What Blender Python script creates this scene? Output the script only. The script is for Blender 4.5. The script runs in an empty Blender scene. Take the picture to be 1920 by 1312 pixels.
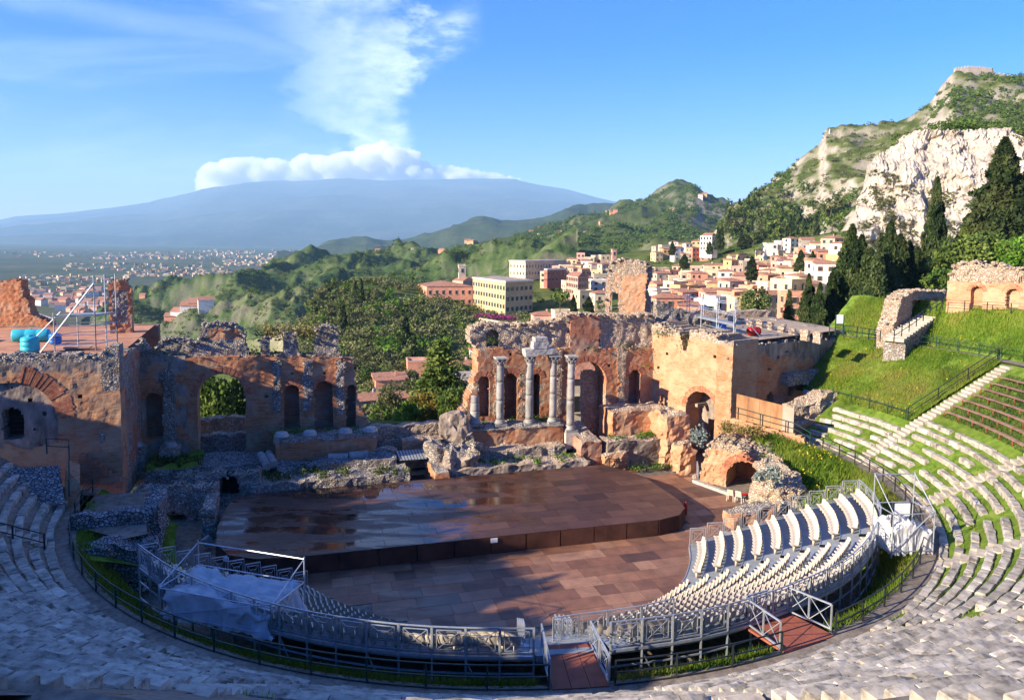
import bpy, math, random
import numpy as np
from mathutils import Vector, Matrix
random.seed(7); RNG = np.random.default_rng(7)
SC = bpy.context.scene
COL = SC.collection
R = math.radians

# ---------------------------------------------------------------- camera
F_PX, Y_HOR, PITCH, ROLL, CAM_Z = 1420.0, 452.0, R(5), R(.7), 20.0
_c, _s, _cp, _sp = math.cos(ROLL), math.sin(ROLL), math.cos(PITCH), math.sin(PITCH)
C_RT = np.array([_c, _s*_sp, _s*_cp]); C_UP = np.array([-_s, _c*_sp, _c*_cp]); C_FW = np.array([0, _cp, -_sp])
PP_Y = Y_HOR + F_PX*math.tan(PITCH)
CAM = np.array([0, 0, CAM_Z])
cam = bpy.data.cameras.new('camera'); cam_o = bpy.data.objects.new('camera', cam); COL.objects.link(cam_o)
cam.sensor_width = 36; cam.lens = F_PX/1920*36; cam.shift_y = -(656-PP_Y)/1920
cam.clip_start = .5; cam.clip_end = 120000
cam_o.matrix_world = Matrix(((C_RT[0], C_UP[0], -C_FW[0], 0), (C_RT[1], C_UP[1], -C_FW[1], 0), (C_RT[2], C_UP[2], -C_FW[2], CAM_Z), (0, 0, 0, 1)))
SC.camera = cam_o

# ---------------------------------------------------------------- sky, sun, exposure
SUN_EL, SUN_AZ = R(21), math.atan2(-.891, -.454)      # azimuth from +Y towards +X
W = bpy.data.worlds.new('World'); SC.world = W; W.use_nodes = True
def build_world():
    nt = W.node_tree; N = nt.nodes; K = nt.links; N.clear()
    def n(t, **kw):
        x = N.new(t)
        for k, v in kw.items(): setattr(x, k, v)
        return x
    def mth(op, a, b=None, c=None, clamp=False):
        x = n('ShaderNodeMath', operation=op, use_clamp=clamp)
        for i, v in enumerate((a, b, c)):
            if v is None: continue
            if isinstance(v, (int, float)): x.inputs[i].default_value = v
            else: K.new(v, x.inputs[i])
        return x.outputs[0]
    sky = n('ShaderNodeTexSky', sky_type='NISHITA'); sky.sun_disc = False
    sky.sun_elevation = SUN_EL; sky.sun_rotation = SUN_AZ % (2*math.pi); sky.altitude = 200; sky.air_density = 1.0; sky.dust_density = .25; sky.ozone_density = 2.5
    hs = n('ShaderNodeHueSaturation'); hs.inputs['Saturation'].default_value = 1.3; hs.inputs['Value'].default_value = 1.0
    tint = n('ShaderNodeMix', data_type='RGBA', blend_type='MULTIPLY'); tint.inputs['Factor'].default_value = 1; tint.inputs['B'].default_value = (.52, .52, .85, 1); K.new(sky.outputs[0], tint.inputs['A']); K.new(tint.outputs['Result'], hs.inputs['Color'])
    tc = n('ShaderNodeTexCoord'); sep = n('ShaderNodeSeparateXYZ'); K.new(tc.outputs['Generated'], sep.inputs[0])
    yy = mth('MAXIMUM', sep.outputs[1], .02)
    a = mth('DIVIDE', sep.outputs[0], yy); e = mth('DIVIDE', sep.outputs[2], yy)
    front = mth('GREATER_THAN', sep.outputs[1], .02)
    comb = n('ShaderNodeCombineXYZ'); K.new(a, comb.inputs[0]); K.new(e, comb.inputs[1])
    def noise(sx, sy, scale, detail=6, rough=.6, off=0., dist=0.):
        mp = n('ShaderNodeMapping'); mp.inputs['Scale'].default_value = (sx, sy, 1); mp.inputs['Location'].default_value = (off, off*.7, off)
        K.new(comb.outputs[0], mp.inputs[0])
        t = n('ShaderNodeTexNoise'); t.inputs['Scale'].default_value = scale; t.inputs['Detail'].default_value = detail; t.inputs['Roughness'].default_value = rough; t.inputs['Distortion'].default_value = dist
        K.new(mp.outputs[0], t.inputs['Vector']); return t.outputs[0]
    def mrange(v, a0, a1, b0=0., b1=1.):
        x = n('ShaderNodeMapRange', interpolation_type='SMOOTHSTEP')
        K.new(v, x.inputs['Value'])
        for i, q in zip((1, 2, 3, 4), (a0, a1, b0, b1)): x.inputs[i].default_value = q
        return x.outputs[0]
    # plume: rises from the crater (tan az -.14, tan el .08), leans left and widens upwards
    n1 = noise(1, 1.6, 9, 7, .62, 3.1); n2 = noise(1, 2.6, 26, 6, .65, 7.7); n3 = noise(.5, 2.4, 4, 7, .6, 1.3, .6)
    wob = mth('ADD', mth('MULTIPLY', mth('SUBTRACT', n1, .5), .20), mth('MULTIPLY', mth('SUBTRACT', n2, .5), .07))
    eb = mth('SUBTRACT', e, .075)
    right = mth('ADD', mth('ADD', -.128, mth('MULTIPLY', eb, .06)), mth('MULTIPLY', wob, mrange(eb, 0, .25, .35, 1.)))
    left = mth('ADD', mth('SUBTRACT', -.225, mth('MULTIPLY', eb, .52)), mth('MULTIPLY', wob, 1.1))
    sr = mth('SUBTRACT', right, a); sl = mth('SUBTRACT', a, left)
    soft = mrange(eb, .02, .22)
    edge_l = mth('ADD', mth('MULTIPLY', mrange(sl, -.035, .11), soft), mth('MULTIPLY', mrange(sl, -.02, .035), mth('SUBTRACT', 1., soft)))
    body = mth('MULTIPLY', mrange(sr, -.004, .035), edge_l)
    body = mth('MULTIPLY', body, mrange(eb, -.03, .0))
    body = mth('MULTIPLY', body, mrange(n1, .25, .62, .38, 1.)); body = mth('MULTIPLY', body, mrange(n2, .3, .62, .72, 1.))
    thick = mrange(eb, .0, .34, .95, .5)
    body = mth('MULTIPLY', body, thick)
    # a wisp blown off to the right near the top of the plume
    ew = mth('SUBTRACT', mth('SUBTRACT', e, .255), mth('MULTIPLY', mth('ADD', a, .12), .35))
    wisp = mth('MULTIPLY', mrange(mth('ABSOLUTE', mth('ADD', ew, mth('MULTIPLY', wob, .35))), .045, .0), mth('MULTIPLY', mrange(a, -.18, -.10), mrange(a, -.035, -.085)))
    wisp = mth('MULTIPLY', wisp, mrange(n2, .35, .65, .2, .75))
    # thin cirrus veil to the left
    veil = mth('MULTIPLY', mrange(n3, .42, .78), mrange(a, -.16, -.30, 0., .4))
    veil = mth('MULTIPLY', veil, mrange(e, .03, .10))
    es = mth('SUBTRACT', mth('SUBTRACT', e, .262), mth('MULTIPLY', mth('ADD', a, .4), -.17))
    streak = mth('MULTIPLY', mrange(mth('ABSOLUTE', mth('ADD', es, mth('MULTIPLY', wob, .12))), .028, .0), mrange(a, -.15, -.3, 0., .2))
    cov = mth('MAXIMUM', mth('MAXIMUM', body, wisp), mth('MAXIMUM', veil, streak), clamp=True)
    cov = mth('MULTIPLY', cov, mth('MULTIPLY', front, .86))
    shade = n('ShaderNodeValToRGB'); shade.color_ramp.elements[0].position = .35; shade.color_ramp.elements[1].position = .68
    shade.color_ramp.elements[0].color = (2.9, 3.5, 4.5, 1); shade.color_ramp.elements[1].color = (4.3, 4.7, 5.3, 1)
    K.new(mth('ADD', mth('MULTIPLY', n1, .6), mth('MULTIPLY', n2, .4)), shade.inputs[0])
    mix = n('ShaderNodeMix', data_type='RGBA'); K.new(cov, mix.inputs['Factor']); K.new(hs.outputs[0], mix.inputs['A']); K.new(shade.outputs[0], mix.inputs['B'])
    bg = n('ShaderNodeBackground'); bg.inputs['Strength'].default_value = .12
    K.new(mix.outputs['Result'], bg.inputs[0])
    out = n('ShaderNodeOutputWorld'); K.new(bg.outputs[0], out.inputs[0])
build_world()
sun = bpy.data.lights.new('sun', 'SUN'); sun.energy = 4.3; sun.angle = R(.53); sun.color = (1, .86, .66)
sun_o = bpy.data.objects.new('sun', sun); COL.objects.link(sun_o)
_sd = Vector((math.sin(SUN_AZ)*math.cos(SUN_EL), math.cos(SUN_AZ)*math.cos(SUN_EL), math.sin(SUN_EL)))
sun_o.rotation_euler = _sd.to_track_quat('Z', 'Y').to_euler()
vs = SC.view_settings; vs.view_transform = 'Standard'; vs.look = 'None'; vs.gamma = 1; vs.use_curve_mapping = False; vs.exposure = 1.55
SC.render.engine = 'CYCLES'
cy = SC.cycles; cy.max_bounces = 10; cy.diffuse_bounces = 3; cy.glossy_bounces = 2; cy.transmission_bounces = 3; cy.volume_bounces = 8; cy.transparent_max_bounces = 6
cy.caustics_reflective = False; cy.caustics_refractive = False; cy.use_denoising = True
try: cy.denoiser = 'OPENIMAGEDENOISE'
except Exception: pass

# ---------------------------------------------------------------- pixel -> place helpers (a pixel gives a direction only)
def ray(x, y): return C_FW + C_RT*((x-960)/F_PX) - C_UP*((y-PP_Y)/F_PX)
def G(x, y, z=0.):                       # meets the level plane z
    r = ray(x, y); return CAM + r*((z-CAM_Z)/r[2])
def D(x, y, Y):                          # at forward distance Y
    r = ray(x, y); return CAM + r*(Y/r[1])
TH = R(16.5)
E1 = np.array([math.cos(TH), math.sin(TH), 0.]); E2 = np.array([-math.sin(TH), math.cos(TH), 0.]); O3 = np.array([-.7, 55.1, 0.])
def T(u, v, z): return O3 + E1*u + E2*v + np.array([0, 0, z])       # theatre frame -> world
def L(p): d = np.asarray(p)-O3; return np.array([d@E1, d@E2, d[2]])
def PV(x, y, v):                         # meets the upright plane v = const of the theatre
    r = ray(x, y); return L(CAM + r*((v-(CAM-O3)@E2)/(r@E2)))
def PU(x, y, u):
    r = ray(x, y); return L(CAM + r*((u-(CAM-O3)@E1)/(r@E1)))
def POL(r, deg, z): a = R(deg); return T(r*math.cos(a), r*math.sin(a), z)

# ---------------------------------------------------------------- numpy noise
_perm = RNG.random(65536)
def _h(ix, iy, iz): return _perm[(ix*73856093 ^ iy*19349663 ^ iz*83492791) & 65535]
def vnoise(P):
    P = np.asarray(P, float); I = np.floor(P).astype(np.int64); f = P-I; f = f*f*(3-2*f)
    x, y, z = I[..., 0], I[..., 1], I[..., 2]; fx, fy, fz = f[..., 0], f[..., 1], f[..., 2]
    def l(a, b, t): return a+(b-a)*t
    return l(l(l(_h(x, y, z), _h(x+1, y, z), fx), l(_h(x, y+1, z), _h(x+1, y+1, z), fx), fy),
             l(l(_h(x, y, z+1), _h(x+1, y, z+1), fx), l(_h(x, y+1, z+1), _h(x+1, y+1, z+1), fx), fy), fz)*2-1
def fbm(P, oct=4, gain=.5):
    P = np.asarray(P, float); s = 0; a = 1.
    for i in range(oct): s = s + a*vnoise(P+i*17.3); P = P*2.03; a *= gain
    return s
def ridged(P, oct=4, gain=.5):
    P = np.asarray(P, float); s = 0; a = 1.
    for i in range(oct): s = s + a*(1-2*np.abs(vnoise(P+i*11.7))); P = P*2.07; a *= gain
    return s

# ---------------------------------------------------------------- mesh helpers
def mesh_data(name, V, F, mats=(), mi=None, smooth=False, attr=None):
    V = np.asarray(V, np.float32); me = bpy.data.meshes.new(name)
    if isinstance(F, np.ndarray): F = [F]
    if len(F) and not isinstance(F[0], np.ndarray):
        idx = np.concatenate([np.asarray(f, np.int32) for f in F]); ln = np.array([len(f) for f in F], np.int32)
    else:
        F = [f for f in F if len(f)]
        idx = np.concatenate([f.reshape(-1) for f in F]).astype(np.int32); ln = np.concatenate([np.full(len(f), f.shape[1], np.int32) for f in F])
    me.vertices.add(len(V)); me.vertices.foreach_set('co', V.reshape(-1))
    me.loops.add(len(idx)); me.loops.foreach_set('vertex_index', idx)
    me.polygons.add(len(ln)); me.polygons.foreach_set('loop_start', np.concatenate([[0], np.cumsum(ln)[:-1]]).astype(np.int32))
    if mi is not None: me.polygons.foreach_set('material_index', np.asarray(mi, np.int32))
    me.polygons.foreach_set('use_smooth', np.full(len(ln), smooth, bool))
    if not isinstance(mats, (list, tuple)): mats = [mats]
    for m in mats: me.materials.append(m)
    if attr is not None:
        a = me.attributes.new('tint', 'FLOAT', 'POINT'); a.data.foreach_set('value', np.asarray(attr, np.float32))
    me.update(calc_edges=True); return me
def tag(o, label=None, cat=None, group=None, kind=None):
    if label: o['label'] = label
    if cat: o['category'] = cat
    if group: o['group'] = group
    if kind: o['kind'] = kind
    return o
def link(name, me, parent=None, mw=None, **kw):
    o = bpy.data.objects.new(name, me); COL.objects.link(o)
    if mw is not None: o.matrix_basis = mw
    if parent is not None:
        o.parent = parent; o.matrix_parent_inverse = parent.matrix_basis.inverted()
    return tag(o, **kw)
def mk(name, V, F, mats=(), parent=None, mi=None, smooth=False, attr=None, **kw):
    return link(name, mesh_data(name, V, F, mats, mi, smooth, attr), parent, **kw)
def empty(name, loc, **kw):
    o = bpy.data.objects.new(name, None); COL.objects.link(o); o.matrix_basis = Matrix.Translation(Vector(loc)); o.empty_display_size = .2
    return tag(o, **kw)
def XF(loc, rz=0., sc=(1, 1, 1)):
    if isinstance(sc, (int, float)): sc = (sc, sc, sc)
    return Matrix.Translation(Vector(loc)) @ Matrix.Rotation(rz, 4, 'Z') @ Matrix.Diagonal((*sc, 1))
def frame(o, ex, ey, ez, sc=(1, 1, 1)):
    m = Matrix.Identity(4)
    for i, (e, s) in enumerate(zip((ex, ey, ez), sc)):
        for j in range(3): m[j][i] = e[j]*s
    for j in range(3): m[j][3] = o[j]
    return m
BOXF = np.array([(0, 3, 2, 1), (4, 5, 6, 7), (0, 1, 5, 4), (1, 2, 6, 5), (2, 3, 7, 6), (3, 0, 4, 7)])
def unit(v): v = np.asarray(v, float); return v/(np.linalg.norm(v)+1e-12)
class MB:
    def __init__(s): s.V = []; s.F = []; s.n = 0; s.M = []
    def add(s, V, F, m=0):
        V = np.asarray(V, float); s.V.append(V); s.F += [tuple(int(i)+s.n for i in f) for f in F]; s.M += [m]*len(F); s.n += len(V); return s
    def hexa(s, P, m=0): return s.add(P, BOXF, m)
    def box(s, x0, x1, y0, y1, z0, z1, m=0):
        return s.hexa([(x0, y0, z0), (x1, y0, z0), (x1, y1, z0), (x0, y1, z0), (x0, y0, z1), (x1, y0, z1), (x1, y1, z1), (x0, y1, z1)], m)
    def bar(s, p, q, w, h=None, m=0, up=(0, 0, 1)):
        h = h or w; p = np.asarray(p, float); q = np.asarray(q, float); d = unit(q-p)
        if abs(d@np.asarray(up)) > .98: up = (1, 0, 0)
        a = unit(np.cross(d, up)); b = np.cross(a, d); a = a*w/2; b = b*h/2
        return s.hexa([p-a-b, p+a-b, q+a-b, q-a-b, p-a+b, p+a+b, q+a+b, q-a+b], m)
    def tube(s, p, q, r0, r1=None, n=8, m=0, cap=True):
        r1 = r0 if r1 is None else r1; p = np.asarray(p, float); q = np.asarray(q, float); d = unit(q-p)
        a = unit(np.cross(d, (0, 0, 1) if abs(d[2]) < .95 else (1, 0, 0))); b = np.cross(d, a)
        t = np.arange(n)*2*math.pi/n; c = np.cos(t)[:, None]*a+np.sin(t)[:, None]*b
        F = [(i, (i+1) % n, (i+1) % n+n, i+n) for i in range(n)]
        if cap: F += [tuple(range(n))[::-1], tuple(range(n, 2*n))]
        return s.add(np.vstack([p+c*r0, q+c*r1]), F, m)
    def lathe(s, prof, c=(0, 0, 0), n=16, m=0):
        c = np.asarray(c, float); t = np.arange(n)*2*math.pi/n; V = []
        for r, z in prof: V.append(np.c_[np.cos(t)*r, np.sin(t)*r, np.full(n, z)]+c)
        F = []
        for k in range(len(prof)-1): F += [(k*n+i, k*n+(i+1) % n, (k+1)*n+(i+1) % n, (k+1)*n+i) for i in range(n)]
        F += [tuple(range(n))[::-1], tuple(range((len(prof)-1)*n, len(prof)*n))]
        return s.add(np.vstack(V), F, m)
    def prism(s, poly, z0, z1, m=0):           # poly: list of (x,y) or 3-vectors (z ignored), counter-clockwise
        n = len(poly); P = np.array([(p[0], p[1]) for p in poly], float)
        F = [(i, (i+1) % n, (i+1) % n+n, i+n) for i in range(n)]+[tuple(range(n))[::-1], tuple(range(n, 2*n))]
        return s.add(np.vstack([np.c_[P, np.full(n, z0)], np.c_[P, np.full(n, z1)]]), F, m)
    def verts(s): return np.vstack(s.V)
    def data(s, name, mats, smooth=False, jit=0., jf=3.):
        V = s.verts()
        if jit: V = V+np.stack([fbm(V*jf+o, 2) for o in (0, 31., 57.)], -1)*jit
        return mesh_data(name, V, s.F, mats, s.M, smooth)
    def build(s, name, mats, parent=None, smooth=False, jit=0., jf=3., mw=None, **kw):
        return link(name, s.data(name, mats, smooth, jit, jf), parent, mw, **kw)
def rock(seed=0, sub=2, rough=.35):
    import bmesh
    bm = bmesh.new(); bmesh.ops.create_icosphere(bm, subdivisions=sub, radius=1)
    V = np.array([v.co[:] for v in bm.verts]); F = np.array([[v.index for v in f.verts] for f in bm.faces]); bm.free()
    V = V*(1+rough*fbm(V*1.3+seed*9.1, 3)[:, None]); V = np.sign(V)*np.abs(V)**.85
    return V, F
# ---------------------------------------------------------------- materials
def nodes(name):
    m = bpy.data.materials.new(name); m.use_nodes = True; nt = m.node_tree; nt.nodes.clear()
    out = nt.nodes.new('ShaderNodeOutputMaterial'); b = nt.nodes.new('ShaderNodeBsdfPrincipled'); nt.links.new(b.outputs[0], out.inputs[0])
    return m, nt, b, out
def nn(nt, t, **kw):
    x = nt.nodes.new(t)
    for k, v in kw.items():
        if k in x.inputs.keys(): x.inputs[k].default_value = v
        else: setattr(x, k, v)
    return x
def coords(nt, kind='world', stretch=(1, 1, 1)):
    if kind == 'world': src = nn(nt, 'ShaderNodeNewGeometry').outputs['Position']
    else: src = nn(nt, 'ShaderNodeTexCoord').outputs['Object']
    mp = nn(nt, 'ShaderNodeMapping'); mp.inputs['Scale'].default_value = stretch; nt.links.new(src, mp.inputs[0]); return mp.outputs[0]
def ntex(nt, vec, scale, detail=6, rough=.6, dist=0.):
    t = nn(nt, 'ShaderNodeTexNoise', Scale=scale, Detail=detail, Roughness=rough, Distortion=dist); nt.links.new(vec, t.inputs['Vector']); return t.outputs[0]
def ramp(nt, fac, stops):
    r = nn(nt, 'ShaderNodeValToRGB'); cr = r.color_ramp
    while len(cr.elements) < len(stops): cr.elements.new(.5)
    for e, (p, c) in zip(cr.elements, stops): e.position = p; e.color = (*c, 1) if len(c) == 3 else c
    nt.links.new(fac, r.inputs[0]); return r.outputs[0]
def mixc(nt, fac, a, b, mode='MIX'):
    x = nn(nt, 'ShaderNodeMix', data_type='RGBA', blend_type=mode)
    for k, v in (('Factor', fac), ('A', a), ('B', b)):
        if isinstance(v, (int, float)): x.inputs[k].default_value = v
        elif isinstance(v, tuple): x.inputs[k].default_value = (*v, 1)
        else: nt.links.new(v, x.inputs[k])
    return x.outputs['Result']
def mathn(nt, op, a, b=None, clamp=False):
    x = nn(nt, 'ShaderNodeMath', operation=op, use_clamp=clamp)
    for i, v in enumerate((a, b)):
        if v is None: continue
        if isinstance(v, (int, float)): x.inputs[i].default_value = v
        else: nt.links.new(v, x.inputs[i])
    return x.outputs[0]
def bump(nt, b, h, strength=.4, dist=.05):
    x = nn(nt, 'ShaderNodeBump', Strength=strength, Distance=dist); nt.links.new(h, x.inputs['Height']); nt.links.new(x.outputs[0], b.inputs['Normal'])
def objrand(nt): return nn(nt, 'ShaderNodeObjectInfo').outputs['Random']
def pmat(name, cols, scale=1., stretch=(1, 1, 1), rough=.85, bmp=.3, bdist=.04, detail=7, kind='world', spec=.25, metal=0., big=.12, bigamt=.35, rnd=0.):
    m, nt, b, _ = nodes(name); vec = coords(nt, kind, stretch)
    f = ntex(nt, vec, scale, detail, .65)
    n = len(cols); c = ramp(nt, f, [(.3+.4*i/max(1, n-1), cc) for i, cc in enumerate(cols)])
    if bigamt:
        g = ntex(nt, coords(nt, kind), big, 4, .6); v = nn(nt, 'ShaderNodeMapRange'); nt.links.new(g, v.inputs[0])
        for i, q in zip((1, 2, 3, 4), (.3, .7, 1-bigamt, 1+bigamt)): v.inputs[i].default_value = q
        hv = nn(nt, 'ShaderNodeHueSaturation'); nt.links.new(c, hv.inputs['Color']); nt.links.new(v.outputs[0], hv.inputs['Value']); c = hv.outputs[0]
    if rnd:
        v = nn(nt, 'ShaderNodeMapRange'); nt.links.new(objrand(nt), v.inputs[0]); v.inputs[3].default_value = 1-rnd; v.inputs[4].default_value = 1+rnd
        hv = nn(nt, 'ShaderNodeHueSaturation'); nt.links.new(c, hv.inputs['Color']); nt.links.new(v.outputs[0], hv.inputs['Value']); c = hv.outputs[0]
    nt.links.new(c, b.inputs['Base Color']); b.inputs['Roughness'].default_value = rough; b.inputs['Specular IOR Level'].default_value = spec; b.inputs['Metallic'].default_value = metal
    if bmp: bump(nt, b, f, bmp, bdist)
    return m
def brickmat(name, reds, mortar=(.36, .27, .2), grime=.35, dirt=(.10, .085, .07)):
    """weathered Roman brick: thin courses as level streaks, patches of mortar, grey grime with shapes of its own"""
    m, nt, b, _ = nodes(name)
    st = ntex(nt, coords(nt, 'world', (1.1, 1.1, 9.)), 1.0, 8, .72)
    c = ramp(nt, st, [(.28, reds[0]), (.43, reds[1]), (.55, reds[2]), (.66, reds[1]), (.78, mortar)])
    fine = ntex(nt, coords(nt, 'world', (5, 5, 30.)), 1.0, 3, .6)
    c = mixc(nt, mathn(nt, 'MULTIPLY', ramp(nt, fine, [(.54, (0, 0, 0)), (.66, (1, 1, 1))]), .55), c, mortar)
    patch = ntex(nt, coords(nt, 'world', (1, 1, 1.3)), .55, 7, .65)
    c = mixc(nt, mathn(nt, 'MULTIPLY', ramp(nt, patch, [(.46, (0, 0, 0)), (.60, (1, 1, 1))]), .62), c, tuple(x*1.05 for x in mortar))
    gr = ntex(nt, coords(nt, 'world', (1, 1, .5)), .8, 8, .7)
    c = mixc(nt, mathn(nt, 'MULTIPLY', ramp(nt, gr, [(.52, (0, 0, 0)), (.72, (1, 1, 1))]), grime*1.6), c, dirt)
    nt.links.new(c, b.inputs['Base Color']); b.inputs['Roughness'].default_value = .92; b.inputs['Specular IOR Level'].default_value = .15
    bump(nt, b, mathn(nt, 'ADD', st, mathn(nt, 'MULTIPLY', fine, .7)), .7, .07)
    return m
def rubblemat(name, stones, mortar, size=3.2, dark=.3, flat=1.5):
    m, nt, b, _ = nodes(name)
    vec = coords(nt, 'world', (1, 1, flat))
    vd = nn(nt, 'ShaderNodeTexVoronoi', feature='DISTANCE_TO_EDGE', Scale=size, Randomness=1.); nt.links.new(vec, vd.inputs['Vector'])
    vc = nn(nt, 'ShaderNodeTexVoronoi', feature='F1', Scale=size, Randomness=1.); nt.links.new(vec, vc.inputs['Vector'])
    sep = nn(nt, 'ShaderNodeSeparateColor'); nt.links.new(vc.outputs['Color'], sep.inputs[0])
    c = ramp(nt, sep.outputs[0], [(0., stones[0]), (.4, stones[1]), (.75, stones[2]), (1., stones[3])])
    e = ramp(nt, vd.outputs['Distance'], [(.03, (1, 1, 1)), (.14, (0, 0, 0))])
    c = mixc(nt, e, c, mortar)
    g = ntex(nt, coords(nt), .7, 8, .7)
    c = mixc(nt, mathn(nt, 'MULTIPLY', ramp(nt, g, [(.48, (0, 0, 0)), (.7, (1, 1, 1))]), dark*1.7), c, (.05, .045, .035))
    f = ntex(nt, coords(nt), 14., 4, .6)
    c = mixc(nt, .25, c, ramp(nt, f, [(.3, (.1, .1, .1)), (.7, (1, 1, 1))]), 'OVERLAY')
    nt.links.new(c, b.inputs['Base Color']); b.inputs['Roughness'].default_value = .95; b.inputs['Specular IOR Level'].default_value = .1
    bump(nt, b, mathn(nt, 'ADD', mathn(nt, 'MINIMUM', vd.outputs['Distance'], .2), mathn(nt, 'MULTIPLY', f, .1)), 1., .35)
    return m
def leafmat(name, cols, trans=.25):
    m, nt, b, out = nodes(name)
    at = nn(nt, 'ShaderNodeAttribute'); at.attribute_name = 'tint'
    c = ramp(nt, at.outputs['Fac'], [(i/max(1, len(cols)-1), cc) for i, cc in enumerate(cols)])
    v = nn(nt, 'ShaderNodeMapRange'); nt.links.new(objrand(nt), v.inputs[0]); v.inputs[3].default_value = .75; v.inputs[4].default_value = 1.25
    hv = nn(nt, 'ShaderNodeHueSaturation'); nt.links.new(c, hv.inputs['Color']); nt.links.new(v.outputs[0], hv.inputs['Value']); c = hv.outputs[0]
    nt.links.new(c, b.inputs['Base Color']); b.inputs['Roughness'].default_value = .75; b.inputs['Specular IOR Level'].default_value = .15
    tr = nn(nt, 'ShaderNodeBsdfTranslucent'); nt.links.new(c, tr.inputs[0]); mx = nn(nt, 'ShaderNodeMixShader'); mx.inputs[0].default_value = trans
    nt.links.new(b.outputs[0], mx.inputs[1]); nt.links.new(tr.outputs[0], mx.inputs[2]); nt.links.new(mx.outputs[0], out.inputs[0]); return m
def plain(name, col, rough=.6, metal=0., spec=.3, var=.12, scale=2., bmp=.0, kind='world'):
    return pmat(name, [tuple(x*(1-var) for x in col), tuple(min(1, x*(1+var)) for x in col)], scale, rough=rough, metal=metal, spec=spec, bmp=bmp, bigamt=.0, kind=kind)
def landmat(name, greens, rock, scale=.02, rockamt=.5, slope=(.55, .8), bdist=2.):
    m, nt, b, _ = nodes(name)
    v = coords(nt); f = ntex(nt, v, scale, 9, .68); f2 = ntex(nt, v, scale*6, 6, .7)
    c = ramp(nt, mathn(nt, 'ADD', mathn(nt, 'MULTIPLY', f, .6), mathn(nt, 'MULTIPLY', f2, .4)), [(.34+.32*i/(len(greens)-1), g) for i, g in enumerate(greens)])
    geo = nn(nt, 'ShaderNodeNewGeometry'); sp = nn(nt, 'ShaderNodeSeparateXYZ'); nt.links.new(geo.outputs['Normal'], sp.inputs[0])
    s = nn(nt, 'ShaderNodeMapRange'); nt.links.new(mathn(nt, 'ADD', sp.outputs[2], mathn(nt, 'MULTIPLY', mathn(nt, 'SUBTRACT', f2, .5), .7)), s.inputs[0])
    for i, q in zip((1, 2, 3, 4), (slope[1], slope[0], 0., rockamt)): s.inputs[i].default_value = q
    rc = ramp(nt, f2, [(.35, tuple(x*.55 for x in rock)), (.6, rock)])
    c = mixc(nt, s.outputs[0], c, rc)
    nt.links.new(c, b.inputs['Base Color']); b.inputs['Roughness'].default_value = 1.; b.inputs['Specular IOR Level'].default_value = .05
    bump(nt, b, f2, .6, bdist); return m

M = {}
M['brick'] = brickmat('old_brick', [(.19, .06, .029), (.38, .142, .062), (.47, .205, .10)], mortar=(.42, .30, .19), grime=.28)
M['brick_pale'] = brickmat('pale_brick', [(.26, .096, .047), (.405, .186, .095), (.48, .255, .14)], mortar=(.46, .33, .20), grime=.10, dirt=(.28, .17, .11))
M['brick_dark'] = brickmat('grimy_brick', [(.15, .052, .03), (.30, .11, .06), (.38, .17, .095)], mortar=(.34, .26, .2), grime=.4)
M['voussoir'] = pmat('arch_brick', [(.22, .075, .04), (.42, .16, .085), (.50, .24, .14)], 4., rough=.9, bmp=.4, bigamt=.25, big=.5, rnd=0.)
M['rubble'] = rubblemat('rubble_masonry', [(.25, .22, .18), (.42, .38, .32), (.55, .50, .43), (.34, .24, .17)], (.22, .18, .14), size=4.6)
M['rubble_warm'] = rubblemat('warm_rubble', [(.36, .27, .19), (.52, .42, .31), (.62, .53, .41), (.42, .25, .15)], (.34, .25, .17), size=4.6, dark=.12)
M['plaster'] = pmat('weathered_plaster', [(.09, .075, .06), (.26, .205, .16), (.42, .33, .25)], 1.3, (1, 1, .45), bmp=.5, bdist=.05)
M['limestone'] = pmat('seat_limestone', [(.10, .085, .066), (.36, .32, .255), (.50, .45, .375)], 2.0, rough=.9, bmp=.6, bdist=.04, kind='world', rnd=.22, big=.6, bigamt=.25)
M['limestone_warm'] = pmat('step_limestone', [(.24, .20, .15), (.40, .345, .27), (.48, .43, .35)], 2.2, rough=.9, bmp=.5, rnd=.15, bigamt=.2)
M['marble'] = pmat('grey_marble', [(.15, .14, .125), (.27, .255, .235), (.36, .34, .305)], 2.0, (1, 1, .45), rough=.6, bmp=.25, bdist=.03, bigamt=.2, big=.8, kind='world')
M['marble_white'] = pmat('white_marble', [(.28, .25, .21), (.42, .39, .34), (.50, .47, .42)], 3., rough=.7, bmp=.4, bigamt=.2)
M['earth'] = pmat('earth_path', [(.10, .08, .06), (.19, .155, .12), (.27, .23, .18)], 2.5, bmp=.5)
M['cobble'] = rubblemat('cobbles', [(.20, .19, .18), (.33, .32, .31), (.42, .41, .39), (.28, .26, .24)], (.07, .065, .06), size=5., dark=.2, flat=1.)
M['grassland'] = pmat('grassy_soil', [(.045, .085, .012), (.10, .16, .02), (.17, .20, .04)], 1.6, rough=1., bmp=.5, spec=.05, bigamt=.35, big=.25)
M['grass'] = leafmat('grass_blade', [(.06, .13, .012), (.125, .21, .018), (.20, .26, .03), (.28, .26, .06)], .35)
M['flower'] = leafmat('yellow_flower', [(.55, .42, .02), (.65, .5, .03)], .2)
M['weed'] = leafmat('weed_leaf', [(.03, .06, .015), (.07, .11, .025), (.13, .14, .04)], .25)
M['cypress'] = leafmat('cypress_leaf', [(.018, .034, .012), (.04, .065, .018), (.075, .095, .03)], .15)
M['cedar'] = leafmat('conifer_leaf', [(.03, .055, .02), (.07, .105, .03), (.115, .13, .04)], .18)
M['pine'] = leafmat('pine_leaf', [(.04, .07, .016), (.095, .14, .026), (.17, .21, .045)], .22)
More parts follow.
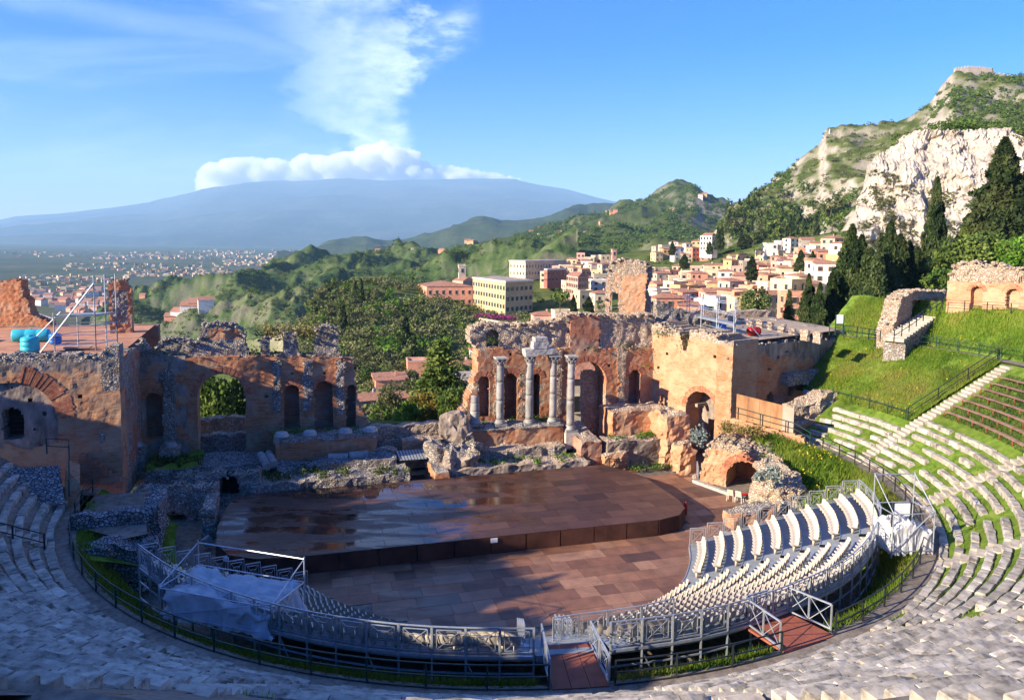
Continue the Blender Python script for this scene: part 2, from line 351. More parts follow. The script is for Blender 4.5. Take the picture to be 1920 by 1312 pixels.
M['broad'] = leafmat('broad_leaf', [(.03, .065, .014), (.075, .13, .022), (.145, .195, .035)], .25)
M['olive'] = leafmat('olive_leaf', [(.07, .085, .035), (.14, .155, .055), (.22, .215, .09)], .22)
M['bright'] = leafmat('bright_leaf', [(.04, .10, .012), (.09, .19, .02), (.15, .26, .03)], .3)
M['autumn'] = leafmat('yellowing_leaf', [(.12, .11, .02), (.25, .19, .03), (.34, .24, .04)], .25)
M['silver'] = leafmat('silver_leaf', [(.16, .20, .17), (.27, .32, .28), (.34, .38, .33)], .15)
M['bougain'] = leafmat('bougainvillea', [(.22, .03, .14), (.36, .05, .2)], .2)
M['drygrass'] = leafmat('dry_grass', [(.16, .13, .04), (.28, .22, .07), (.34, .28, .1)], .25)
M['bark'] = pmat('bark', [(.05, .035, .025), (.12, .085, .06), (.17, .13, .1)], 5., (1, 1, .3), bmp=.6, kind='object')
M['galv'] = pmat('galvanised_steel', [(.34, .37, .40), (.50, .53, .56)], 6., rough=.45, metal=.55, bmp=.0, bigamt=.15, big=1.)
M['deckgrey'] = pmat('grey_deck', [(.20, .22, .23), (.30, .32, .33)], 3., rough=.6, bmp=.1, bigamt=.2)
M['seat'] = pmat('cream_plastic', [(.46, .395, .30), (.53, .46, .36)], 2., rough=.45, bmp=0., spec=.4, bigamt=.06)
M['railgreen'] = plain('green_paint', (.018, .055, .045), .5, var=.3)
M['railblack'] = plain('dark_paint', (.02, .025, .024), .5, var=.3)
M['railblue'] = plain('cable_blue', (.05, .20, .42), .5)
M['white'] = plain('white_board', (.75, .76, .76), .5)
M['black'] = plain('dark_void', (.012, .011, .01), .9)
M['red'] = plain('red_paint', (.55, .03, .025), .4)
M['redwood'] = pmat('red_stained_wood', [(.20, .06, .035), (.32, .10, .06)], 2., rough=.7, bigamt=.15)
M['bench'] = pmat('bench_wood', [(.16, .085, .055), (.30, .175, .12), (.36, .23, .16)], 1.5, (1, 1, 4), rough=.8, bmp=.2, bigamt=.2)
M['rust'] = pmat('rusty_sheet', [(.20, .085, .035), (.38, .19, .085), (.48, .26, .13)], .9, (1, 1, .35), rough=.75, bmp=.15, rnd=.1, bigamt=.25)
M['sheet'] = pmat('pale_board', [(.38, .26, .19), (.46, .33, .25)], 1.2, rough=.8, bigamt=.1)
M['teal'] = plain('teal_tank', (.035, .42, .50), .45, var=.1)
M['bluep'] = plain('blue_plastic', (.02, .15, .5), .4, var=.15)
M['maroon'] = plain('maroon_barrel', (.28, .015, .015), .3, var=.2)
M['deckred'] = pmat('cocciopesto_deck', [(.30, .125, .065), (.46, .22, .12), (.52, .28, .17)], .9, bmp=.25, bigamt=.2)
M['decktan'] = pmat('tan_deck', [(.24, .17, .11), (.38, .29, .20), (.44, .35, .25)], .8, bmp=.25, bigamt=.2)
def panelmat(name, cols, wet=.0, rough=.7, rnd=.3):
    m, nt, b, _ = nodes(name)
    vec = coords(nt, 'world', (1, 1, 1)); f = ntex(nt, vec, 1.1, 8, .65)
    rmp = ramp(nt, objrand(nt), [(i/(len(cols)-1), c) for i, c in enumerate(cols)])
    g = ramp(nt, f, [(.3, (.62, .62, .62)), (.7, (1.25, 1.2, 1.15))])
    c = mixc(nt, 1., rmp, g, 'MULTIPLY')
    ws = ntex(nt, coords(nt, 'world', (.35, 1.3, 1)), .55, 5, .6)
    if wet:
        w = ramp(nt, ws, [(.44, (0, 0, 0)), (.56, (1, 1, 1))])
        sx = nn(nt, 'ShaderNodeSeparateXYZ'); nt.links.new(coords(nt), sx.inputs[0]); mr = nn(nt, 'ShaderNodeMapRange'); nt.links.new(mathn(nt, 'ADD', sx.outputs[0], mathn(nt, 'MULTIPLY', ws, 8.)), mr.inputs[0])
        for i, q in zip((1, 2, 3, 4), (10., 3., .12, 1.)): mr.inputs[i].default_value = q
        w = mathn(nt, 'MULTIPLY', w, mr.outputs[0])
        c = mixc(nt, mathn(nt, 'MULTIPLY', w, .5), c, mixc(nt, .55, c, (.02, .01, .008)))
        rr = nn(nt, 'ShaderNodeMapRange'); nt.links.new(w, rr.inputs[0]); rr.inputs[3].default_value = rough; rr.inputs[4].default_value = max(.06, rough-wet); nt.links.new(rr.outputs[0], b.inputs['Roughness'])
        b.inputs['Specular IOR Level'].default_value = .55
    else: b.inputs['Roughness'].default_value = rough; b.inputs['Specular IOR Level'].default_value = .3
    nt.links.new(c, b.inputs['Base Color']); return m
M['stagepanel'] = panelmat('wet_stage_board', [(.035, .016, .012), (.075, .034, .024), (.055, .024, .017), (.105, .05, .034), (.06, .028, .02)], wet=.44, rough=.5)
M['floorpanel'] = panelmat('orchestra_board', [(.25, .115, .065), (.17, .075, .042), (.31, .155, .09), (.085, .042, .03), (.21, .095, .055), (.35, .19, .115), (.12, .052, .032), (.27, .14, .085)], wet=.30, rough=.62)
M['fascia'] = pmat('stage_fascia', [(.03, .013, .01), (.07, .03, .022), (.10, .045, .03)], .9, rough=.5, bmp=.1)
def tarpmat():
    m, nt, b, out = nodes('plastic_tarp')
    b.inputs['Base Color'].default_value = (.62, .64, .66, 1); b.inputs['Roughness'].default_value = .35; b.inputs['Specular IOR Level'].default_value = .5
    f = ntex(nt, coords(nt), 1.6, 6, .65, .8); bump(nt, b, f, .8, .12)
    nt.links.new(ramp(nt, f, [(.3, (.66, .67, .68)), (.7, (.84, .84, .84))]), b.inputs['Base Color'])
    tr = nn(nt, 'ShaderNodeBsdfTranslucent'); tr.inputs[0].default_value = (.7, .7, .68, 1); mx = nn(nt, 'ShaderNodeMixShader'); mx.inputs[0].default_value = .35
    nt.links.new(b.outputs[0], mx.inputs[1]); nt.links.new(tr.outputs[0], mx.inputs[2]); nt.links.new(mx.outputs[0], out.inputs[0]); return m
M['tarp'] = tarpmat()
# ---------------------------------------------------------------- terrain
def smooth1(x): return x
class Fan:
    """a piece of country given by sight lines: per column x a list of (y, distance) from near to far"""
    def __init__(s, cols):
        s.cx = np.array([c[0] for c in cols], float); s.y = np.array([[p[0] for p in c[1]] for c in cols], float); s.d = np.array([[p[1] for p in c[1]] for c in cols], float)
    def at(s, x):
        y = np.array([np.interp(x, s.cx, s.y[:, k]) for k in range(s.y.shape[1])]); d = np.array([np.interp(x, s.cx, s.d[:, k]) for k in range(s.d.shape[1])]); return y, d
    def dist(s, x, y):                      # distance of the ground seen at a pixel
        yy, dd = s.at(x); o = np.argsort(yy); return float(np.interp(y, yy[o], dd[o]))
    def point(s, x, y): return D(x, y, s.dist(x, y))
    def build(s, name, mat, step=10, rows=40, amp=0., freq=1., kind='structure', rdg=0., skirt=60., cap=0, logd=False, fall=None, vn=0., edge=1.):
        xs = np.arange(s.cx[0], s.cx[-1]+.1, step); K = s.y.shape[1]; tt = np.linspace(0, K-1, rows)
        P = np.zeros((len(xs), rows+1, 3))
        for i, x in enumerate(xs):
            y, d = s.at(x)
            yy = np.interp(tt, np.arange(K), y); dd = np.interp(tt, np.arange(K), d)
            for j in range(rows): P[i, j] = D(x, yy[j], dd[j])
            P[i, rows] = P[i, rows-1]*[1.08, 1.08, 1]-[0, 0, skirt]
        Q = P.copy(); sc = np.array([1, 1, 0])
        if amp or rdg:
            w = np.minimum(1, np.arange(rows+1)/(rows*.12)+.15)[None, :]
            w = w*np.where(np.arange(rows+1) >= rows-1, edge, 1)[None, :]
            if amp: Q[..., 2] += w*amp*fbm(P*freq*sc+3.7, 5)
            if rdg: Q[..., 2] += w*rdg*(ridged(P*freq*.7*sc+9.1, 5)-.4)
        if vn: Q += vn*np.stack([fbm(P*freq*2.2+o, 4) for o in (1., 41., 83.)], -1)
        nx, ny = len(xs), rows+1; I = np.arange(nx*ny).reshape(nx, ny)
        Fq = np.stack([I[:-1, :-1], I[1:, :-1], I[1:, 1:], I[:-1, 1:]], -1).reshape(-1, 4)
        s.Q = Q; s.xs = xs; s.rows = rows; s.K = K
        return mk(name, Q.reshape(-1, 3), Fq, mat, smooth=True, kind=kind)
    def ground(s, x, t):                    # a point of the built surface, t in 0..1 near to far
        i = np.clip((x-s.xs[0])/(s.xs[1]-s.xs[0]), 0, len(s.xs)-1.001); j = np.clip(t*(s.rows-1), 0, s.rows-1.001)
        a, b = int(i), int(j); fi, fj = i-a, j-b
        return (s.Q[a, b]*(1-fi)+s.Q[a+1, b]*fi)*(1-fj)+(s.Q[a, b+1]*(1-fi)+s.Q[a+1, b+1]*fi)*fj
    def ground_px(s, x, y):
        yy, _ = s.at(x); K = s.K; o = np.argsort(yy); t = np.interp(y, yy[o], np.arange(K)[o])/(K-1); return s.ground(x, t)

Z_PLAIN = -150.
LM = dict(
 etna=landmat('volcano_land', [(.008, .012, .012), (.04, .05, .034), (.11, .105, .075)], (.10, .09, .08), .0006, .5, (.4, .8), 60.),
 plain=landmat('plain_land', [(.028, .042, .022), (.06, .08, .035), (.10, .105, .05), (.18, .155, .10)], (.16, .14, .11), .0016, .2, (.2, .5), 6.),
 far=landmat('far_ridge_land', [(.02, .04, .018), (.045, .065, .025), (.075, .085, .035)], (.14, .13, .11), .004, .5, (.5, .8), 18.),
 cone=landmat('cone_hill_land', [(.03, .05, .015), (.06, .085, .02), (.11, .125, .035)], (.30, .26, .2), .012, .95, (.62, .86), 6.),
 mid=landmat('green_ridge_land', [(.02, .042, .016), (.045, .08, .022), (.085, .12, .035), (.13, .14, .055)], (.20, .18, .13), .012, .7, (.5, .8), 6.),
 hill=landmat('hillside_land', [(.03, .05, .012), (.065, .095, .02), (.12, .14, .035), (.20, .18, .09)], (.36, .31, .23), .03, .6, (.55, .8), 1.5),
 mount=landmat('mountain_land', [(.035, .055, .014), (.075, .10, .022), (.13, .14, .04)], (.42, .37, .29), .018, 1.0, (.62, .86), 3.))

etna = Fan([(x, [(480, 12500), (y+.55*(470-y), 19000), (y+.2*(470-y), 24000), (y, 28500)]) for x, y in
  [(-420, 436), (-160, 425), (0, 412), (30, 405), (110, 400), (220, 388), (300, 378), (380, 358), (450, 347), (520, 341), (600, 343), (700, 339), (800, 337), (900, 335), (965, 336), (1000, 345), (1060, 354), (1120, 371), (1180, 384), (1260, 400), (1400, 428), (1600, 450), (1900, 463), (2300, 468)]])
etna.build('volcano', LM['etna'], 14, 34, amp=70, freq=1/2600., skirt=400, rdg=130, edge=.12)
# level land out to the horizon
g = np.array([(-60000, 200, Z_PLAIN), (60000, 200, Z_PLAIN), (60000, 60000, Z_PLAIN), (-60000, 60000, Z_PLAIN)], float)
n = 60; gx = np.linspace(-1, 1, n); gx = np.sign(gx)*np.abs(gx)**2*33000; gy = 250+np.linspace(0, 1, n)**2*33500
A, B = np.meshgrid(gx, gy, indexing='ij'); PV_ = np.stack([A, B, np.full_like(A, Z_PLAIN)], -1)
I = np.arange(n*n).reshape(n, n); mk('ground', PV_.reshape(-1, 3), np.stack([I[:-1, :-1], I[1:, :-1], I[1:, 1:], I[:-1, 1:]], -1).reshape(-1, 4), LM['plain'], smooth=True, kind='structure')
def seamat():
    m, nt, b, _ = nodes('sea_water'); b.inputs['Base Color'].default_value = (.02, .08, .16, 1); b.inputs['Roughness'].default_value = .2
    bump(nt, b, ntex(nt, coords(nt), .05, 5), .3, 1.); return m
sp_ = [G(x, y, Z_PLAIN+1.2) for x, y in [(-900, 585), (20, 585), (62, 590), (88, 600), (104, 618), (112, 660), (120, 760), (-900, 900)]]
mk('sea', sp_, [tuple(range(len(sp_)))[::-1]], seamat(), kind='structure')
bp = [G(x, y, Z_PLAIN+.8) for x, y in [(20, 578), (66, 585), (100, 596), (116, 620), (122, 660), (112, 660), (104, 618), (88, 600), (62, 590), (20, 585)]]
mk('beach', bp, [tuple(range(len(bp)))[::-1]], plain('beach_sand', (.42, .36, .28), .9), kind='structure')

far = Fan([(x, [(500, 3600), (y+.5*(494-y), 5200), (y, 6400)]) for x, y in
  [(520, 497), (580, 484), (620, 470), (650, 462), (690, 452), (720, 458), (760, 452), (800, 440), (850, 424), (880, 410), (905, 404), (940, 412), (980, 410), (1030, 405), (1075, 398), (1130, 405), (1200, 412), (1300, 425), (1500, 450)]])
far.build('far_ridge', LM['far'], 6, 34, amp=60, rdg=70, freq=1/700., skirt=300, edge=.3)
knoll = Fan([(x, [(500, 2900), (y+.5*(496-y), 3300), (y, 3700)]) for x, y in [(600, 496), (640, 486), (670, 478), (700, 464), (718, 458), (735, 470), (760, 478), (800, 480), (860, 476), (940, 480)]])
knoll.build('far_knoll', LM['far'], 5, 20, amp=20, rdg=30, freq=1/260., skirt=200, edge=.3)
cone = Fan([(x, [(500, 1000), (y+.55*(480-y), 1700), (y+.25*(480-y), 2100), (y, 2500)]) for x, y in
  [(900, 474), (960, 462), (1000, 448), (1060, 434), (1120, 414), (1150, 400), (1180, 386), (1210, 375), (1236, 360), (1258, 347), (1268, 342), (1285, 344), (1298, 342), (1312, 358), (1330, 375), (1352, 388), (1372, 396), (1420, 406), (1520, 420)]])
cone.build('cone_hill', LM['cone'], 4, 90, amp=20, rdg=26, freq=1/160., skirt=200, edge=.12, vn=4.)
ridge = Fan([(x, [(yb, db), (yb+.55*(y-yb), db*1.18), (y, dt)]) for x, y, yb, db, dt in
  [(150, 600, 720, 900, 1150), (205, 570, 700, 880, 1200), (250, 545, 690, 860, 1300), (281, 539, 680, 850, 1400), (328, 533, 670, 840, 1450), (403, 529, 665, 830, 1500), (416, 520, 660, 830, 1500), (469, 511, 660, 820, 1550), (500, 503, 655, 820, 1600), (594, 495, 650, 800, 1650), (640, 494, 640, 800, 1650), (700, 489, 620, 780, 1600), (760, 479, 610, 760, 1550), (820, 472, 600, 750, 1500), (870, 464, 590, 740, 1450), (900, 456, 580, 730, 1400), (925, 458, 570, 720, 1380), (950, 466, 560, 720, 1350), (1000, 474, 540, 700, 1300), (1080, 480, 530, 700, 1300)]])
ridge.build('green_ridge', LM['mid'], 3, 110, amp=22, rdg=26, freq=1/120., skirt=160, edge=.1, vn=3.)
hill = Fan([(x, p) for x, p in [
 (-260, [(805, 74), (930, 110), (900, 200), (780, 420), (720, 700)]), (300, [(803, 76), (890, 110), (860, 200), (730, 420), (655, 800)]), (450, [(803, 76), (865, 110), (820, 200), (705, 400), (640, 700)]),
 (540, [(800, 77), (815, 130), (778, 205), (680, 300), (620, 380)]), (560, [(800, 77), (815, 130), (778, 205), (660, 300), (605, 370)]), (600, [(798, 78), (815, 130), (778, 205), (640, 310), (563, 390)]), (640, [(798, 78), (815, 130), (778, 205), (625, 320), (534, 420)]), (655, [(798, 78), (815, 130), (778, 205), (620, 320), (525, 430)]),
 (700, [(796, 78), (815, 130), (778, 205), (610, 320), (517, 450)]), (780, [(795, 78), (815, 130), (778, 205), (610, 320), (527, 460)]), (880, [(795, 79), (815, 130), (745, 205), (625, 320), (548, 470)]),
 (960, [(795, 80), (766, 110), (692, 190), (612, 330), (515, 600)]), (1000, [(793, 80), (762, 110), (688, 190), (608, 330), (495, 650)]), (1100, [(785, 82), (740, 110), (678, 190), (598, 330), (486, 700)]), (1200, [(775, 84), (715, 110), (665, 190), (590, 330), (470, 740)]),
 (1300, [(755, 85), (700, 110), (655, 190), (580, 330), (462, 740)]), (1400, [(720, 86), (680, 110), (645, 190), (572, 330), (452, 700)]), (1500, [(690, 87), (660, 110), (630, 190), (556, 320), (444, 600)]), (1600, [(650, 88), (640, 110), (600, 180), (525, 290), (432, 500)]),
 (1750, [(605, 89), (590, 110), (550, 165), (500, 220), (420, 350)]), (2000, [(575, 90), (560, 110), (520, 150), (460, 210), (390, 320)]), (2300, [(560, 90), (540, 110), (500, 150), (440, 210), (370, 320)])]])
hill.build('hillside', LM['hill'], 7, 90, amp=1.6, freq=1/28., skirt=80, edge=.4)
mount = Fan([(x, [(yb, db), (yb+.4*(y-yb), db+.35*(830-db)), (yb+.72*(y-yb), db+.68*(830-db)), (y, 830)]) for x, y, yb, db in
 [(1330, 452, 480, 640), (1352, 425, 475, 650), (1366, 402, 470, 650), (1372, 388, 468, 650), (1390, 378, 465, 650), (1405, 368, 462, 650), (1450, 340, 458, 630), (1480, 322, 455, 610), (1500, 306, 452, 600), (1538, 290, 448, 570), (1546, 262, 446, 560), (1580, 252, 442, 540), (1640, 250, 438, 480), (1680, 232, 430, 440), (1720, 212, 425, 400), (1745, 190, 422, 370), (1765, 160, 420, 350), (1790, 138, 415, 345), (1850, 146, 405, 335), (1920, 150, 400, 330), (2060, 160, 395, 325), (2300, 180, 390, 320)]])
mount.build('mountain', LM['mount'], 5, 90, amp=7, rdg=9, freq=1/45., skirt=120, vn=1.2, edge=.3)
def cliffmat():
    m, nt, b, _ = nodes('cliff_limestone')
    a = ntex(nt, coords(nt, 'world', (1, 1, .45)), .16, 9, .7); v = nn(nt, 'ShaderNodeTexVoronoi', feature='DISTANCE_TO_EDGE', Scale=.22); w = coords(nt, 'world', (1, 1, .5))
    d = nn(nt, 'ShaderNodeMix', data_type='VECTOR'); d.inputs['Factor'].default_value = .12; nt.links.new(w, d.inputs['A'])
    nz = nn(nt, 'ShaderNodeTexNoise', Scale=.4, Detail=4.); nt.links.new(w, nz.inputs['Vector']); sc_ = nn(nt, 'ShaderNodeVectorMath', operation='SCALE'); sc_.inputs['Scale'].default_value = 40; nt.links.new(nz.outputs['Color'], sc_.inputs[0]); nt.links.new(sc_.outputs[0], d.inputs['B']); nt.links.new(d.outputs['Result'], v.inputs['Vector'])
    c = ramp(nt, a, [(.26, (.20, .17, .13)), (.38, (.36, .31, .245)), (.52, (.49, .435, .355)), (.66, (.47, .40, .31)), (.8, (.3, .25, .19))])
    c = mixc(nt, mathn(nt, 'MULTIPLY', ramp(nt, v.outputs['Distance'], [(.0, (1, 1, 1)), (.05, (0, 0, 0))]), .6), c, (.12, .10, .075))
    nt.links.new(c, b.inputs['Base Color']); b.inputs['Roughness'].default_value = .95; b.inputs['Specular IOR Level'].default_value = .1
    bump(nt, b, mathn(nt, 'ADD', a, mathn(nt, 'MINIMUM', v.outputs['Distance'], .1)), .9, 1.6); return m
def cliff():
    tops = [(1600, 330), (1628, 312), (1640, 297), (1656, 286), (1684, 272), (1700, 254), (1720, 246), (1760, 244), (1800, 246), (1850, 243), (1890, 245), (1900, 260), (1960, 262), (2100, 250)]
    tx = [t[0] for t in tops]; ty = [t[1] for t in tops]; xs = np.concatenate([np.full(26, 1632.), np.arange(1632, 2101, 1.9)]); rows = 120; P = np.zeros((len(xs), rows+12, 3))
    for i, x in enumerate(xs):
        turn = max(0, 26-i)/26.; yt = np.interp(x, tx, ty)+1.5*math.sin(x*.31)+1.5*math.sin(x*.83)+10*turn; off = -62*math.exp(-(x-1632)/70.)
        d0 = 232-.055*(x-1618)+75*turn**1.2
        for j in range(rows):
            f = j/(rows-1); P[i, j] = D(x+off*(1-f)**1.25-6*turn, 545+(yt-545)*f, d0+24*f*f)
        for j in range(12): P[i, rows+j] = P[i, rows-1]+np.array([P[i, rows-1][0]/P[i, rows-1][1]*1.15, 1, .04])*3.2*(j+1)
    Q = P.copy(); q = P*[1, .5, .8]; cellv = np.floor(q/[3.4, 6, 2.8]+.8*np.stack([fbm(q/6.+o, 3) for o in (1., 9., 23.)], -1)).astype(np.int64)
    dep = 5.*(ridged(q/24., 4)-.3)+2.4*fbm(q/8., 4)+1.5*np.abs(fbm(q/3.+5, 3))+1.3*_h(cellv[..., 0], cellv[..., 1], cellv[..., 2])
    w = np.concatenate([np.ones(rows), np.linspace(.8, .1, 12)])[None, :]; dep = dep+.5*fbm(P/1.6, 3)+3.*fbm(P/[14., 14., 9.]+4, 3)
    Q[..., 1] -= dep*w; Q[..., 0] -= dep*w*.18; Q[..., 2] += w*.5*fbm(P/5., 3)
    nx, ny = Q.shape[:2]; I = np.arange(nx*ny).reshape(nx, ny)
    o = mk('cliff', Q.reshape(-1, 3), np.stack([I[:-1, :-1], I[1:, :-1], I[1:, 1:], I[:-1, 1:]], -1).reshape(-1, 4), cliffmat(), smooth=False, kind='structure'); return Q
CLIFF = cliff()
# ---------------------------------------------------------------- plants: leaf clouds, grass
def leafcloud(C, S, leaf, up=.0, asp=1.6, rng=RNG, tint=None):
    """one small bent quad per centre C (n,3); S overall jitter"""
    n = len(C); d = rng.normal(size=(n, 3)); d[:, 2] += up; d /= np.linalg.norm(d, axis=1)[:, None]
    e = rng.normal(size=(n, 3)); e -= (e*d).sum(1)[:, None]*d; e /= np.linalg.norm(e, axis=1)[:, None]
    s = leaf*(.6+.8*rng.random(n))[:, None]
    a = d*s*asp*.5; b = e*s*.5
    V = np.stack([C-a, C+b*.9, C+a, C-b*.9], 1).reshape(-1, 3); Fq = np.arange(4*n).reshape(n, 4)
    t = np.repeat(np.clip((rng.random(n)*.75+.12 if tint is None else tint+.3*(rng.random(n)-.5)), 0, 1), 4)
    return V, Fq, t
def clumps(n_cl, per, R3, cr, rng, shell=.55, flat=1.):
    d = rng.normal(size=(n_cl, 3)); d /= np.linalg.norm(d, axis=1)[:, None]; r = shell+(1-shell)*rng.random(n_cl)**.6
    c = d*r[:, None]*np.asarray(R3); q = rng.normal(size=(n_cl, per, 3)); q /= np.linalg.norm(q, axis=2)[..., None]; q *= (rng.random((n_cl, per, 1))**.4)*cr*(.6+.8*rng.random((n_cl, 1, 1)))
    q[..., 2] *= flat; t = np.repeat(rng.random(n_cl), per)
    return (c[:, None]+q).reshape(-1, 3), t, c
def trunkmb(h, r, limbs, rng, lean=.05):
    mb = MB(); p = np.zeros(3); k = 4
    for i in range(k):
        q = p+np.array([rng.normal()*lean*h/k, rng.normal()*lean*h/k, h/k]); mb.tube(p, q, r*(1-.16*i), r*(1-.16*(i+1)), 7, cap=False); p = q
    for c in limbs: s = np.array([0, 0, h*(.55+.4*rng.random())]); mb.tube(s, c, r*.38, r*.1, 5, cap=False)
    return mb
PLANT = {}
def plant_proto(key, kind, seed, n=1.):
    """unit plants: crown about 1 high (crown top at z=1)"""
    rng = np.random.default_rng(seed)
    if kind == 'cypress':
        N = int(2600*n); z = .06+.94*rng.random(N)**.85; w = .105*np.sin(np.clip((1-z)*1.25, 0, 1)*math.pi/2)**.75*(.55+.45*np.clip(z/.25, 0, 1))
        a = rng.random(N)*2*math.pi; lob = 1+.5*vnoise(np.c_[np.cos(a)*2.2+seed, np.sin(a)*2.2, z*13])+.22*vnoise(np.c_[np.cos(a)*5+seed, np.sin(a)*5, z*34]); rr = w*lob*np.sqrt(.45+.55*rng.random(N))
        C = np.c_[np.cos(a)*rr, np.sin(a)*rr, z]; t = np.clip(.5+.9*vnoise(C*[14, 14, 7]+seed), 0, 1)
        V, Fq, at = leafcloud(C, 0, .030/math.sqrt(n), 2.2, 2.4, rng, t); tr = trunkmb(.5, .018, [], rng, .01)
    elif kind == 'cedar':
        lay = []; T_ = []
        for k in range(17):
            z = .10+.86*k/16; w = .34*(1-z)**.8+.02; nb = int(9-4*k/16)
            for b in range(nb):
                a = 2*math.pi*(b+rng.random()*.8)/nb; m = int(48*n*(.5+w*2)); f = rng.random(m)**.7; ww = w*(.7+.5*rng.random())
                lay.append(np.c_[np.cos(a)*f*ww+rng.normal(size=m)*.028, np.sin(a)*f*ww+rng.normal(size=m)*.028, z-.07*f*f*1.2+rng.normal(size=m)*.014]); T_.append(np.full(m, rng.random()))
        C = np.vstack(lay); V, Fq, at = leafcloud(C, 0, .030/math.sqrt(n), .4, 1.7, rng, np.concatenate(T_)); tr = trunkmb(.9, .022, [], rng, .01)
    else:
        P = dict(round=((.42, .42, .34), .60, .16, 1.), umbrella=((.55, .55, .13), .84, .13, .6), bush=((.5, .5, .46), .48, .17, 1.), tall=((.27, .27, .40), .58, .13, 1.2), spread=((.52, .52, .30), .62, .17, .8))[kind]
        C, t, cc = clumps(int(26*max(.5, n)), int(42*n), P[0], P[2], rng, flat=P[3]); C[:, 2] += P[1]; cc[:, 2] += P[1]; keep = C[:, 2] > .02; C = C[keep]; t = t[keep]
        V, Fq, at = leafcloud(C, 0, .062/math.sqrt(n), .2, 1.5, rng, t); tr = trunkmb(P[1], .03 if kind != 'bush' else .018, cc[:6], rng)
    PLANT[key] = (V, Fq, at, tr)
for i in range(3):
    plant_proto(f'cypress{i}', 'cypress', 10+i, 4.5); plant_proto(f'cypress_s{i}', 'cypress', 20+i, .16)
    plant_proto(f'round{i}', 'round', 30+i, 1.6); plant_proto(f'round_s{i}', 'round', 40+i, .5); plant_proto(f'bush{i}', 'bush', 50+i, .9); plant_proto(f'bush_s{i}', 'bush', 60+i, .32)
    plant_proto(f'tall{i}', 'tall', 70+i, 1.2); plant_proto(f'tall_s{i}', 'tall', 80+i, .45); plant_proto(f'spread{i}', 'spread', 90+i, 1.4)
    plant_proto(f'umbrella{i}', 'umbrella', 100+i, .8)
for i in range(2): plant_proto(f'cedar{i}', 'cedar', 110+i, 2.0); plant_proto(f'cedar_s{i}', 'cedar', 120+i, .5)
_pl = {}
def plant_mesh(key, mat):
    if (key, mat) not in _pl:
        V, Fq, at, tr = PLANT[key]; _pl[key, mat] = (mesh_data('crown', V, Fq, M[mat], attr=at), tr.data('trunk', M['bark'], True))
    return _pl[key, mat]
def tree(name, p, h, key, mat, label, cat='tree', group=None, wide=1., rz=None):
    a, b = plant_mesh(key, mat); rz = random.random()*6.28 if rz is None else rz
    r = empty(name, p, label=label, cat=cat, group=group); mw = XF(np.asarray(p)-[0, 0, .15], rz, (h*wide, h*wide, h))
    link('crown', a, r, mw); link('trunk', b, r, mw); return r
def plant_mass(name, items, mat, label=None, cat=None):
    """many small plants that nobody could count, as one mesh: items (point, height, key, wide)"""
    VV, FF, AA, n = [], [], [], 0
    for p, h, key, wd in items:
        V, Fq, at, _ = PLANT[key]; a = random.random()*6.28; c, s = math.cos(a), math.sin(a)
        W_ = np.c_[(V[:, 0]*c-V[:, 1]*s)*h*wd, (V[:, 0]*s+V[:, 1]*c)*h*wd, V[:, 2]*h]+np.asarray(p)-[0, 0, .04*h]
        VV.append(W_); FF.append(Fq+n); AA.append(np.clip(at*.7+random.random()*.3, 0, 1)); n += len(V)
    return mk(name, np.vstack(VV), np.vstack(FF), M[mat], attr=np.concatenate(AA), kind='stuff', label=label, cat=cat)
def grass(name, P, h, w, mat, label, spread=.35, parent=None):
    """three-cornered blades standing at points P"""
    P = np.asarray(P, float); n = len(P); a = RNG.random(n)*6.283; hh = h*(.5+RNG.random(n)); d = np.c_[np.cos(a), np.sin(a), np.zeros(n)]*w/2
    tip = P+np.c_[RNG.normal(size=(n, 2))*spread*hh[:, None], hh]
    V = np.stack([P-d, P+d, tip], 1).reshape(-1, 3)
    t = np.clip(.5+.45*fbm(P*.35, 3)+.2*(RNG.random(n)-.5), 0, 1)
    return mk(name, V, np.arange(3*n).reshape(n, 3), M[mat], parent, attr=np.repeat(t, 3), kind='stuff', label=label, cat='grass' if parent is None else None)

# ---------------------------------------------------------------- the theatre bowl
R_RIM, Z_RIM, R_ROW, DR, SLOPE, R_PATH, R_TOP = 27.7, 3.0, 28.4, .72, .6, 41.2, 47.6
def zc(r): 
    r = np.asarray(r, float)
    return np.where(r < R_ROW, Z_RIM, np.where(r < R_PATH, Z_RIM+SLOPE*(r-R_ROW), np.where(r < R_PATH+1.2, Z_RIM+SLOPE*(R_PATH-R_ROW), Z_RIM+SLOPE*(R_PATH-R_ROW)+.73*(r-R_PATH-1.2))))
Z_TOP = float(zc(R_TOP))
def polar_sheet(name, r0, r1, a0, a1, zf, mat, nr=20, da=1., noise=.0, nf=.5, kind='structure', parent=None, **kw):
    rs = np.linspace(r0, r1, nr); aa = np.linspace(a0, a1, max(2, int(abs(a1-a0)/da)+1)); A, B = np.meshgrid(rs, aa, indexing='ij')
    Z = zf(A) if callable(zf) else np.full_like(A, zf)
    P = O3+np.stack([A*np.cos(np.radians(B)), A*np.sin(np.radians(B))], -1)@np.stack([E1, E2])+np.stack([0*Z, 0*Z, Z], -1)
    if noise: P[..., 2] += noise*fbm(P*nf, 4)
    I = np.arange(P.shape[0]*P.shape[1]).reshape(P.shape[:2])
    return mk(name, P.reshape(-1, 3), np.stack([I[:-1, :-1], I[1:, :-1], I[1:, 1:], I[:-1, 1:]], -1).reshape(-1, 4), mat, parent, smooth=True, kind=kind, **kw)
polar_sheet('podium_slope', 24.4, R_RIM-.25, -186, 10, lambda r: np.interp(r, (24.4, 25.4, 27.3), (-.3, 1.2, 2.95)), M['grassland'], 10, 1.5, .12, 1.2)
polar_sheet('rim_walkway', R_RIM-.3, R_ROW+.1, -186, 16, Z_RIM, M['earth'], 6, 1.)
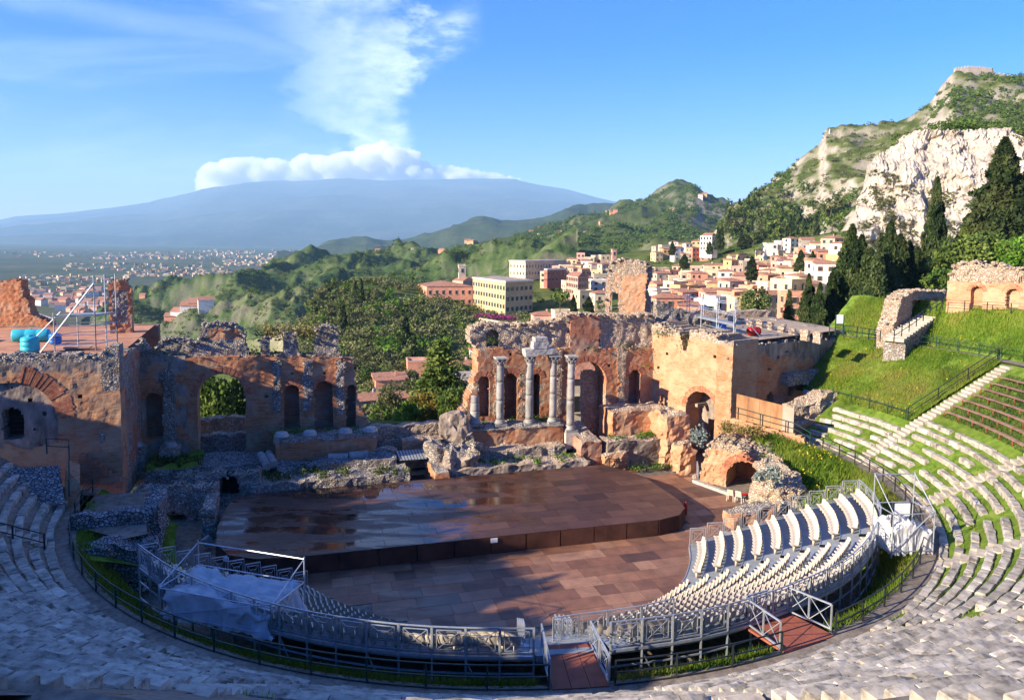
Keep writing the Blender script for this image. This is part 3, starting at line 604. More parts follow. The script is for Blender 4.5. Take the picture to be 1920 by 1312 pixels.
polar_sheet('upper_path', R_PATH-.1, R_PATH+1.3, -190, 18, float(zc(R_PATH+.5))+.01, M['earth'], 4, 1.)
polar_sheet('upper_bank', R_PATH+1.2, R_TOP, -200, 20, zc, M['grassland'], 16, 1., .15, .6)
polar_sheet('hilltop', R_TOP-.05, 95, -200, -60, Z_TOP-.05, M['grassland'], 8, 3., .2, .2)
polar_sheet('bank_shoulder', R_TOP-.05, 60, -60, 22, lambda r: Z_TOP-.05-(r-R_TOP)*.1, M['grassland'], 6, 3., .2, .2)

# squared stone, a dozen worn shapes
BLOCKS = []
for k in range(12):
    rng = np.random.default_rng(300+k); nx = 3
    X = np.linspace(-.5, .5, nx+1); V = []; F_ = []
    ring = [(-.5, 0), (.5, 0), (.5, .82), (.42, 1.), (-.42, 1.), (-.5, .82)]
    for i, x in enumerate(X):
        sh = .95 if i in (0, nx) else 1
        for (y, z) in ring: V.append((x+rng.normal()*.012, y*sh+rng.normal()*.03, z*(1 if sh == 1 else .95)+rng.normal()*.03))
    m_ = len(ring)
    for i in range(nx):
        for j in range(m_): F_.append((i*m_+j, (i+1)*m_+j, (i+1)*m_+(j+1) % m_, i*m_+(j+1) % m_))
    F_ += [tuple(range(m_)), tuple(range(nx*m_, (nx+1)*m_))[::-1]]
    BLOCKS.append(mesh_data('stone_block', V, F_, M['limestone']))
STAIRS = [-9.2, -29.5, -50.5, -72, -95, -119, -142.5, -165.]
def polmat(r, a, z, ln, dp, h, j=.0):
    aa = R(a); er = E1*math.cos(aa)+E2*math.sin(aa); et = np.array([-er[1], er[0], 0.])
    q = R(random.gauss(0, j)); et, er = et*math.cos(q)+er*math.sin(q), er*math.cos(q)-et*math.sin(q)
    return frame(POL(r, a, z), et, er, (0, 0, 1), (ln, dp, h))
GR_STRIP = []
def wedge(a0, a1, nrow, grassy, foot, miss, r_max_stone=99., lens=(.65, 1.7), seat_d=.42):
    w0, w1 = min(a0, a1), max(a0, a1)
    mk_root = lambda r0, r1: polar_sheet('seating_wedge', r0, r1, w0, w1, lambda r: Z_RIM+SLOPE*np.maximum(0, r-R_ROW)-.12, M['grassland'] if grassy else M['earth'], 12, 1., .05, 1.2)
    half_k = nrow//2 if nrow > 10 else nrow; r_half = R_ROW+DR*half_k-.06
    r_end = max(R_PATH, R_ROW+DR*nrow+.2)
    root = mk_root(R_ROW-.05, r_half if half_k < nrow else R_PATH)
    cnt = 0
    for k in range(nrow):
        if k == half_k: root = mk_root(r_half, r_end); cnt = 0
        r = R_ROW+.30+DR*k; z = Z_RIM+SLOPE*(r-R_ROW)+.06
        if r > r_max_stone: break
        st = R(.0); half = math.degrees(.62/r)
        a = w0+half
        while a < w1-half-.3:
            ln = random.uniform(*lens); da = math.degrees(ln/r)
            if a+da > w1-half: da = w1-half-a; ln = R(da)*r
            if ln < .3: break
            if random.random() > miss and cnt < 300:
                dep = seat_d*random.uniform(.92, 1.06)
                me = random.choice(BLOCKS); o = link('stone_block', me, root, polmat(r+random.gauss(0, .015), a+da/2, z-.34+random.gauss(0, .018), ln*.962, dep, .40, .7)); cnt += 1
            elif cnt < 300: GR_STRIP.extend([(r+random.uniform(-.2, .2), a+random.random()*da, z-.15) for _ in range(14)])
            a += da
        # tread behind the seat edge
        a = w0+half; rt = r+max(.30, seat_d/2+.07)+.0
        while a < w1-half-.3:
            ln = random.uniform(*lens)*1.1; da = math.degrees(ln/rt)
            if a+da > w1-half: da = w1-half-a; ln = R(da)*rt
            if ln < .3: break
            if foot and random.random() > miss*.8 and cnt < 300:
                link('stone_block', random.choice(BLOCKS), root, polmat(rt, a+da/2, z-.40+random.gauss(0, .03), ln*.955, .23, .36, 1.1)); cnt += 1
            else: GR_STRIP.extend([(rt+random.uniform(-.17, .17), a+random.random()*da, z-.16) for _ in range(int(ln*(26 if grassy else 11)))])
            if foot and random.random() < .6: GR_STRIP.extend([(rt+random.choice((-.18, .18))+random.uniform(-.05, .05), a+random.random()*da, z-.12) for _ in range(random.randint(6, 22))])
            a += da
    return root
wedge(7, -9.2, 6, True, False, .12, 33.2)
wedge(-9.2, -29.5, 8, True, False, .14, 34.9)
wedge(-29.5, -50.5, 17, True, False, .10)
wedge(-50.5, -72, 17, True, False, .04)
wedge(-72, -95, 22, False, False, .03, lens=(.7, 1.7), seat_d=.585)
wedge(-95, -119, 10, False, False, .03, lens=(.7, 1.7), seat_d=.585)
wedge(-119, -142.5, 22, False, False, .04, lens=(.7, 1.6), seat_d=.56)
wedge(-142.5, -165, 14, False, False, .05, lens=(.8, 1.7), seat_d=.5)
wedge(-165, -184, 9, False, False, .12, lens=(1., 1.9))
STEP = MB().box(-.5, .5, -.5, .5, 0, 1).data('step', M['limestone_warm'], jit=.03, jf=2.)
for a in STAIRS:
    st = empty('stairway', POL(R_ROW, a, Z_RIM), kind='structure'); n_st = int((R_PATH-R_ROW)/.36)
    if a < -80: n_st = min(n_st, 22)
    for k in range(n_st):
        r = R_ROW+.15+.36*k; link('step', STEP, st, polmat(r+.1, a+random.gauss(0, .05), Z_RIM+SLOPE*.36*k-.22, random.uniform(1.0, 1.2), .44, .34, 1.5))
polar_sheet('lower_lawn', 33.3, R_PATH, -8.0, 17, lambda r: zc(r)+.12, M['grassland'], 18, .8, .12, .9)
# ---------------------------------------------------------------- lawns, turf, rails on the bowl
def on_bowl(n, r0, r1, a0, a1, dz=.05):
    r = np.sqrt(RNG.random(n)*(r1*r1-r0*r0)+r0*r0); a = np.radians(a0+RNG.random(n)*(a1-a0))
    return O3+(r*np.cos(a))[:, None]*E1+(r*np.sin(a))[:, None]*E2+np.c_[np.zeros(n), np.zeros(n), zc(r)+dz]
P = on_bowl(36000, 33.2, R_PATH-.1, -8., 17, .05); grass('lawn_grass', P, .26, .05, 'grass', 'long green grass on the lower lawn beside the right wing')
P = on_bowl(30000, R_PATH+1.4, R_TOP-.2, -24, 19, .0); grass('lawn_grass', P, .28, .055, 'grass', 'long green grass on the upper bank below the brick portico')
P = np.vstack([on_bowl(9000, 33.3, R_PATH-.1, -8., 17, .05), on_bowl(8000, R_PATH+1.4, R_TOP-.2, -24, 19, .0)]); P = P[fbm(P*.22, 4) > .25]; grass('dry_tufts', P, .3, .05, 'drygrass', 'straw-coloured tufts scattered through both lawns', .5)
fl = np.vstack([on_bowl(420, 33.4, R_PATH, -8, 15, .28), on_bowl(380, R_PATH+1.5, R_TOP, -22, 17, .28)]); fl = fl[fbm(fl*.3, 3) > .05]
V, Fq, at = leafcloud(fl, 0, .11, 1., 1.1); mk('wild_flowers', V, Fq, M['flower'], attr=at, kind='stuff', label='small yellow flowers dotted over both lawns', cat='flowers')
gs = np.array([POL(r, a, z) for r, a, z in GR_STRIP]); grass('turf_tufts', gs, .15, .045, 'grass', 'green tufts growing between the stone seat blocks', .45)
aa = np.concatenate([RNG.random(15000)*62-130, RNG.random(9000)*64-70, RNG.random(4000)*34-164]); aa = aa[~(((aa > -102.6) & (aa < -95.8)) | ((aa > -81.2) & (aa < -72.8)))]; rr = 25.5+RNG.random(len(aa))*2.0
P = np.array([POL(r, a, float(np.interp(r, (24.4, 25.4, 27.3), (-.3, 1.2, 2.95)))-.03) for r, a in zip(rr, aa)]); grass('moat_grass', P, .36, .055, 'grass', 'bright grass between the steel stands and the rim fence')

def railing(name, P, label, h=1.0, every=2.2, mat='railgreen', rails=(1., .52), r_post=.035, cat='railing', group=None, r_rail=.024, base=False):
    P = [np.asarray(p, float) for p in P]; root = empty(name, P[0], label=label, cat=cat, group=group)
    seg = [np.linalg.norm(b-a) for a, b in zip(P[:-1], P[1:])]; S = np.concatenate([[0], np.cumsum(seg)]); A = np.array(P)
    at = lambda s: np.array([np.interp(s, S, A[:, i]) for i in range(3)])
    n = max(1, round(S[-1]/every))
    for k in range(n+1):
        p = at(S[-1]*k/n); MB().bar(p, p+[0, 0, h], r_post*2, r_post*2).build('post', M[mat], root)
    for f in list(rails)+([.04] if base else []):
        mb = MB(); 
        for a, b in zip(P[:-1], P[1:]): mb.bar(a+[0, 0, h*f], b+[0, 0, h*f], r_rail*2, r_rail*2)
        mb.build('rail', M[mat], root)
    return root
def arc(r, a0, a1, z, n): return [POL(r, a, z) for a in np.linspace(a0, a1, n)]
railing('rim_railing', arc(R_RIM, -101.8, -184, Z_RIM, 46), 'dark green rim railing curving along the shaded left seats to the entrance ramp', 1.0, 2.35, 'railgreen', base=True)
railing('rim_railing', arc(R_RIM, -96.4, -80.6, Z_RIM, 12), 'short black rim railing between the entrance ramp and the side gangway', 1.0, 2.35, 'railblack', base=True)
railing('rim_railing', arc(R_RIM, -73.6, 7, Z_RIM, 42), 'black rim railing sweeping round the sunlit right side up to the rusty screen', 1.0, 2.2, 'railblack')
railing('stair_railing', [POL(r, -7.6, float(zc(r))+.1) for r in (33.2, 36, 38.6, 41)], 'black sloping handrail between the lower lawn and the stone stairs', 1.05, 2.6, 'railblack')
railing('lawn_fence', [POL(33.1, a, float(zc(33.1))+.15) for a in (-7.4, -2.5, 2.5, 7.5)], 'low green fence along the bottom edge of the lower lawn', .95, 2.4, 'railgreen', rails=(.8,))
railing('path_railing', [POL(R_PATH, a, float(zc(R_PATH))) for a in np.linspace(-7.5, 16, 12)], 'thin green railing on the lower side of the grassy mid path', 1.0, 2.2, 'railgreen', r_post=.026, r_rail=.016)
railing('path_railing', [POL(R_PATH+1.3, a, float(zc(R_PATH+1.25))) for a in np.linspace(-15, 12.5, 14)], 'thin green railing on the upper side of the grassy mid path', 1.0, 2.3, 'railgreen', r_post=.026, r_rail=.016)
railing('seat_railing', [POL(28.9, -163.3, 3.1), POL(31.0, -163.3, 4.2), POL(33., -163.2, 5.4)], 'black handrail climbing beside the shaded steps at far left', 1., 1.5, 'railblack')
_p = [G(0, 1262+38, 8.6), G(122, 1289+38, 8.6)]
railing('corner_railing', [_p[0]+[-1.5, -.3, 0], _p[0], _p[1]], 'black handrail cut off at the bottom left corner of the view', .8, 3.2, 'railblack', r_post=.05, r_rail=.05, rails=(1.,))
# wooden benches above the stone rows at the right
for k in range(7):
    r = 34.75+.74*k; z = float(zc(r))+.06; a_l, a_r = -11.2, -28.2
    lab = ['lowest', 'second lowest', 'third lowest', 'middle', 'third highest', 'second highest', 'highest'][k]
    root = empty('bench_row', POL(r, -19, z), label=f'long brown wooden bench, {lab} of the seven rows beside the sunlit stairs', cat='bench', group='wooden benches on the right bank')
    for s_ in range(2):
        mb = MB(); rr_ = r-.10+.2*s_; A_ = np.linspace(a_l, a_r, 12)
        for a, b in zip(A_[:-1], A_[1:]): mb.bar(POL(rr_, a, z+.34), POL(rr_, b, z+.34), .17, .045)
        mb.build('plank', M['bench'], root)
    for a in np.linspace(a_l, a_r, 7): MB().bar(POL(r-.02, a, z-.25), POL(r-.02, a, z+.325), .05, .07).build('leg', M['redwood'], root)
P = on_bowl(9000, 34.6, 40, -11, -28.5, -.02); grass('bench_turf', P, .2, .06, 'weed', 'leafy weeds growing under the wooden benches')
root = empty('bench_row', POL(R_PATH+.3, -12.5, float(zc(R_PATH))), label='red painted bench on the mid path above the stairs', cat='bench')
MB().bar(POL(R_PATH+.4, -12., float(zc(R_PATH))+.42), POL(R_PATH+.4, -17, float(zc(R_PATH))+.42), .35, .05).build('plank', M['red'], root)
for a in (-12.4, -16.6): MB().bar(POL(R_PATH+.4, a, float(zc(R_PATH))), POL(R_PATH+.4, a, float(zc(R_PATH))+.39), .06, .3).build('leg', M['railblack'], root)

# ---------------------------------------------------------------- orchestra floor and stage
t_ = np.linspace(0, 2*math.pi, 97)[:-1]; Vf = [T(27*math.cos(a), 27*math.sin(a), -.03) for a in t_]
FLOOR = mk('orchestra_floor', Vf, [tuple(range(96))], M['earth'], kind='structure')
def clip(poly, c):                              # keep poly inside convex ccw polygon c
    for a, b in zip(c, c[1:]+c[:1]):
        out = []; e = (b[0]-a[0], b[1]-a[1]); f = lambda p: e[0]*(p[1]-a[1])-e[1]*(p[0]-a[0])
        for p, q in zip(poly, poly[1:]+poly[:1]):
            fp, fq = f(p), f(q)
            if fp >= 0: out.append(p)
            if fp*fq < 0: t = fp/(fp-fq); out.append((p[0]+(q[0]-p[0])*t, p[1]+(q[1]-p[1])*t))
        poly = out
        if len(poly) < 3: return []
    return poly
STAGE_POLY = [(-14.6, -7.6), (9.2, -7.6), (11.0, -7.1), (12.1, -5.9), (12.5, -4.3), (12.5, 1.3), (11.9, 3.0), (10.6, 5.3), (-18.2, 4.8), (-19.2, 3.2), (-19.66, -1.4), (-19.5, -4.2), (-18.6, -6.3), (-17., -7.3)]
def tiles(u0, u1, v0, v1, w, lens, inside, z, t, mat, root, name, cl=None, gap=.012):
    v = v0; n = 0
    while v < v1:
        u = u0-random.random()*max(lens)
        while u < u1:
            ln = random.choice(lens); q = [(u+gap, v+gap), (u+ln-gap, v+gap), (u+ln-gap, v+w-gap), (u+gap, v+w-gap)]
            if cl is not None: q = clip(q, cl)
            if len(q) >= 3 and inside(u+ln/2, v+w/2):
                zz = z+random.uniform(-.002, .002); MB().prism([T(a, b, 0) for a, b in q], zz-t, zz).build(name, mat, root); n += 1
            u += ln
        v += w
    return n
def in_floor(u, v):
    r = math.hypot(u, v)
    if 12.6 < u < 18.6 and -8.6 < v < 4.2: return True
    if 10.5 < u < 14. and 2.5 < v < 7: return True
    return v < -7.5 and r < 17.6 and u > -16.5
tiles(-17, 19, -18.4, 7, 1.22, (1.22, 1.22, 2.44), in_floor, .004, .03, M['floorpanel'], FLOOR, 'floor_panel')
stage = empty('stage_platform', T(-3.5, -1.5, 0), label='large dark wet wooden stage with rounded corners in front of the ruins', cat='stage')
tiles(-20, 13, -7.6, 5.4, 1.22, (2.44,), lambda u, v: True, 1.12, .04, M['stagepanel'], stage, 'deck_panel', STAGE_POLY)
bp_ = [(u*.995, v*.99) for u, v in STAGE_POLY]
MB().prism([T(u, v, 0) for u, v in bp_], 0, 1.07).build('stage_core', M['fascia'], stage)
edge = STAGE_POLY+STAGE_POLY[:1]
for (a, b) in zip(edge[:-1], edge[1:]):
    ln = math.hypot(b[0]-a[0], b[1]-a[1]); k = max(1, round(ln/2.44))
    for i in range(k):
        p = [a[0]+(b[0]-a[0])*i/k, a[1]+(b[1]-a[1])*i/k]; q = [a[0]+(b[0]-a[0])*((i+1)/k-.004), a[1]+(b[1]-a[1])*((i+1)/k-.004)]
        MB().bar(T(*p, .53), T(*q, .53), .04, 1.05).build('fascia_panel', M['fascia'], stage)
for px, py in ((925, 1010), (428, 1034)):
    p = L(G(px, py, .92)); o = MB().box(-.22, .22, -.03, .03, -.14, .14).data('notice', M['white']); 
    q = T(p[0] if px > 500 else -18.75, -7.66 if px > 500 else -6.35, .9); link('notice', o, None, frame(q, unit(E1 if px > 500 else E1*.7-E2*.75), unit(E2 if px > 500 else E2*.7+E1*.7), (0, 0, 1)), label='small white notice on the long front of the stage' if px > 500 else 'small pale blue notice on the rounded left corner of the stage', cat='notice')
ext = empty('fire_extinguisher', T(13.0, -4.4, 0), label='red fire extinguisher by the right end of the stage', cat='extinguisher')
MB().lathe([(.12, 0), (.15, .05), (.15, .75), (.1, .9), (.04, .95)], T(13., -4.4, 0), 12).build('cylinder', M['red'], ext, True); MB().box(-.05, .09, -.03, .03, .95, 1.05).build('valve', M['railblack'], ext, mw=XF(T(13., -4.4, 0)))
b_ = empty('red_crate', G(460, 1059, .3), label='small red crate on the floor at the left front of the stage', cat='crate'); MB().box(-.4, .4, -.25, .25, -.3, .2).build('crate_body', M['red'], b_, mw=XF(G(460, 1059, .3), TH)); MB().box(-.42, .42, -.27, .27, .2, .26).build('crate_lid', M['maroon'], b_, mw=XF(G(460, 1059, .3), TH))
# ---------------------------------------------------------------- steel stands with plastic seats
ST_IN = np.array([(10.0, -10.2), (8.7, -12.6), (6.5, -15.3), (3.35, -17.4), (0., -18.4), (-2.6, -18.7), (-4.1, -18.6), (-7.2, -17.6), (-9.9, -15.8), (-12.4, -13.), (-14.1, -10.4)])
ST_OUT = np.array([(21.4, -12.2), (19.9, -15.4), (17.4, -18.4), (11.4, -22.7), (3.3, -25.3), (-3.1, -25.4), (-5.1, -25.2), (-10.6, -23.4), (-15.6, -20.3), (-19.8, -16.0), (-22.4, -11.9)])
NROW, ZS0, ZSTEP = 10, .30, .325
def cat_(P, s):
    i = int(min(max(math.floor(s), 0), len(P)-2)); f = s-i; p0 = P[max(i-1, 0)]; p1 = P[i]; p2 = P[i+1]; p3 = P[min(i+2, len(P)-1)]
    return .5*((2*p1)+(-p0+p2)*f+(2*p0-5*p1+4*p2-p3)*f*f+(-p0+3*p1-3*p2+p3)*f**3)
def st_pt(s, k, z=0.): a = cat_(ST_IN, s); b = cat_(ST_OUT, s); p = a+(b-a)*k/NROW; return T(p[0], p[1], z)
def seat_mesh():
    mb = MB(); N = 5; prof = [(-.20, .40), (-.17, .425), (.0, .40), (.15, .41), (.20, .50), (.245, .74), (.25, .80)]
    V = []; n = len(prof); xs = [-.225, -.14, 0, .14, .225]
    for (y, z) in prof:
        for x in xs: V.append((x, y-(.05*(x/.225)**2 if z > .45 else 0), z+(.025*(x/.225)**2 if z < .45 else -.045*(x/.225)**2*(1 if z > .75 else 0))))
    F_ = [(i*5+j, i*5+j+1, (i+1)*5+j+1, (i+1)*5+j) for i in range(n-1) for j in range(4)]
    mb.add(V, F_); mb.add(np.array(V)+[0, .02, -.035], [f[::-1] for f in F_]); mb.box(-.05, .05, -.05, .08, .0, .40); return mb
SEAT_MB = seat_mesh(); SEAT = SEAT_MB.data('seat', M['seat'], True)
def panel_mesh(w=1.32, h=1.1):
    mb = MB(); t = .05
    for a, b in (((-w/2, 0, 0), (-w/2, 0, h)), ((w/2, 0, 0), (w/2, 0, h)), ((-w/2, 0, h), (w/2, 0, h)), ((-w/2, 0, .04), (w/2, 0, .04))): mb.bar(a, b, t, t, up=(0, 1, 0))
    i = w/2-.16; j0, j1 = .14, h-.14; t = .032
    for a, b in (((-i, 0, j0), (-i, 0, j1)), ((i, 0, j0), (i, 0, j1)), ((-i, 0, j1), (i, 0, j1)), ((-i, 0, j0), (i, 0, j0))): mb.bar(a, b, t, t, up=(0, 1, 0))
    i2 = i*.52; m0, m1 = .36, h-.36
    for a, b in (((-i2, 0, m0), (-i2, 0, m1)), ((i2, 0, m0), (i2, 0, m1)), ((-i2, 0, m1), (i2, 0, m1)), ((-i2, 0, m0), (i2, 0, m0))): mb.bar(a, b, .022, .022, up=(0, 1, 0))
    mb.bar((-i, 0, j0), (i, 0, j1), .024, .024, up=(0, 1, 0)); mb.bar((-i, 0, j1), (i, 0, j0), .024, .018, up=(0, 1, 0))
    return mb.data('rail_panel', M['galv'])
PANEL = panel_mesh()
def put_panel(p, q, root, lift=0., name='rail_panel'):
    p = np.asarray(p, float); q = np.asarray(q, float); d = q-p; d[2] = 0; ln = np.linalg.norm(d); ex = d/ln; return link(name, PANEL, root, frame((p+q)/2+[0, 0, lift], ex, (-ex[1], ex[0], 0), (0, 0, 1), (ln/1.38, 1, 1)))
def stand(label, s0, s1, ends=(False, False), back=True):
    root = empty('grandstand', st_pt((s0+s1)/2, 5), label=label, cat='grandstand', group='steel stands round the orchestra')
    n = max(6, int((s1-s0)*7)); S = np.linspace(s0, s1, n+1)
    V = []; F_ = []
    prof = []
    for k in range(NROW): prof += [(k, ZS0+ZSTEP*k-(ZSTEP if k else ZS0)), (k, ZS0+ZSTEP*k), (k+1, ZS0+ZSTEP*k)]
    prof += [(NROW, ZS0+ZSTEP*NROW-ZSTEP-.25)]; m = len(prof)
    for s in S:
        for k, z in prof: V.append(st_pt(s, k, z))
    for i in range(n):
        for j in range(m-1): F_.append((i*m+j, i*m+j+1, (i+1)*m+j+1, (i+1)*m+j))
    mk('deck', V, F_, M['deckgrey'], root)
    # front lip of each tread
    for k in range(NROW):
        mb = MB(); P_ = [st_pt(s, k+.02, ZS0+ZSTEP*k+.012) for s in S]
        for a, b in zip(P_[:-1], P_[1:]): mb.bar(a, b, .05, .03)
        mb.build('tread_edge', M['galv'], root)
    seats = []
    for k in range(NROW):
        ss = np.linspace(s0, s1, 400); P_ = np.array([st_pt(s, k+.62, ZS0+ZSTEP*k) for s in ss]); D_ = np.concatenate([[0], np.cumsum(np.linalg.norm(np.diff(P_, axis=0), axis=1))])
        q = np.arange(.75, D_[-1]-.6, .49)
        for d in q:
            s = np.interp(d, D_, ss); c = st_pt(s, k+.62, ZS0+ZSTEP*k+.0); out = unit(st_pt(s, k+1.2)-st_pt(s, k+.2)); ex = np.array([out[1], -out[0], 0]); seats.append((np.linalg.norm(c-CAM), frame(c, ex, out, (0, 0, 1), (1.08, 1.08, 1.)))) 
    seats.sort(key=lambda t: t[0])
    for _, mw in seats[:300]: link('seat', SEAT, root, mw)
    rest = seats[300:]
    if rest:
        V0 = SEAT_MB.verts(); VV = np.vstack([np.c_[V0, np.ones(len(V0))]@np.array(mw).T[:, :3] for _, mw in rest]); n0 = len(V0)
        FF = [tuple(i+n0*k for i in f) for k in range(len(rest)) for f in SEAT_MB.F]; mk('seats_beyond', VV, FF, M['seat'], root, smooth=True, kind='stuff')
    # back: rail panels, posts, ledgers
    if back:
        ss = np.linspace(s0, s1, 300); P_ = np.array([st_pt(s, NROW+.08) for s in ss]); D_ = np.concatenate([[0], np.cumsum(np.linalg.norm(np.diff(P_, axis=0), axis=1))]); npn = round(D_[-1]/1.38)
        pts = [st_pt(np.interp(D_[-1]*i/npn, D_, ss), NROW+.08, ZS0+ZSTEP*(NROW-1)) for i in range(npn+1)]
        for a, b in zip(pts[:-1], pts[1:]):
            put_panel(a, b, root, .08)
            for zz in (-.06, -.75, -1.6): MB().bar(a+[0, 0, zz], b+[0, 0, zz], .10 if zz > -.1 else .06, .12 if zz > -.1 else .06).build('ledger', M['galv'], root)
        for i, a in enumerate(pts):
            MB().bar(np.array([a[0], a[1], -.05]), a+[0, 0, 1.2], .075, .075).build('upright', M['galv'], root)
            if i < npn and i % 3 == 1: MB().bar(np.array([a[0], a[1], .3]), pts[i+1]+[0, 0, -.2], .05, .05).build('brace', M['galv'], root)
    for flag, s in zip(ends, (s0, s1)):
        if not flag: continue
        for k in range(NROW): put_panel(st_pt(s, k+.04, ZS0+ZSTEP*k), st_pt(s, k+1.0, ZS0+ZSTEP*k), root, .02, 'end_panel')
    return root
S_A = 2.0
stand('steel stand of cream seats at the far right, nearest the brick vault', 0, S_A-.13, (True, False))
stand('steel stand of cream seats between the aisle and the entrance ramp', S_A+.13, 4.85, (False, False))
LB = stand('steel stand of cream seats left of the entrance ramp', 6.12, 10, (False, True))
# aisle steps between the two right-hand stands
ais = empty('aisle_stairs', st_pt(S_A, 0), label='grey metal aisle steps between the two right stands', cat='stairs')
for k in range(NROW):
    for h_ in range(2):
        a = st_pt(S_A-.13, k+.5*h_, ZS0+ZSTEP*(k-.5+.5*h_)); b = st_pt(S_A+.13, k+.5*h_, ZS0+ZSTEP*(k-.5+.5*h_)); c = st_pt(S_A+.13, k+.5*h_+.5, a[2]); d = st_pt(S_A-.13, k+.5*h_+.5, a[2])
        lo = np.array([0, 0, -.16]); MB().hexa([a+lo, b+lo, c+lo, d+lo, a, b, c, d]).build('step', M['deckgrey'], ais)
# entrance ramp at the middle and the side gangway, with their gates
ramp_ = empty('entrance_ramp', POL(26.5, -99, 3.), label='reddish brown entrance ramp crossing from the rim walk to the stands', cat='ramp')
za = ZS0+ZSTEP*9
for j in range(3):
    a0, a1 = -101.5+1.55*j, -100.0+1.55*j
    MB().hexa([*(POL(r, a, z-.08) for r, a, z in ((27.75, a0, 3.05), (27.75, a1, 3.05), (24.9, a1, za), (24.9, a0, za))), *(POL(r, a, z) for r, a, z in ((27.75, a0, 3.05), (27.75, a1, 3.05), (24.9, a1, za), (24.9, a0, za)))]).build('ramp_board', M['redwood'], ramp_)
for a in (-101.7, -96.9):
    for k in range(2): put_panel(POL(27.7-1.38*k, a, 3.06), POL(27.7-1.38*(k+1), a, 3.06), ramp_, .03, 'side_panel')
vom = empty('entrance_passage', st_pt(5.5, 5), label='stepped passage through the stands lined with railing panels below the ramp', cat='passage')
for k in range(NROW):
    a = [st_pt(4.87, k, ZS0+ZSTEP*k-.02), st_pt(6.1, k, ZS0+ZSTEP*k-.02), st_pt(6.1, k+1, ZS0+ZSTEP*k-.02), st_pt(4.87, k+1, ZS0+ZSTEP*k-.02)]
    MB().hexa([p-[0, 0, .3] for p in a]+a).build('step', M['deckgrey'], vom)
for k in (0, 1, 2, 3): put_panel(st_pt(4.9, k+.05, ZS0+ZSTEP*k), st_pt(4.9, k+1, ZS0+ZSTEP*k), vom, .02); put_panel(st_pt(6.08, k+.05, ZS0+ZSTEP*k), st_pt(6.08, k+1, ZS0+ZSTEP*k), vom, .02)
q = [st_pt(s, 5.9, ZS0+ZSTEP*6) for s in np.linspace(3.95, 5.6, 6)]
for a, b in zip(q[:-1], q[1:]): put_panel(a, b, vom, .05)
gw = empty('side_gangway', POL(26.5, -77, 3.), label='reddish gangway with tall grey gates at the right of the stands', cat='gangway')
for j in range(3):
    a0, a1 = -80.2+2.1*j, -78.15+2.1*j; MB().hexa([*(POL(r, a, 2.95) for r, a in ((27.75, a0), (27.75, a1), (25.2, a1), (25.2, a0))), *(POL(r, a, 3.05) for r, a in ((27.75, a0), (27.75, a1), (25.2, a1), (25.2, a0)))]).build('gangway_board', M['redwood'], gw)
def gate(p, q, h, root):
    p = np.asarray(p, float); q = np.asarray(q, float); up = np.array([0, 0, h]); m_ = (p+q)/2; mb = MB()
    for a, b in ((p, p+up), (q, q+up), (p+up, q+up), (p+up*.12, q+up*.12), (m_+up*.12, m_+up)): mb.bar(a, b, .07, .06)
    for a, b in ((p+up*.12, m_+up), (m_+up*.12, p+up), (m_+up*.12, q+up), (q+up*.12, m_+up)): mb.bar(a, b, .03, .03)
    mb.build('gate', M['galv'], root)
gate(POL(27.5, -80.4, 3.05), POL(25.4, -80.0, 3.05), 1.25, gw); gate(POL(27.5, -73.7, 3.05), POL(25.4, -74.2, 3.05), 1.25, gw); gate(POL(25.3, -80., 3.05), POL(25.3, -77.2, 3.05), 1.35, gw)

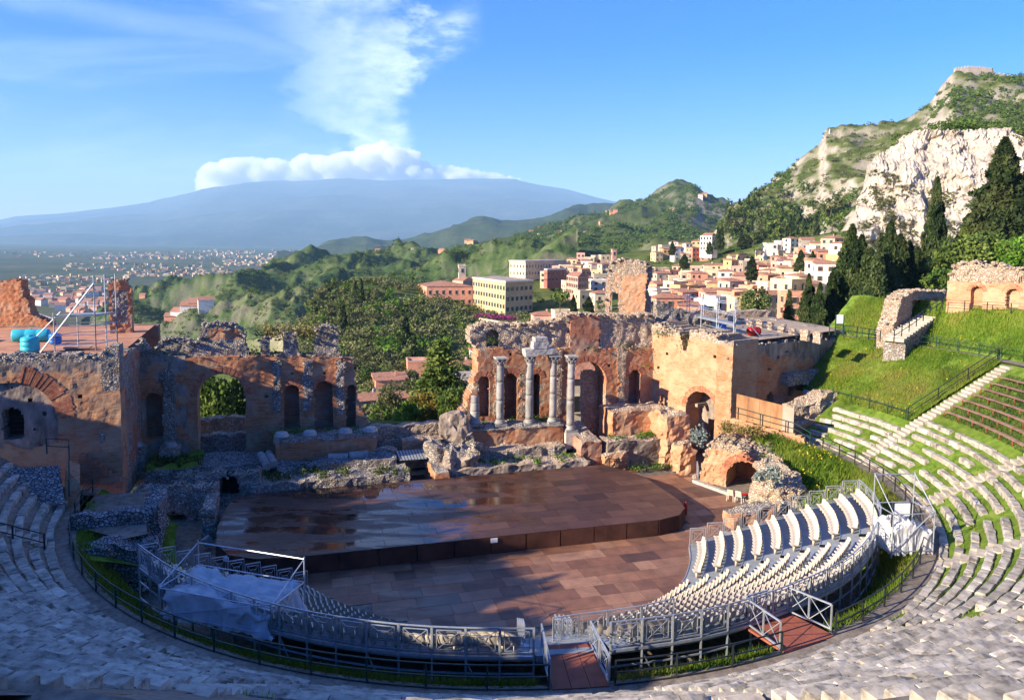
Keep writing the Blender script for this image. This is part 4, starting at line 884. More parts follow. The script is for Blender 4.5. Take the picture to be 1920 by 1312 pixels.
# ---------------------------------------------------------------- scaffold bays draped with plastic
def tarp_box(label, c, ex, ey, w, d, h, post_h, tilt):
    ex = unit(ex); ey = unit(ey); c = np.asarray(c, float); root = empty('covered_scaffold', c, label=label, cat='scaffold')
    pt = lambda a, b, z: c+ex*a*w/2+ey*b*d/2+np.array([0, 0, z])
    for a, b in ((-1, -1), (1, -1), (1, 1), (-1, 1)): MB().tube(pt(a, b, 0), pt(a, b, post_h*(1 if b > 0 else .62)), .035, n=6).build('upright', M['galv'], root)
    for (a, b), (a2, b2) in (((-1, -1), (1, -1)), ((1, -1), (1, 1)), ((1, 1), (-1, 1)), ((-1, 1), (-1, -1))):
        for z in (.35, .62*post_h-.15): MB().tube(pt(a, b, z), pt(a2, b2, z), .028, n=6).build('ledger', M['galv'], root)
    MB().tube(pt(-1, 1, post_h-.1), pt(1, 1, post_h-.1), .032, n=6).build('top_rail', M['galv'], root)
    for a in (-1, 1): MB().tube(pt(a, -1, .62*post_h-.1), pt(a, 1, post_h-.1), .028, n=6).build('brace', M['galv'], root)
    MB().tube(pt(-1, -1, .3), pt(1, -1, .62*post_h), .028, n=6).build('brace', M['galv'], root)
    n = 64; g_ = np.linspace(-1.12, 1.12, n); A, B = np.meshgrid(g_, g_, indexing='ij'); m = np.maximum(np.abs(A), np.abs(B)); q2 = np.stack([A*1.3, B*1.3, 0*A+w], -1)
    top = h*(.80+.20*fbm(q2, 3)+tilt*B*.22)+.16*ridged(np.stack([A*3.2+.6*fbm(q2*2, 2), B*3.2, 0*A+3], -1), 3)   # sags between what it covers
    drop = np.clip((m-.86)/.24, 0, 1); ang = np.arctan2(B, A); fold = .07*np.sin(ang*13+5*fbm(q2*2.2, 3))*drop+.05*fbm(q2*5+11, 3)*drop
    z = top*(1-drop**1.3)+.10+.16*np.abs(fbm(q2*4, 2))*drop; k = np.where(m > .86, .97/np.maximum(m, .86)*(1-.10*drop*(1-drop)*4*.6), 1.)
    P_ = c+((A*k+fold*np.sign(A)*(np.abs(A) > .84))*w*.5)[..., None]*ex+((B*k+fold*np.sign(B)*(np.abs(B) > .84))*d*.5)[..., None]*ey+np.stack([0*z, 0*z, z], -1)+.05*np.stack([fbm(q2*6+o, 3) for o in (0., 5., 9.)], -1)
    I = np.arange(n*n).reshape(n, n); mk('tarpaulin', P_.reshape(-1, 3), np.stack([I[:-1, :-1], I[1:, :-1], I[1:, 1:], I[:-1, 1:]], -1).reshape(-1, 4), M['tarp'], root, smooth=True); return root
p0 = G(300, 1165, 2.7); p1 = G(505, 1205, 2.7); ex_ = unit(p1-p0); ey_ = np.array([-ex_[1], ex_[0], 0])
tarp_box('scaffold bay draped in crumpled white plastic behind the left stand', (p0+p1)/2+ey_*1.35, ex_, ey_, np.linalg.norm(p1-p0)*1.02, 2.6, 1.35, 2.75, .6)
p0 = G(1622, 1045, 2.9); p1 = G(1708, 1042, 2.9); ex_ = unit(p1-p0); ey_ = np.array([-ex_[1], ex_[0], 0])
tb = tarp_box('small scaffold bay draped in white plastic on the sunny right bank', (p0+p1)/2+ey_*.8+ex_*1.3, ex_, ey_, np.linalg.norm(p1-p0)*.9, 1.9, 1.9, 4.2, .3)
p = G(1690, 965, 5.2); bd = empty('white_board', p-[0, 0, .9], label='blank white board on a steel frame above the right scaffold', cat='board'); MB().box(-.5, .5, -.03, .03, -.05, .65).build('board', M['white'], bd, mw=XF(p, .1))
for s in (-.52, .52): MB().box(s-.04, s+.04, -.05, .05, -1.6, .7).build('post', M['railblack'], bd, mw=XF(p, .1))
# chairs by the vault
def chair(p, rz, label):
    r = empty('plastic_chair', p, label=label, cat='chair', group='beige chairs by the vault'); mw = XF(p, rz, 1.12); mb = MB()
    mb.box(-.22, .22, -.2, .2, .42, .46).build('seat', M['seat'], r, mw=mw)
    bk = MB(); bk.hexa([(-.22, .17, .46), (.22, .17, .46), (.22, .2, .46), (-.22, .2, .46), (-.2, .27, .86), (.2, .27, .86), (.2, .3, .86), (-.2, .3, .86)]); bk.build('backrest', M['seat'], r, mw=mw)
    for sx in (-1, 1):
        for sy in (-1, 1): MB().bar((sx*.2, sy*.18, .42), (sx*.23, sy*.21, 0), .045, .045).build('leg', M['seat'], r, mw=mw)
chair(G(1370, 938, .01), 2.6, 'beige plastic chair, left of the pair in front of the vault'); chair(G(1386, 941, .01), 2.5, 'beige plastic chair, right of the pair in front of the vault')
chair(G(1414, 931, .01), 1.2, 'beige plastic stool-like chair deeper inside the vault shade')
mt = MB().box(-1.6, 1.6, -.16, .16, 0, .05); mt.build('red_strip', M['red'], None, mw=XF(G(1400, 926, .02), .22), label='flat red strip on the floor at the vault mouth', cat='mat')
# ---------------------------------------------------------------- ruined walls: relief grids with real openings and niches
class Plane:
    """upright wall plane through local points a -> b; s runs along it, w goes away from the viewer side"""
    def __init__(s, a, b, flip=False):
        s.a = np.array(a, float); d = np.array(b, float)-s.a; s.len = np.linalg.norm(d); s.d = d/s.len; s.n = np.array([-s.d[1], s.d[0]])*(-1 if flip else 1)
        s.A = O3+E1*s.a[0]+E2*s.a[1]; s.X = E1*s.d[0]+E2*s.d[1]; s.N = E1*s.n[0]+E2*s.n[1]
    def px(s, x, y, w=0.):                   # (s, z) seen at a pixel
        r = ray(x, y); t = ((s.A+s.N*w-CAM)@s.N)/(r@s.N); p = CAM+r*t; return np.array([(p-s.A)@s.X, p[2]])
    def at(s, u, w, z): return s.A+np.asarray(u)[..., None]*s.X+np.asarray(w)[..., None]*s.N+np.stack([0*np.asarray(z), 0*np.asarray(z), np.asarray(z)], -1)
    def p(s, u, w, z): return s.A+s.X*u+s.N*w+np.array([0, 0, z])
    def mw(s, u, w, z, sc=(1, 1, 1)): return frame(s.p(u, w, z), s.X, s.N, (0, 0, 1), sc)
def poly_px(pl, pts): q = np.array([pl.px(x, y) for x, y in pts]); return q
class Relief:
    def __init__(s, pl, u0, u1, z0, z1, cell=.14):
        s.pl = pl; s.u = np.arange(u0, u1+cell, cell); s.z = np.arange(z0, z1+cell, cell); s.c = cell
        s.U, s.Z = np.meshgrid((s.u[:-1]+s.u[1:])/2, (s.z[:-1]+s.z[1:])/2, indexing='ij'); s.solid = np.ones(s.U.shape, bool); s.dep = np.zeros(s.U.shape); s.mat = np.zeros(s.U.shape, int)
        q = np.stack([s.U, s.Z, 0*s.U+u0], -1); s.n1 = fbm(q*1.4, 4); s.n2 = fbm(q*5+7, 3); s.Uw = s.U+.13*s.n1+.05*s.n2; s.Zw = s.Z+.12*fbm(q*1.6+21, 4)
    def top(s, pts, rough=1.): p = poly_px(s.pl, pts); o = np.argsort(p[:, 0]); s.solid &= s.Z < np.interp(s.U, p[o, 0], p[o, 1])+rough*(.16*s.n1+.10*s.n2)
    def side(s, pts, right=True, rough=1.):
        p = poly_px(s.pl, pts); o = np.argsort(p[:, 1]); e = np.interp(s.Z, p[o, 1], p[o, 0])+rough*(.2*s.n1+.12*s.n2)
        s.solid &= (s.U < e) if right else (s.U > e)
    def rect(s, x0, y0, x1, y1, warp=True):
        a = s.pl.px(x0, (y0+y1)/2); b = s.pl.px(x1, (y0+y1)/2); t = s.pl.px((x0+x1)/2, y0)[1]; bt = s.pl.px((x0+x1)/2, y1)[1]
        U, Z = (s.Uw, s.Zw) if warp else (s.U, s.Z); return (U > min(a[0], b[0])) & (U < max(a[0], b[0])) & (Z < t) & (Z > bt)
    def archp(s, x0, x1, yt, yb):
        a = s.pl.px(x0, yb*.5+yt*.5)[0]; b = s.pl.px(x1, yb*.5+yt*.5)[0]; t = s.pl.px((x0+x1)/2, yt)[1]; bt = s.pl.px((x0+x1)/2, yb)[1]; h = abs(b-a)/2; return (a+b)/2, h, t-h, bt
    def arch(s, x0, x1, yt, yb, grow=0.):
        uc, h, zs, zb = s.archp(x0, x1, yt, yb); h = h+grow; U = s.U+.03*s.n2; Z = s.Z
        return (np.abs(U-uc) < h) & (Z > zb) & ((Z < zs) | ((U-uc)**2+(Z-zs)**2 < h*h))
    def build(s, name, mats, T_=1.6, parent=None, rough=.035, **kw):
        nu, nz = s.U.shape; dep = np.where(s.solid, np.minimum(s.dep, T_-.1), T_); sol = s.solid
        dep = dep+np.where(sol, rough*s.n2*.8+.03*s.n1, 0)
        V, F_, Mi = [], [], []; n = 0
        def quads(P, m):
            nonlocal n
            k = len(P); V.append(P.reshape(-1, 3)); F_.append(np.arange(4*k).reshape(k, 4)+n); Mi.append(m); n += 4*k
        I, J = np.nonzero(sol); u0, u1, z0, z1 = s.u[I], s.u[I+1], s.z[J], s.z[J+1]
        # corner depths are averaged between neighbours of like depth, so the face undulates instead of stepping
        pad = np.pad(dep, 1, mode='edge'); ps = np.pad(sol, 1, mode='constant')
        def corner(i, j):
            base = dep[I, J]; acc = np.zeros(len(I)); cn = np.zeros(len(I))
            for di in (0, 1):
                for dj in (0, 1):
                    a, b = I+i+di, J+j+dj; ok = ps[a, b] & (np.abs(pad[a, b]-base) < .12); acc += np.where(ok, pad[a, b], 0); cn += ok
            return acc/np.maximum(cn, 1)
        d00, d10, d11, d01 = corner(0, 0), corner(1, 0), corner(1, 1), corner(0, 1)
        m = s.mat[I, J]
        quads(np.stack([np.stack(a, -1) for a in ((u0, d00, z0), (u1, d10, z0), (u1, d11, z1), (u0, d01, z1))], 1), m)
        tt = np.full_like(u0, T_); quads(np.stack([np.stack(a, -1) for a in ((u1, tt, z0), (u0, tt, z0), (u0, tt, z1), (u1, tt, z1))], 1), m)
        full = np.where(sol, dep, T_)
        for ax in (0, 1):
            for sg in (-1, 1):
                a, b = I+(sg if ax == 0 else 0), J+(sg if ax == 1 else 0); out = (a < 0) | (a >= nu) | (b < 0) | (b >= nz); aa, bb = np.clip(a, 0, nu-1), np.clip(b, 0, nz-1)
                nd = np.where(out, T_, full[aa, bb]); k = nd-dep[I, J] > .10
                if not k.any(): continue
                d0 = dep[I, J][k]; d1 = nd[k]; mm = m[k]; x0, x1, y0, y1 = u0[k], u1[k], z0[k], z1[k]
                if ax == 0: x = x1 if sg > 0 else x0; P_ = [(x, d0, y0), (x, d1, y0), (x, d1, y1), (x, d0, y1)]
                else: y = y1 if sg > 0 else y0; P_ = [(x0, d0, y), (x1, d0, y), (x1, d1, y), (x0, d1, y)]
                quads(np.stack([np.stack(q, -1) for q in P_], 1), mm)
        P = np.vstack(V); P = P+rough*np.stack([fbm(P*2.6+o, 3) for o in (3., 29., 61.)], -1)*[1., .6, 1.]
        Wd = s.pl.at(P[:, 0], P[:, 1], P[:, 2])
        return mk(name, Wd, np.vstack(F_), [M[k] for k in mats], parent, mi=np.concatenate(Mi), **kw)
def arch_ring(root, pl, uc, zs, h, width=.55, proud=-.03, mat='voussoir', a0=0., a1=math.pi, depth=.5, bt=.085):
    n = max(8, int((a1-a0)*h/bt)); mb = MB()
    for k in range(n):
        t0 = a0+(a1-a0)*(k+.08)/n; t1 = a0+(a1-a0)*(k+.92)/n; w = width*random.uniform(.86, 1.06); pr = proud+random.uniform(-.015, .015); P_ = []
        for ww in (pr, depth):
            for t, r in ((t0, h), (t1, h), (t1, h+w), (t0, h+w)): P_.append(pl.p(uc+math.cos(t)*r, ww, zs+math.sin(t)*r))
        mb.hexa([P_[0], P_[1], P_[2], P_[3], P_[4], P_[5], P_[6], P_[7]])
    return mb.build('voussoirs', M[mat], root, kind='stuff')
ROCKS = [rock(i, 1, .4) for i in range(6)]
def stones(name, P, r, mat, parent, flat=.75):
    VV, FF, n = [], [], 0
    for p in P:
        V, F_ = ROCKS[random.randrange(6)]; s = r*random.uniform(.5, 1.4); a = random.random()*6.28; c, q = math.cos(a), math.sin(a)
        W_ = V*[s, s*random.uniform(.7, 1.2), s*flat]; VV.append(np.c_[W_[:, 0]*c-W_[:, 1]*q, W_[:, 0]*q+W_[:, 1]*c, W_[:, 2]]+p); FF.append(F_+n); n += len(V)
    return mk(name, np.vstack(VV), np.vstack(FF), M[mat], parent, kind='stuff')
def cap_stones(rel, root, step=.3, T_=1.5, r=.16, mat='rubble', zmin=None):
    """loose stones along the broken upper edge of a wall"""
    P = []
    for u in np.arange(rel.u[0]+.1, rel.u[-1]-.1, step):
        i = min(int((u-rel.u[0])/rel.c), rel.U.shape[0]-1); js = np.nonzero(rel.solid[i])[0]
        if not len(js): continue
        z = rel.z[js[-1]+1]
        if zmin and z < zmin: continue
        for w in np.arange(.1, T_, .38):
            if random.random() < .75: P.append(rel.pl.p(u+random.gauss(0, .1), w+random.gauss(0, .08), z+random.uniform(-.08, .06)))
    if P: stones('loose_stones', P, r, mat, root)
def weeds(name, P, h, parent, mat='weed', n=40, leaf=.12, label=None):
    C = np.vstack([np.asarray(p)+RNG.normal(size=(n, 3))*[h*.5, h*.5, h*.35]+[0, 0, h*.25] for p in P]); V, Fq, at = leafcloud(C, 0, leaf, .5, 1.7); return mk(name, V, Fq, M[mat], parent, attr=at, kind='stuff', label=label, cat='plants' if label else None)
def lump(u0, u1, v0, v1, z0, z1, name, mats, parent=None, jit=.10, cell=.3, top_slope=(0, 0), taper=0., **kw):
    """broken block of masonry in theatre coordinates: finely divided box with worn faces, sides mats[0], top mats[1]"""
    nu, nv, nz = [max(2, int(round(abs(b-a)/cell))+1) for a, b in ((u0, u1), (v0, v1), (z0, z1))]; V, F_, Mi, n = [], [], [], 0
    def face(fn, a, b, m):
        nonlocal n
        A, B = np.meshgrid(np.linspace(0, 1, a), np.linspace(0, 1, b), indexing='ij'); P = fn(A, B); V.append(np.stack(P, -1).reshape(-1, 3)); I = np.arange(a*b).reshape(a, b)+n; F_.append(np.stack([I[:-1, :-1], I[1:, :-1], I[1:, 1:], I[:-1, 1:]], -1).reshape(-1, 4)); Mi.extend([m]*((a-1)*(b-1))); n += a*b
    du, dv, dz = u1-u0, v1-v0, z1-z0
    face(lambda A, B: (u0+A*du, v0+0*A, z0+B*dz), nu, nz, 0); face(lambda A, B: (u1-A*du, v1+0*A, z0+B*dz), nu, nz, 0)
    face(lambda A, B: (u0+0*A, v1-A*dv, z0+B*dz), nv, nz, 0); face(lambda A, B: (u1+0*A, v0+A*dv, z0+B*dz), nv, nz, 0); face(lambda A, B: (u0+A*du, v0+B*dv, z1+0*A), nu, nv, 1)
    P = np.vstack(V); f = (P[:, 2]-z0)/max(dz, .01)
    P[:, 2] += f*(top_slope[0]*(P[:, 0]-(u0+u1)/2)+top_slope[1]*(P[:, 1]-(v0+v1)/2))+f*jit*1.6*fbm(np.c_[P[:, :2]*.9, 0*f+z1], 3)
    if taper: c_ = np.array([(u0+u1)/2, (v0+v1)/2]); P[:, :2] = c_+(P[:, :2]-c_)*(1-taper*f)[:, None]
    P = P+jit*np.stack([fbm(P*1.7+o, 3) for o in (5., 37., 71.)], -1)*[1, 1, .5]
    Wd = O3+P[:, :1]*E1+P[:, 1:2]*E2+np.c_[0*f, 0*f, P[:, 2]]
    return mk(name, Wd, np.vstack(F_), [M[m] for m in mats], parent, mi=Mi, **kw)
V_W = 13.5
SCN = Plane((0, V_W), (10, V_W))
# ---- left half of the scaena
def scaena_left():
    pl = SCN; root = empty('stage_wall', pl.p(-18, .5, 1.), label='shaded left half of the ruined brick stage wall with a tall open arch', cat='ruined wall')
    u0 = pl.px(262, 760)[0]; u1 = pl.px(700, 790)[0]; r = Relief(pl, u0, u1, .2, pl.px(420, 598)[1]+.4)
    r.top([(255, 640), (268, 648), (288, 668), (296, 640), (345, 638), (371, 645), (376, 612), (400, 606), (440, 611), (455, 622), (461, 650), (468, 668), (488, 668), (491, 632), (504, 632), (507, 668), (530, 668), (532, 626), (556, 624), (560, 668), (588, 668), (592, 622), (606, 612), (628, 618), (634, 626), (638, 668), (662, 672), (668, 720), (672, 760), (700, 806)], .7)
    r.mat[:] = 0
    upper = r.Z > np.interp(r.U, [u0, u1], [pl.px(280, 668)[1], pl.px(660, 672)[1]])+.12*r.n1; r.mat[upper] = 1; r.dep[upper] = .45+.08*r.n1[upper]
    r.mat[r.rect(255, 655, 352, 850) & (r.n1 > -.15)] = 2
    band = r.rect(390, 618, 452, 637); r.mat[band] = 0
    for x0, x1, y0, y1 in ((306, 328, 690, 850), (512, 527, 676, 772), (568, 584, 676, 770), (630, 645, 674, 775)):
        k = r.rect(x0, y0, x1, y1); r.dep[k] = -.16+.05*r.n2[k]; r.mat[k] = 1
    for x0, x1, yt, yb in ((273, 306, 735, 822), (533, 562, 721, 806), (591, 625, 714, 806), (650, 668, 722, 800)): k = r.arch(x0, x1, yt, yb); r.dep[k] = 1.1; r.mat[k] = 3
    r.solid &= ~r.arch(371, 460, 701, 872)
    for x, y in ((548, 700), (608, 698), (500, 744), (552, 736)): r.dep[r.rect(x-3, y-3, x+3, y+3, False)] = .7
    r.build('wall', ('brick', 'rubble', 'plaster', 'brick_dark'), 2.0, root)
    for x0, x1, yt, yb, w in ((371, 460, 701, 850, .62), (533, 562, 721, 800, .6), (591, 625, 714, 800, .6), (273, 306, 735, 820, .45)): uc, h, zs, zb = r.archp(x0, x1, yt, yb); arch_ring(root, pl, uc, zs, h, w)
    cap_stones(r, root, .32, 1.8, .15); q = [pl.px(x, y) for x, y in ((340, 668), (470, 664), (515, 664), (575, 664), (640, 668), (655, 672), (300, 664), (480, 664))]
    weeds('weeds', [pl.p(a[0], .4, a[1]) for a in q], .8, root)
    dq = [pl.p(pl.px(x, 628)[0], 1.2, pl.px(x, 630)[1]) for x in range(490, 600, 7)]; weeds('dry_weeds', dq, .9, root, 'drygrass', 60, .14)
scaena_left()
# ---- right half of the scaena
def scaena_right():
    pl = SCN; root = empty('stage_wall', pl.p(8, .5, 1.), label='right half of the ruined stage wall behind the standing columns', cat='ruined wall')
    u0 = pl.px(862, 780)[0]; u1 = pl.px(1228, 700)[0]; r = Relief(pl, u0, u1, .2, pl.px(1100, 585)[1]+.5)
    r.top([(860, 790), (880, 618), (896, 612), (914, 608), (963, 611), (999, 608), (1012, 602), (1036, 606), (1054, 597), (1073, 589), (1103, 590), (1161, 593), (1207, 592), (1230, 590)], .9)
    r.side([(866, 790), (877, 755), (885, 725), (893, 700), (897, 682), (896, 657), (887, 645), (885, 621), (889, 600)], False)
    upper = r.Z > np.interp(r.U, [u0, pl.px(1060, 650)[0], u1], [pl.px(890, 655)[1], pl.px(1060, 655)[1], pl.px(1220, 652)[1]])+.15*r.n1
    r.mat[upper] = 1; r.dep[upper] = .35+.1*r.n1[upper]; k = r.rect(1070, 592, 1124, 655); r.mat[k] = 3; r.dep[k] = .05
    r.mat[(r.n1 > .55) & ~upper] = 1
    k = r.arch(913, 938, 618, 652); r.dep[k] = 1.3
    for x0, x1, y0, y1 in ((1036, 1052, 656, 830), (1158, 1172, 652, 800), (928, 944, 690, 780), (972, 994, 700, 780)): k = r.rect(x0, y0, x1, y1) & (r.n1 > -.4); r.mat[k] = 1; r.dep[k] = np.where(r.dep[k] == 0, -.12, r.dep[k])
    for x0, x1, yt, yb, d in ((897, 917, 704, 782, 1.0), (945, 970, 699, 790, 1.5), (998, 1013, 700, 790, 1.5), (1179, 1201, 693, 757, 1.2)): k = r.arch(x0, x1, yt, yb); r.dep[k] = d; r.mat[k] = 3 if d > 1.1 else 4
    r.solid &= ~r.arch(1062, 1136, 678, 845)
    k = r.rect(1104, 700, 1134, 840) & r.arch(1062, 1136, 678, 845); r.solid |= k; r.dep[k] = 1.75; r.mat[k] = 1
    for x, y in ((957, 664), (1143, 686), (1126, 640)): r.dep[r.rect(x-2.5, y-2.5, x+2.5, y+2.5, False)] = .6
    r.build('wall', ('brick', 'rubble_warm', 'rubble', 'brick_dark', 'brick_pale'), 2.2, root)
    for x0, x1, yt, yb, w in ((1062, 1136, 678, 830, .62), (945, 970, 699, 780, .55), (998, 1013, 700, 780, .45), (897, 917, 704, 780, .5), (1179, 1201, 693, 757, .5)): uc, h, zs, zb = r.archp(x0, x1, yt, yb); arch_ring(root, pl, uc, zs, h, w)
    cap_stones(r, root, .3, 2.0, .17, 'rubble_warm'); q = [pl.px(x, y) for x, y in ((1172, 650), (1185, 656), (1200, 660), (1210, 690), (1110, 654), (930, 642), (920, 640))]
    weeds('weeds', [pl.p(a[0], .1, a[1]) for a in q], .55, root)
scaena_right()
# ---- right wing
U_R = 19.3
WSIDE = Plane((19.15, 13.9), (22.4, 4.8), flip=False)            # s runs towards the viewer
WFRONT = Plane((22.4, 4.8), (40., 11.8))
def right_wing():
    pl = WSIDE; root = empty('stage_wing', T(21, 9, 0), label='tall sunlit brick wing on the right with a high arched doorway', cat='ruined building')
    r = Relief(pl, 0, pl.len, -.05, 13., .15)
    r.top([(1222, 604), (1236, 607), (1256, 618), (1274, 622), (1277, 640), (1284, 662), (1291, 640), (1293, 620), (1320, 622), (1345, 630), (1349, 650), (1352, 672), (1364, 672), (1368, 650), (1372, 641), (1395, 646)], .6)
    r.mat[:] = 0; up = r.Z > 11.3+.3*r.n1; r.mat[up] = 1
    r.mat[(r.n1 > .75)] = 3
    k = r.arch(1284, 1341, 733, 900); r.dep[k] = 2.0; r.mat[k] = 2
    k = r.rect(1299, 792, 1321, 900); r.dep[k] = 3.4; r.mat[k] = 2
    r.dep[r.rect(1237, 742, 1252, 770)] = .35
    for x, y in ((1297, 760), (1235, 690), (1250, 664), (1340, 668)): r.dep[r.rect(x-2.5, y-2.5, x+2.5, y+2.5, False)] = .6
    r.build('side_wall', ('brick_pale', 'rubble_warm', 'plaster', 'brick'), 3.6, root); uc, h, zs, zb = r.archp(1284, 1341, 733, 880); arch_ring(root, pl, uc, zs, h, .5, mat='voussoir')
    cap_stones(r, root, .35, 1.8, .18, 'rubble_warm')
    weeds('weeds', [pl.p(pl.px(x, y)[0], .0, pl.px(x, y)[1]) for x, y in ((1250, 622), (1256, 626), (1245, 630), (1285, 632), (1287, 642), (1283, 652), (1234, 628), (1244, 624))], .6, root, 'olive')
    pf = WFRONT; f = Relief(pf, 0, pf.len, 0, 13., .16)
    f.top([(1372, 640), (1385, 645), (1400, 648), (1440, 644), (1500, 639), (1560, 636), (1582, 640), (1640, 660)], .5)
    f.mat[:] = 0; q = f.Z > np.interp(f.U, [0, 4, 8, 14.7], [11.4, 10.2, 9.3, 8.6])+.5*f.n1; f.mat[q] = 1; q = f.Z > np.interp(f.U, [0, 14.7], [11.7, 11.2])+.3*f.n1; f.mat[q] = 2
    k = f.arch(1437, 1450, 736, 758); f.dep[k] = 1.3
    for x, y in ((1443, 693), (1459, 670), (1473, 720), (1475, 660)): f.dep[f.rect(x-2.5, y-2.5, x+2.5, y+2.5, False)] = .7
    k = f.rect(1478, 712, 1540, 760) & (f.n1 > -.6); f.dep[k] = .9
    k = f.rect(1464, 695, 1535, 716); f.dep[k] = -.9+.2*f.n1[k]; f.mat[k] = 2
    f.build('front_wall', ('brick', 'plaster', 'rubble'), 1.6, root); cap_stones(f, root, .34, 1.6, .17, 'rubble')
    d = [T(u, v, 11.25) for u, v in ((22.9, 5.3), (39.6, 12.), (40.5, 16), (41, 26), (26, 26), (20.2, 15))]; mk('roof_deck', d, [tuple(range(6))], M['decktan'], root)
    lump(39., 40.4, 12.4, 26, 0, 11.2, 'outer_wall', ('rubble', 'rubble'), root, .12, .6); lump(24, 41, 25.4, 26.6, 0, 12., 'rear_wall', ('rubble_warm', 'rubble_warm'), root, .12, .6)
    p0 = L(G(1372, 591, 12.)); p1 = L(G(1560, 628, 11.9))
    for k in range(9):
        a = p0+(p1-p0)*k/9; b = p0+(p1-p0)*(k+1)/9; lump(min(a[0], b[0])-.1, max(a[0], b[0])+.1, a[1]-.5, a[1]+.5, 10.9, 11.95, 'parapet', ('rubble_warm', 'rubble_warm'), root, .1, .35)
right_wing()
# ---- left wing, its deck, tower stumps
WL = Plane((-44, 5.), (-26.4, 5.)); WLS = Plane((-26.4, 5.05), (-26.55, V_W+.4))
def left_wing():
    pl = WL; root = empty('stage_wing', T(-30, 7, 3), label='brick wing at the left edge with a great blind arch and barred window', cat='ruined building')
    r = Relief(pl, 5., pl.len, 1.5, 13, .14)
    r.top([(-60, 668), (0, 668), (60, 668), (130, 664), (180, 668), (200, 655), (215, 648), (228, 650), (236, 655)], .6)
    r.mat[:] = 0; z1 = r.pl.px(100, 700)[1]; r.mat[(r.Z > z1+.35*r.n1) & (r.U < pl.px(200, 700)[0])] = 1
    k = r.rect(188, 655, 236, 730); r.mat[k] = 2
    z2 = r.pl.px(100, 678)[1]; r.mat[r.Z > z2+.2*r.n1] = 2
    uc, h, zs, zb = r.archp(-68, 108, 716, 860)
    ins = ((r.U-uc)**2+(r.Z-zs)**2 < h*h) | ((np.abs(r.U-uc) < h) & (r.Z < zs) & (r.Z > zb)); ins &= r.Z > r.pl.px(60, 835)[1]+.3*r.n1; r.mat[ins] = 1; r.dep[ins] = .14
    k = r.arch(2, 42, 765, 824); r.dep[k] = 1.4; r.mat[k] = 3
    for x, y, q in ((149, 743, 5), (20, 728, 3), (55, 752, 3), (82, 776, 3), (65, 806, 3)): r.dep[r.rect(x-q, y-q, x+q, y+q, False)] = .7
    r.build('front_wall', ('brick_pale', 'plaster', 'rubble', 'black', 'brick'), 1.6, root, rough=.03)
    arch_ring(root, pl, uc, zs, h, 1.15, -.04, 'voussoir', R(2), R(78), bt=.12); cap_stones(r, root, .34, 1.4, .17)
    q0 = pl.px(22, 800); 
    for f in np.linspace(-.6, .6, 5): MB().bar(pl.p(q0[0]-.8, .3, q0[1]+f), pl.p(q0[0]+.8, .3, q0[1]+f), .03).build('window_bar', M['railblack'], root)
    ps = WLS; s = Relief(ps, 0, ps.len, 1., 13, .16); s.solid &= s.Z < 11.6-.04*s.U+.2*s.n1; s.mat[s.n1 > .1] = 1; s.build('side_wall', ('brick_dark', 'rubble'), 1.4, root)
    d = [T(u, v, 11.45) for u, v in ((-48, 5.4), (-26.9, 5.4), (-27.0, 13), (-27.5, 27), (-48, 28))]; mk('roof_deck', d, [tuple(range(5))], M['deckred'], root)
    lump(-48, -27.2, 27., 28.2, 2, 11.5, 'rear_wall', ('brick_dark', 'rubble'), root, .1, .8)
    # lower stepped wall by the terrace
    for k in range(9):
        x0 = 150+k*9.5; y0 = 853+k*6; a = pl.px(x0, y0, -.5); b = pl.px(x0+10, y0, -.5); MB().hexa([pl.p(u, w, z) for u, w, z in ((a[0], -.7, .5), (b[0], -.7, .5), (b[0], 0, .5), (a[0], 0, .5), (a[0], -.7, a[1]), (b[0], -.7, a[1]), (b[0], 0, a[1]), (a[0], 0, a[1]))]).build('buttress_step', M['brick_dark'], root, jit=.05)
    return root
left_wing()
# pier and tower stump on the left roof
def pier():
    p = L(G(206, 625, 11.45)); q = L(G(240, 622, 11.45)); pl = Plane(p[:2], (p[0]+1.66, p[1]+.15)); root = empty('brick_pier', pl.p(.8, .8, 11.4), label='tall free-standing pier of brick and rubble rising from the left wing', cat='ruined pier')
    r = Relief(pl, 0, 1.75, 11.2, pl.px(222, 524)[1]+.3, .09); r.top([(200, 545), (206, 534), (214, 526), (226, 524), (236, 528), (242, 540)], .5); r.mat[(r.U > .25) & (r.U < 1.4) & (r.Z > pl.px(220, 608)[1]) & (r.Z < pl.px(220, 545)[1])] = 1
    r.build('pier_body', ('brick', 'rubble'), 1.4, root, rough=.05); cap_stones(r, root, .25, 1.3, .15); weeds('weeds', [pl.p(.6, .4, r.z[-1]-.5)], .3, root, 'drygrass')
    a = L(G(-40, 612, 11.45)); b = L(G(56, 612, 11.45)); pt = Plane(a[:2], b[:2]); root = empty('brick_tower_stump', pt.p(3, .6, 11.4), label='jagged reddish brick stump at the far left edge behind the tanks', cat='ruined wall')
    r = Relief(pt, -6, pt.px(92, 600)[0]+.3, 11.2, pt.px(20, 520)[1]+.4, .11); r.top([(-200, 528), (-40, 527), (0, 528), (20, 524), (40, 527), (42, 552), (52, 565), (58, 590), (75, 597), (92, 606), (100, 625)], .5); r.build('wall', ('brick', 'rubble'), 1.3, root, rough=.05); cap_stones(r, root, .3, 1.2, .14, 'brick_dark')
pier()
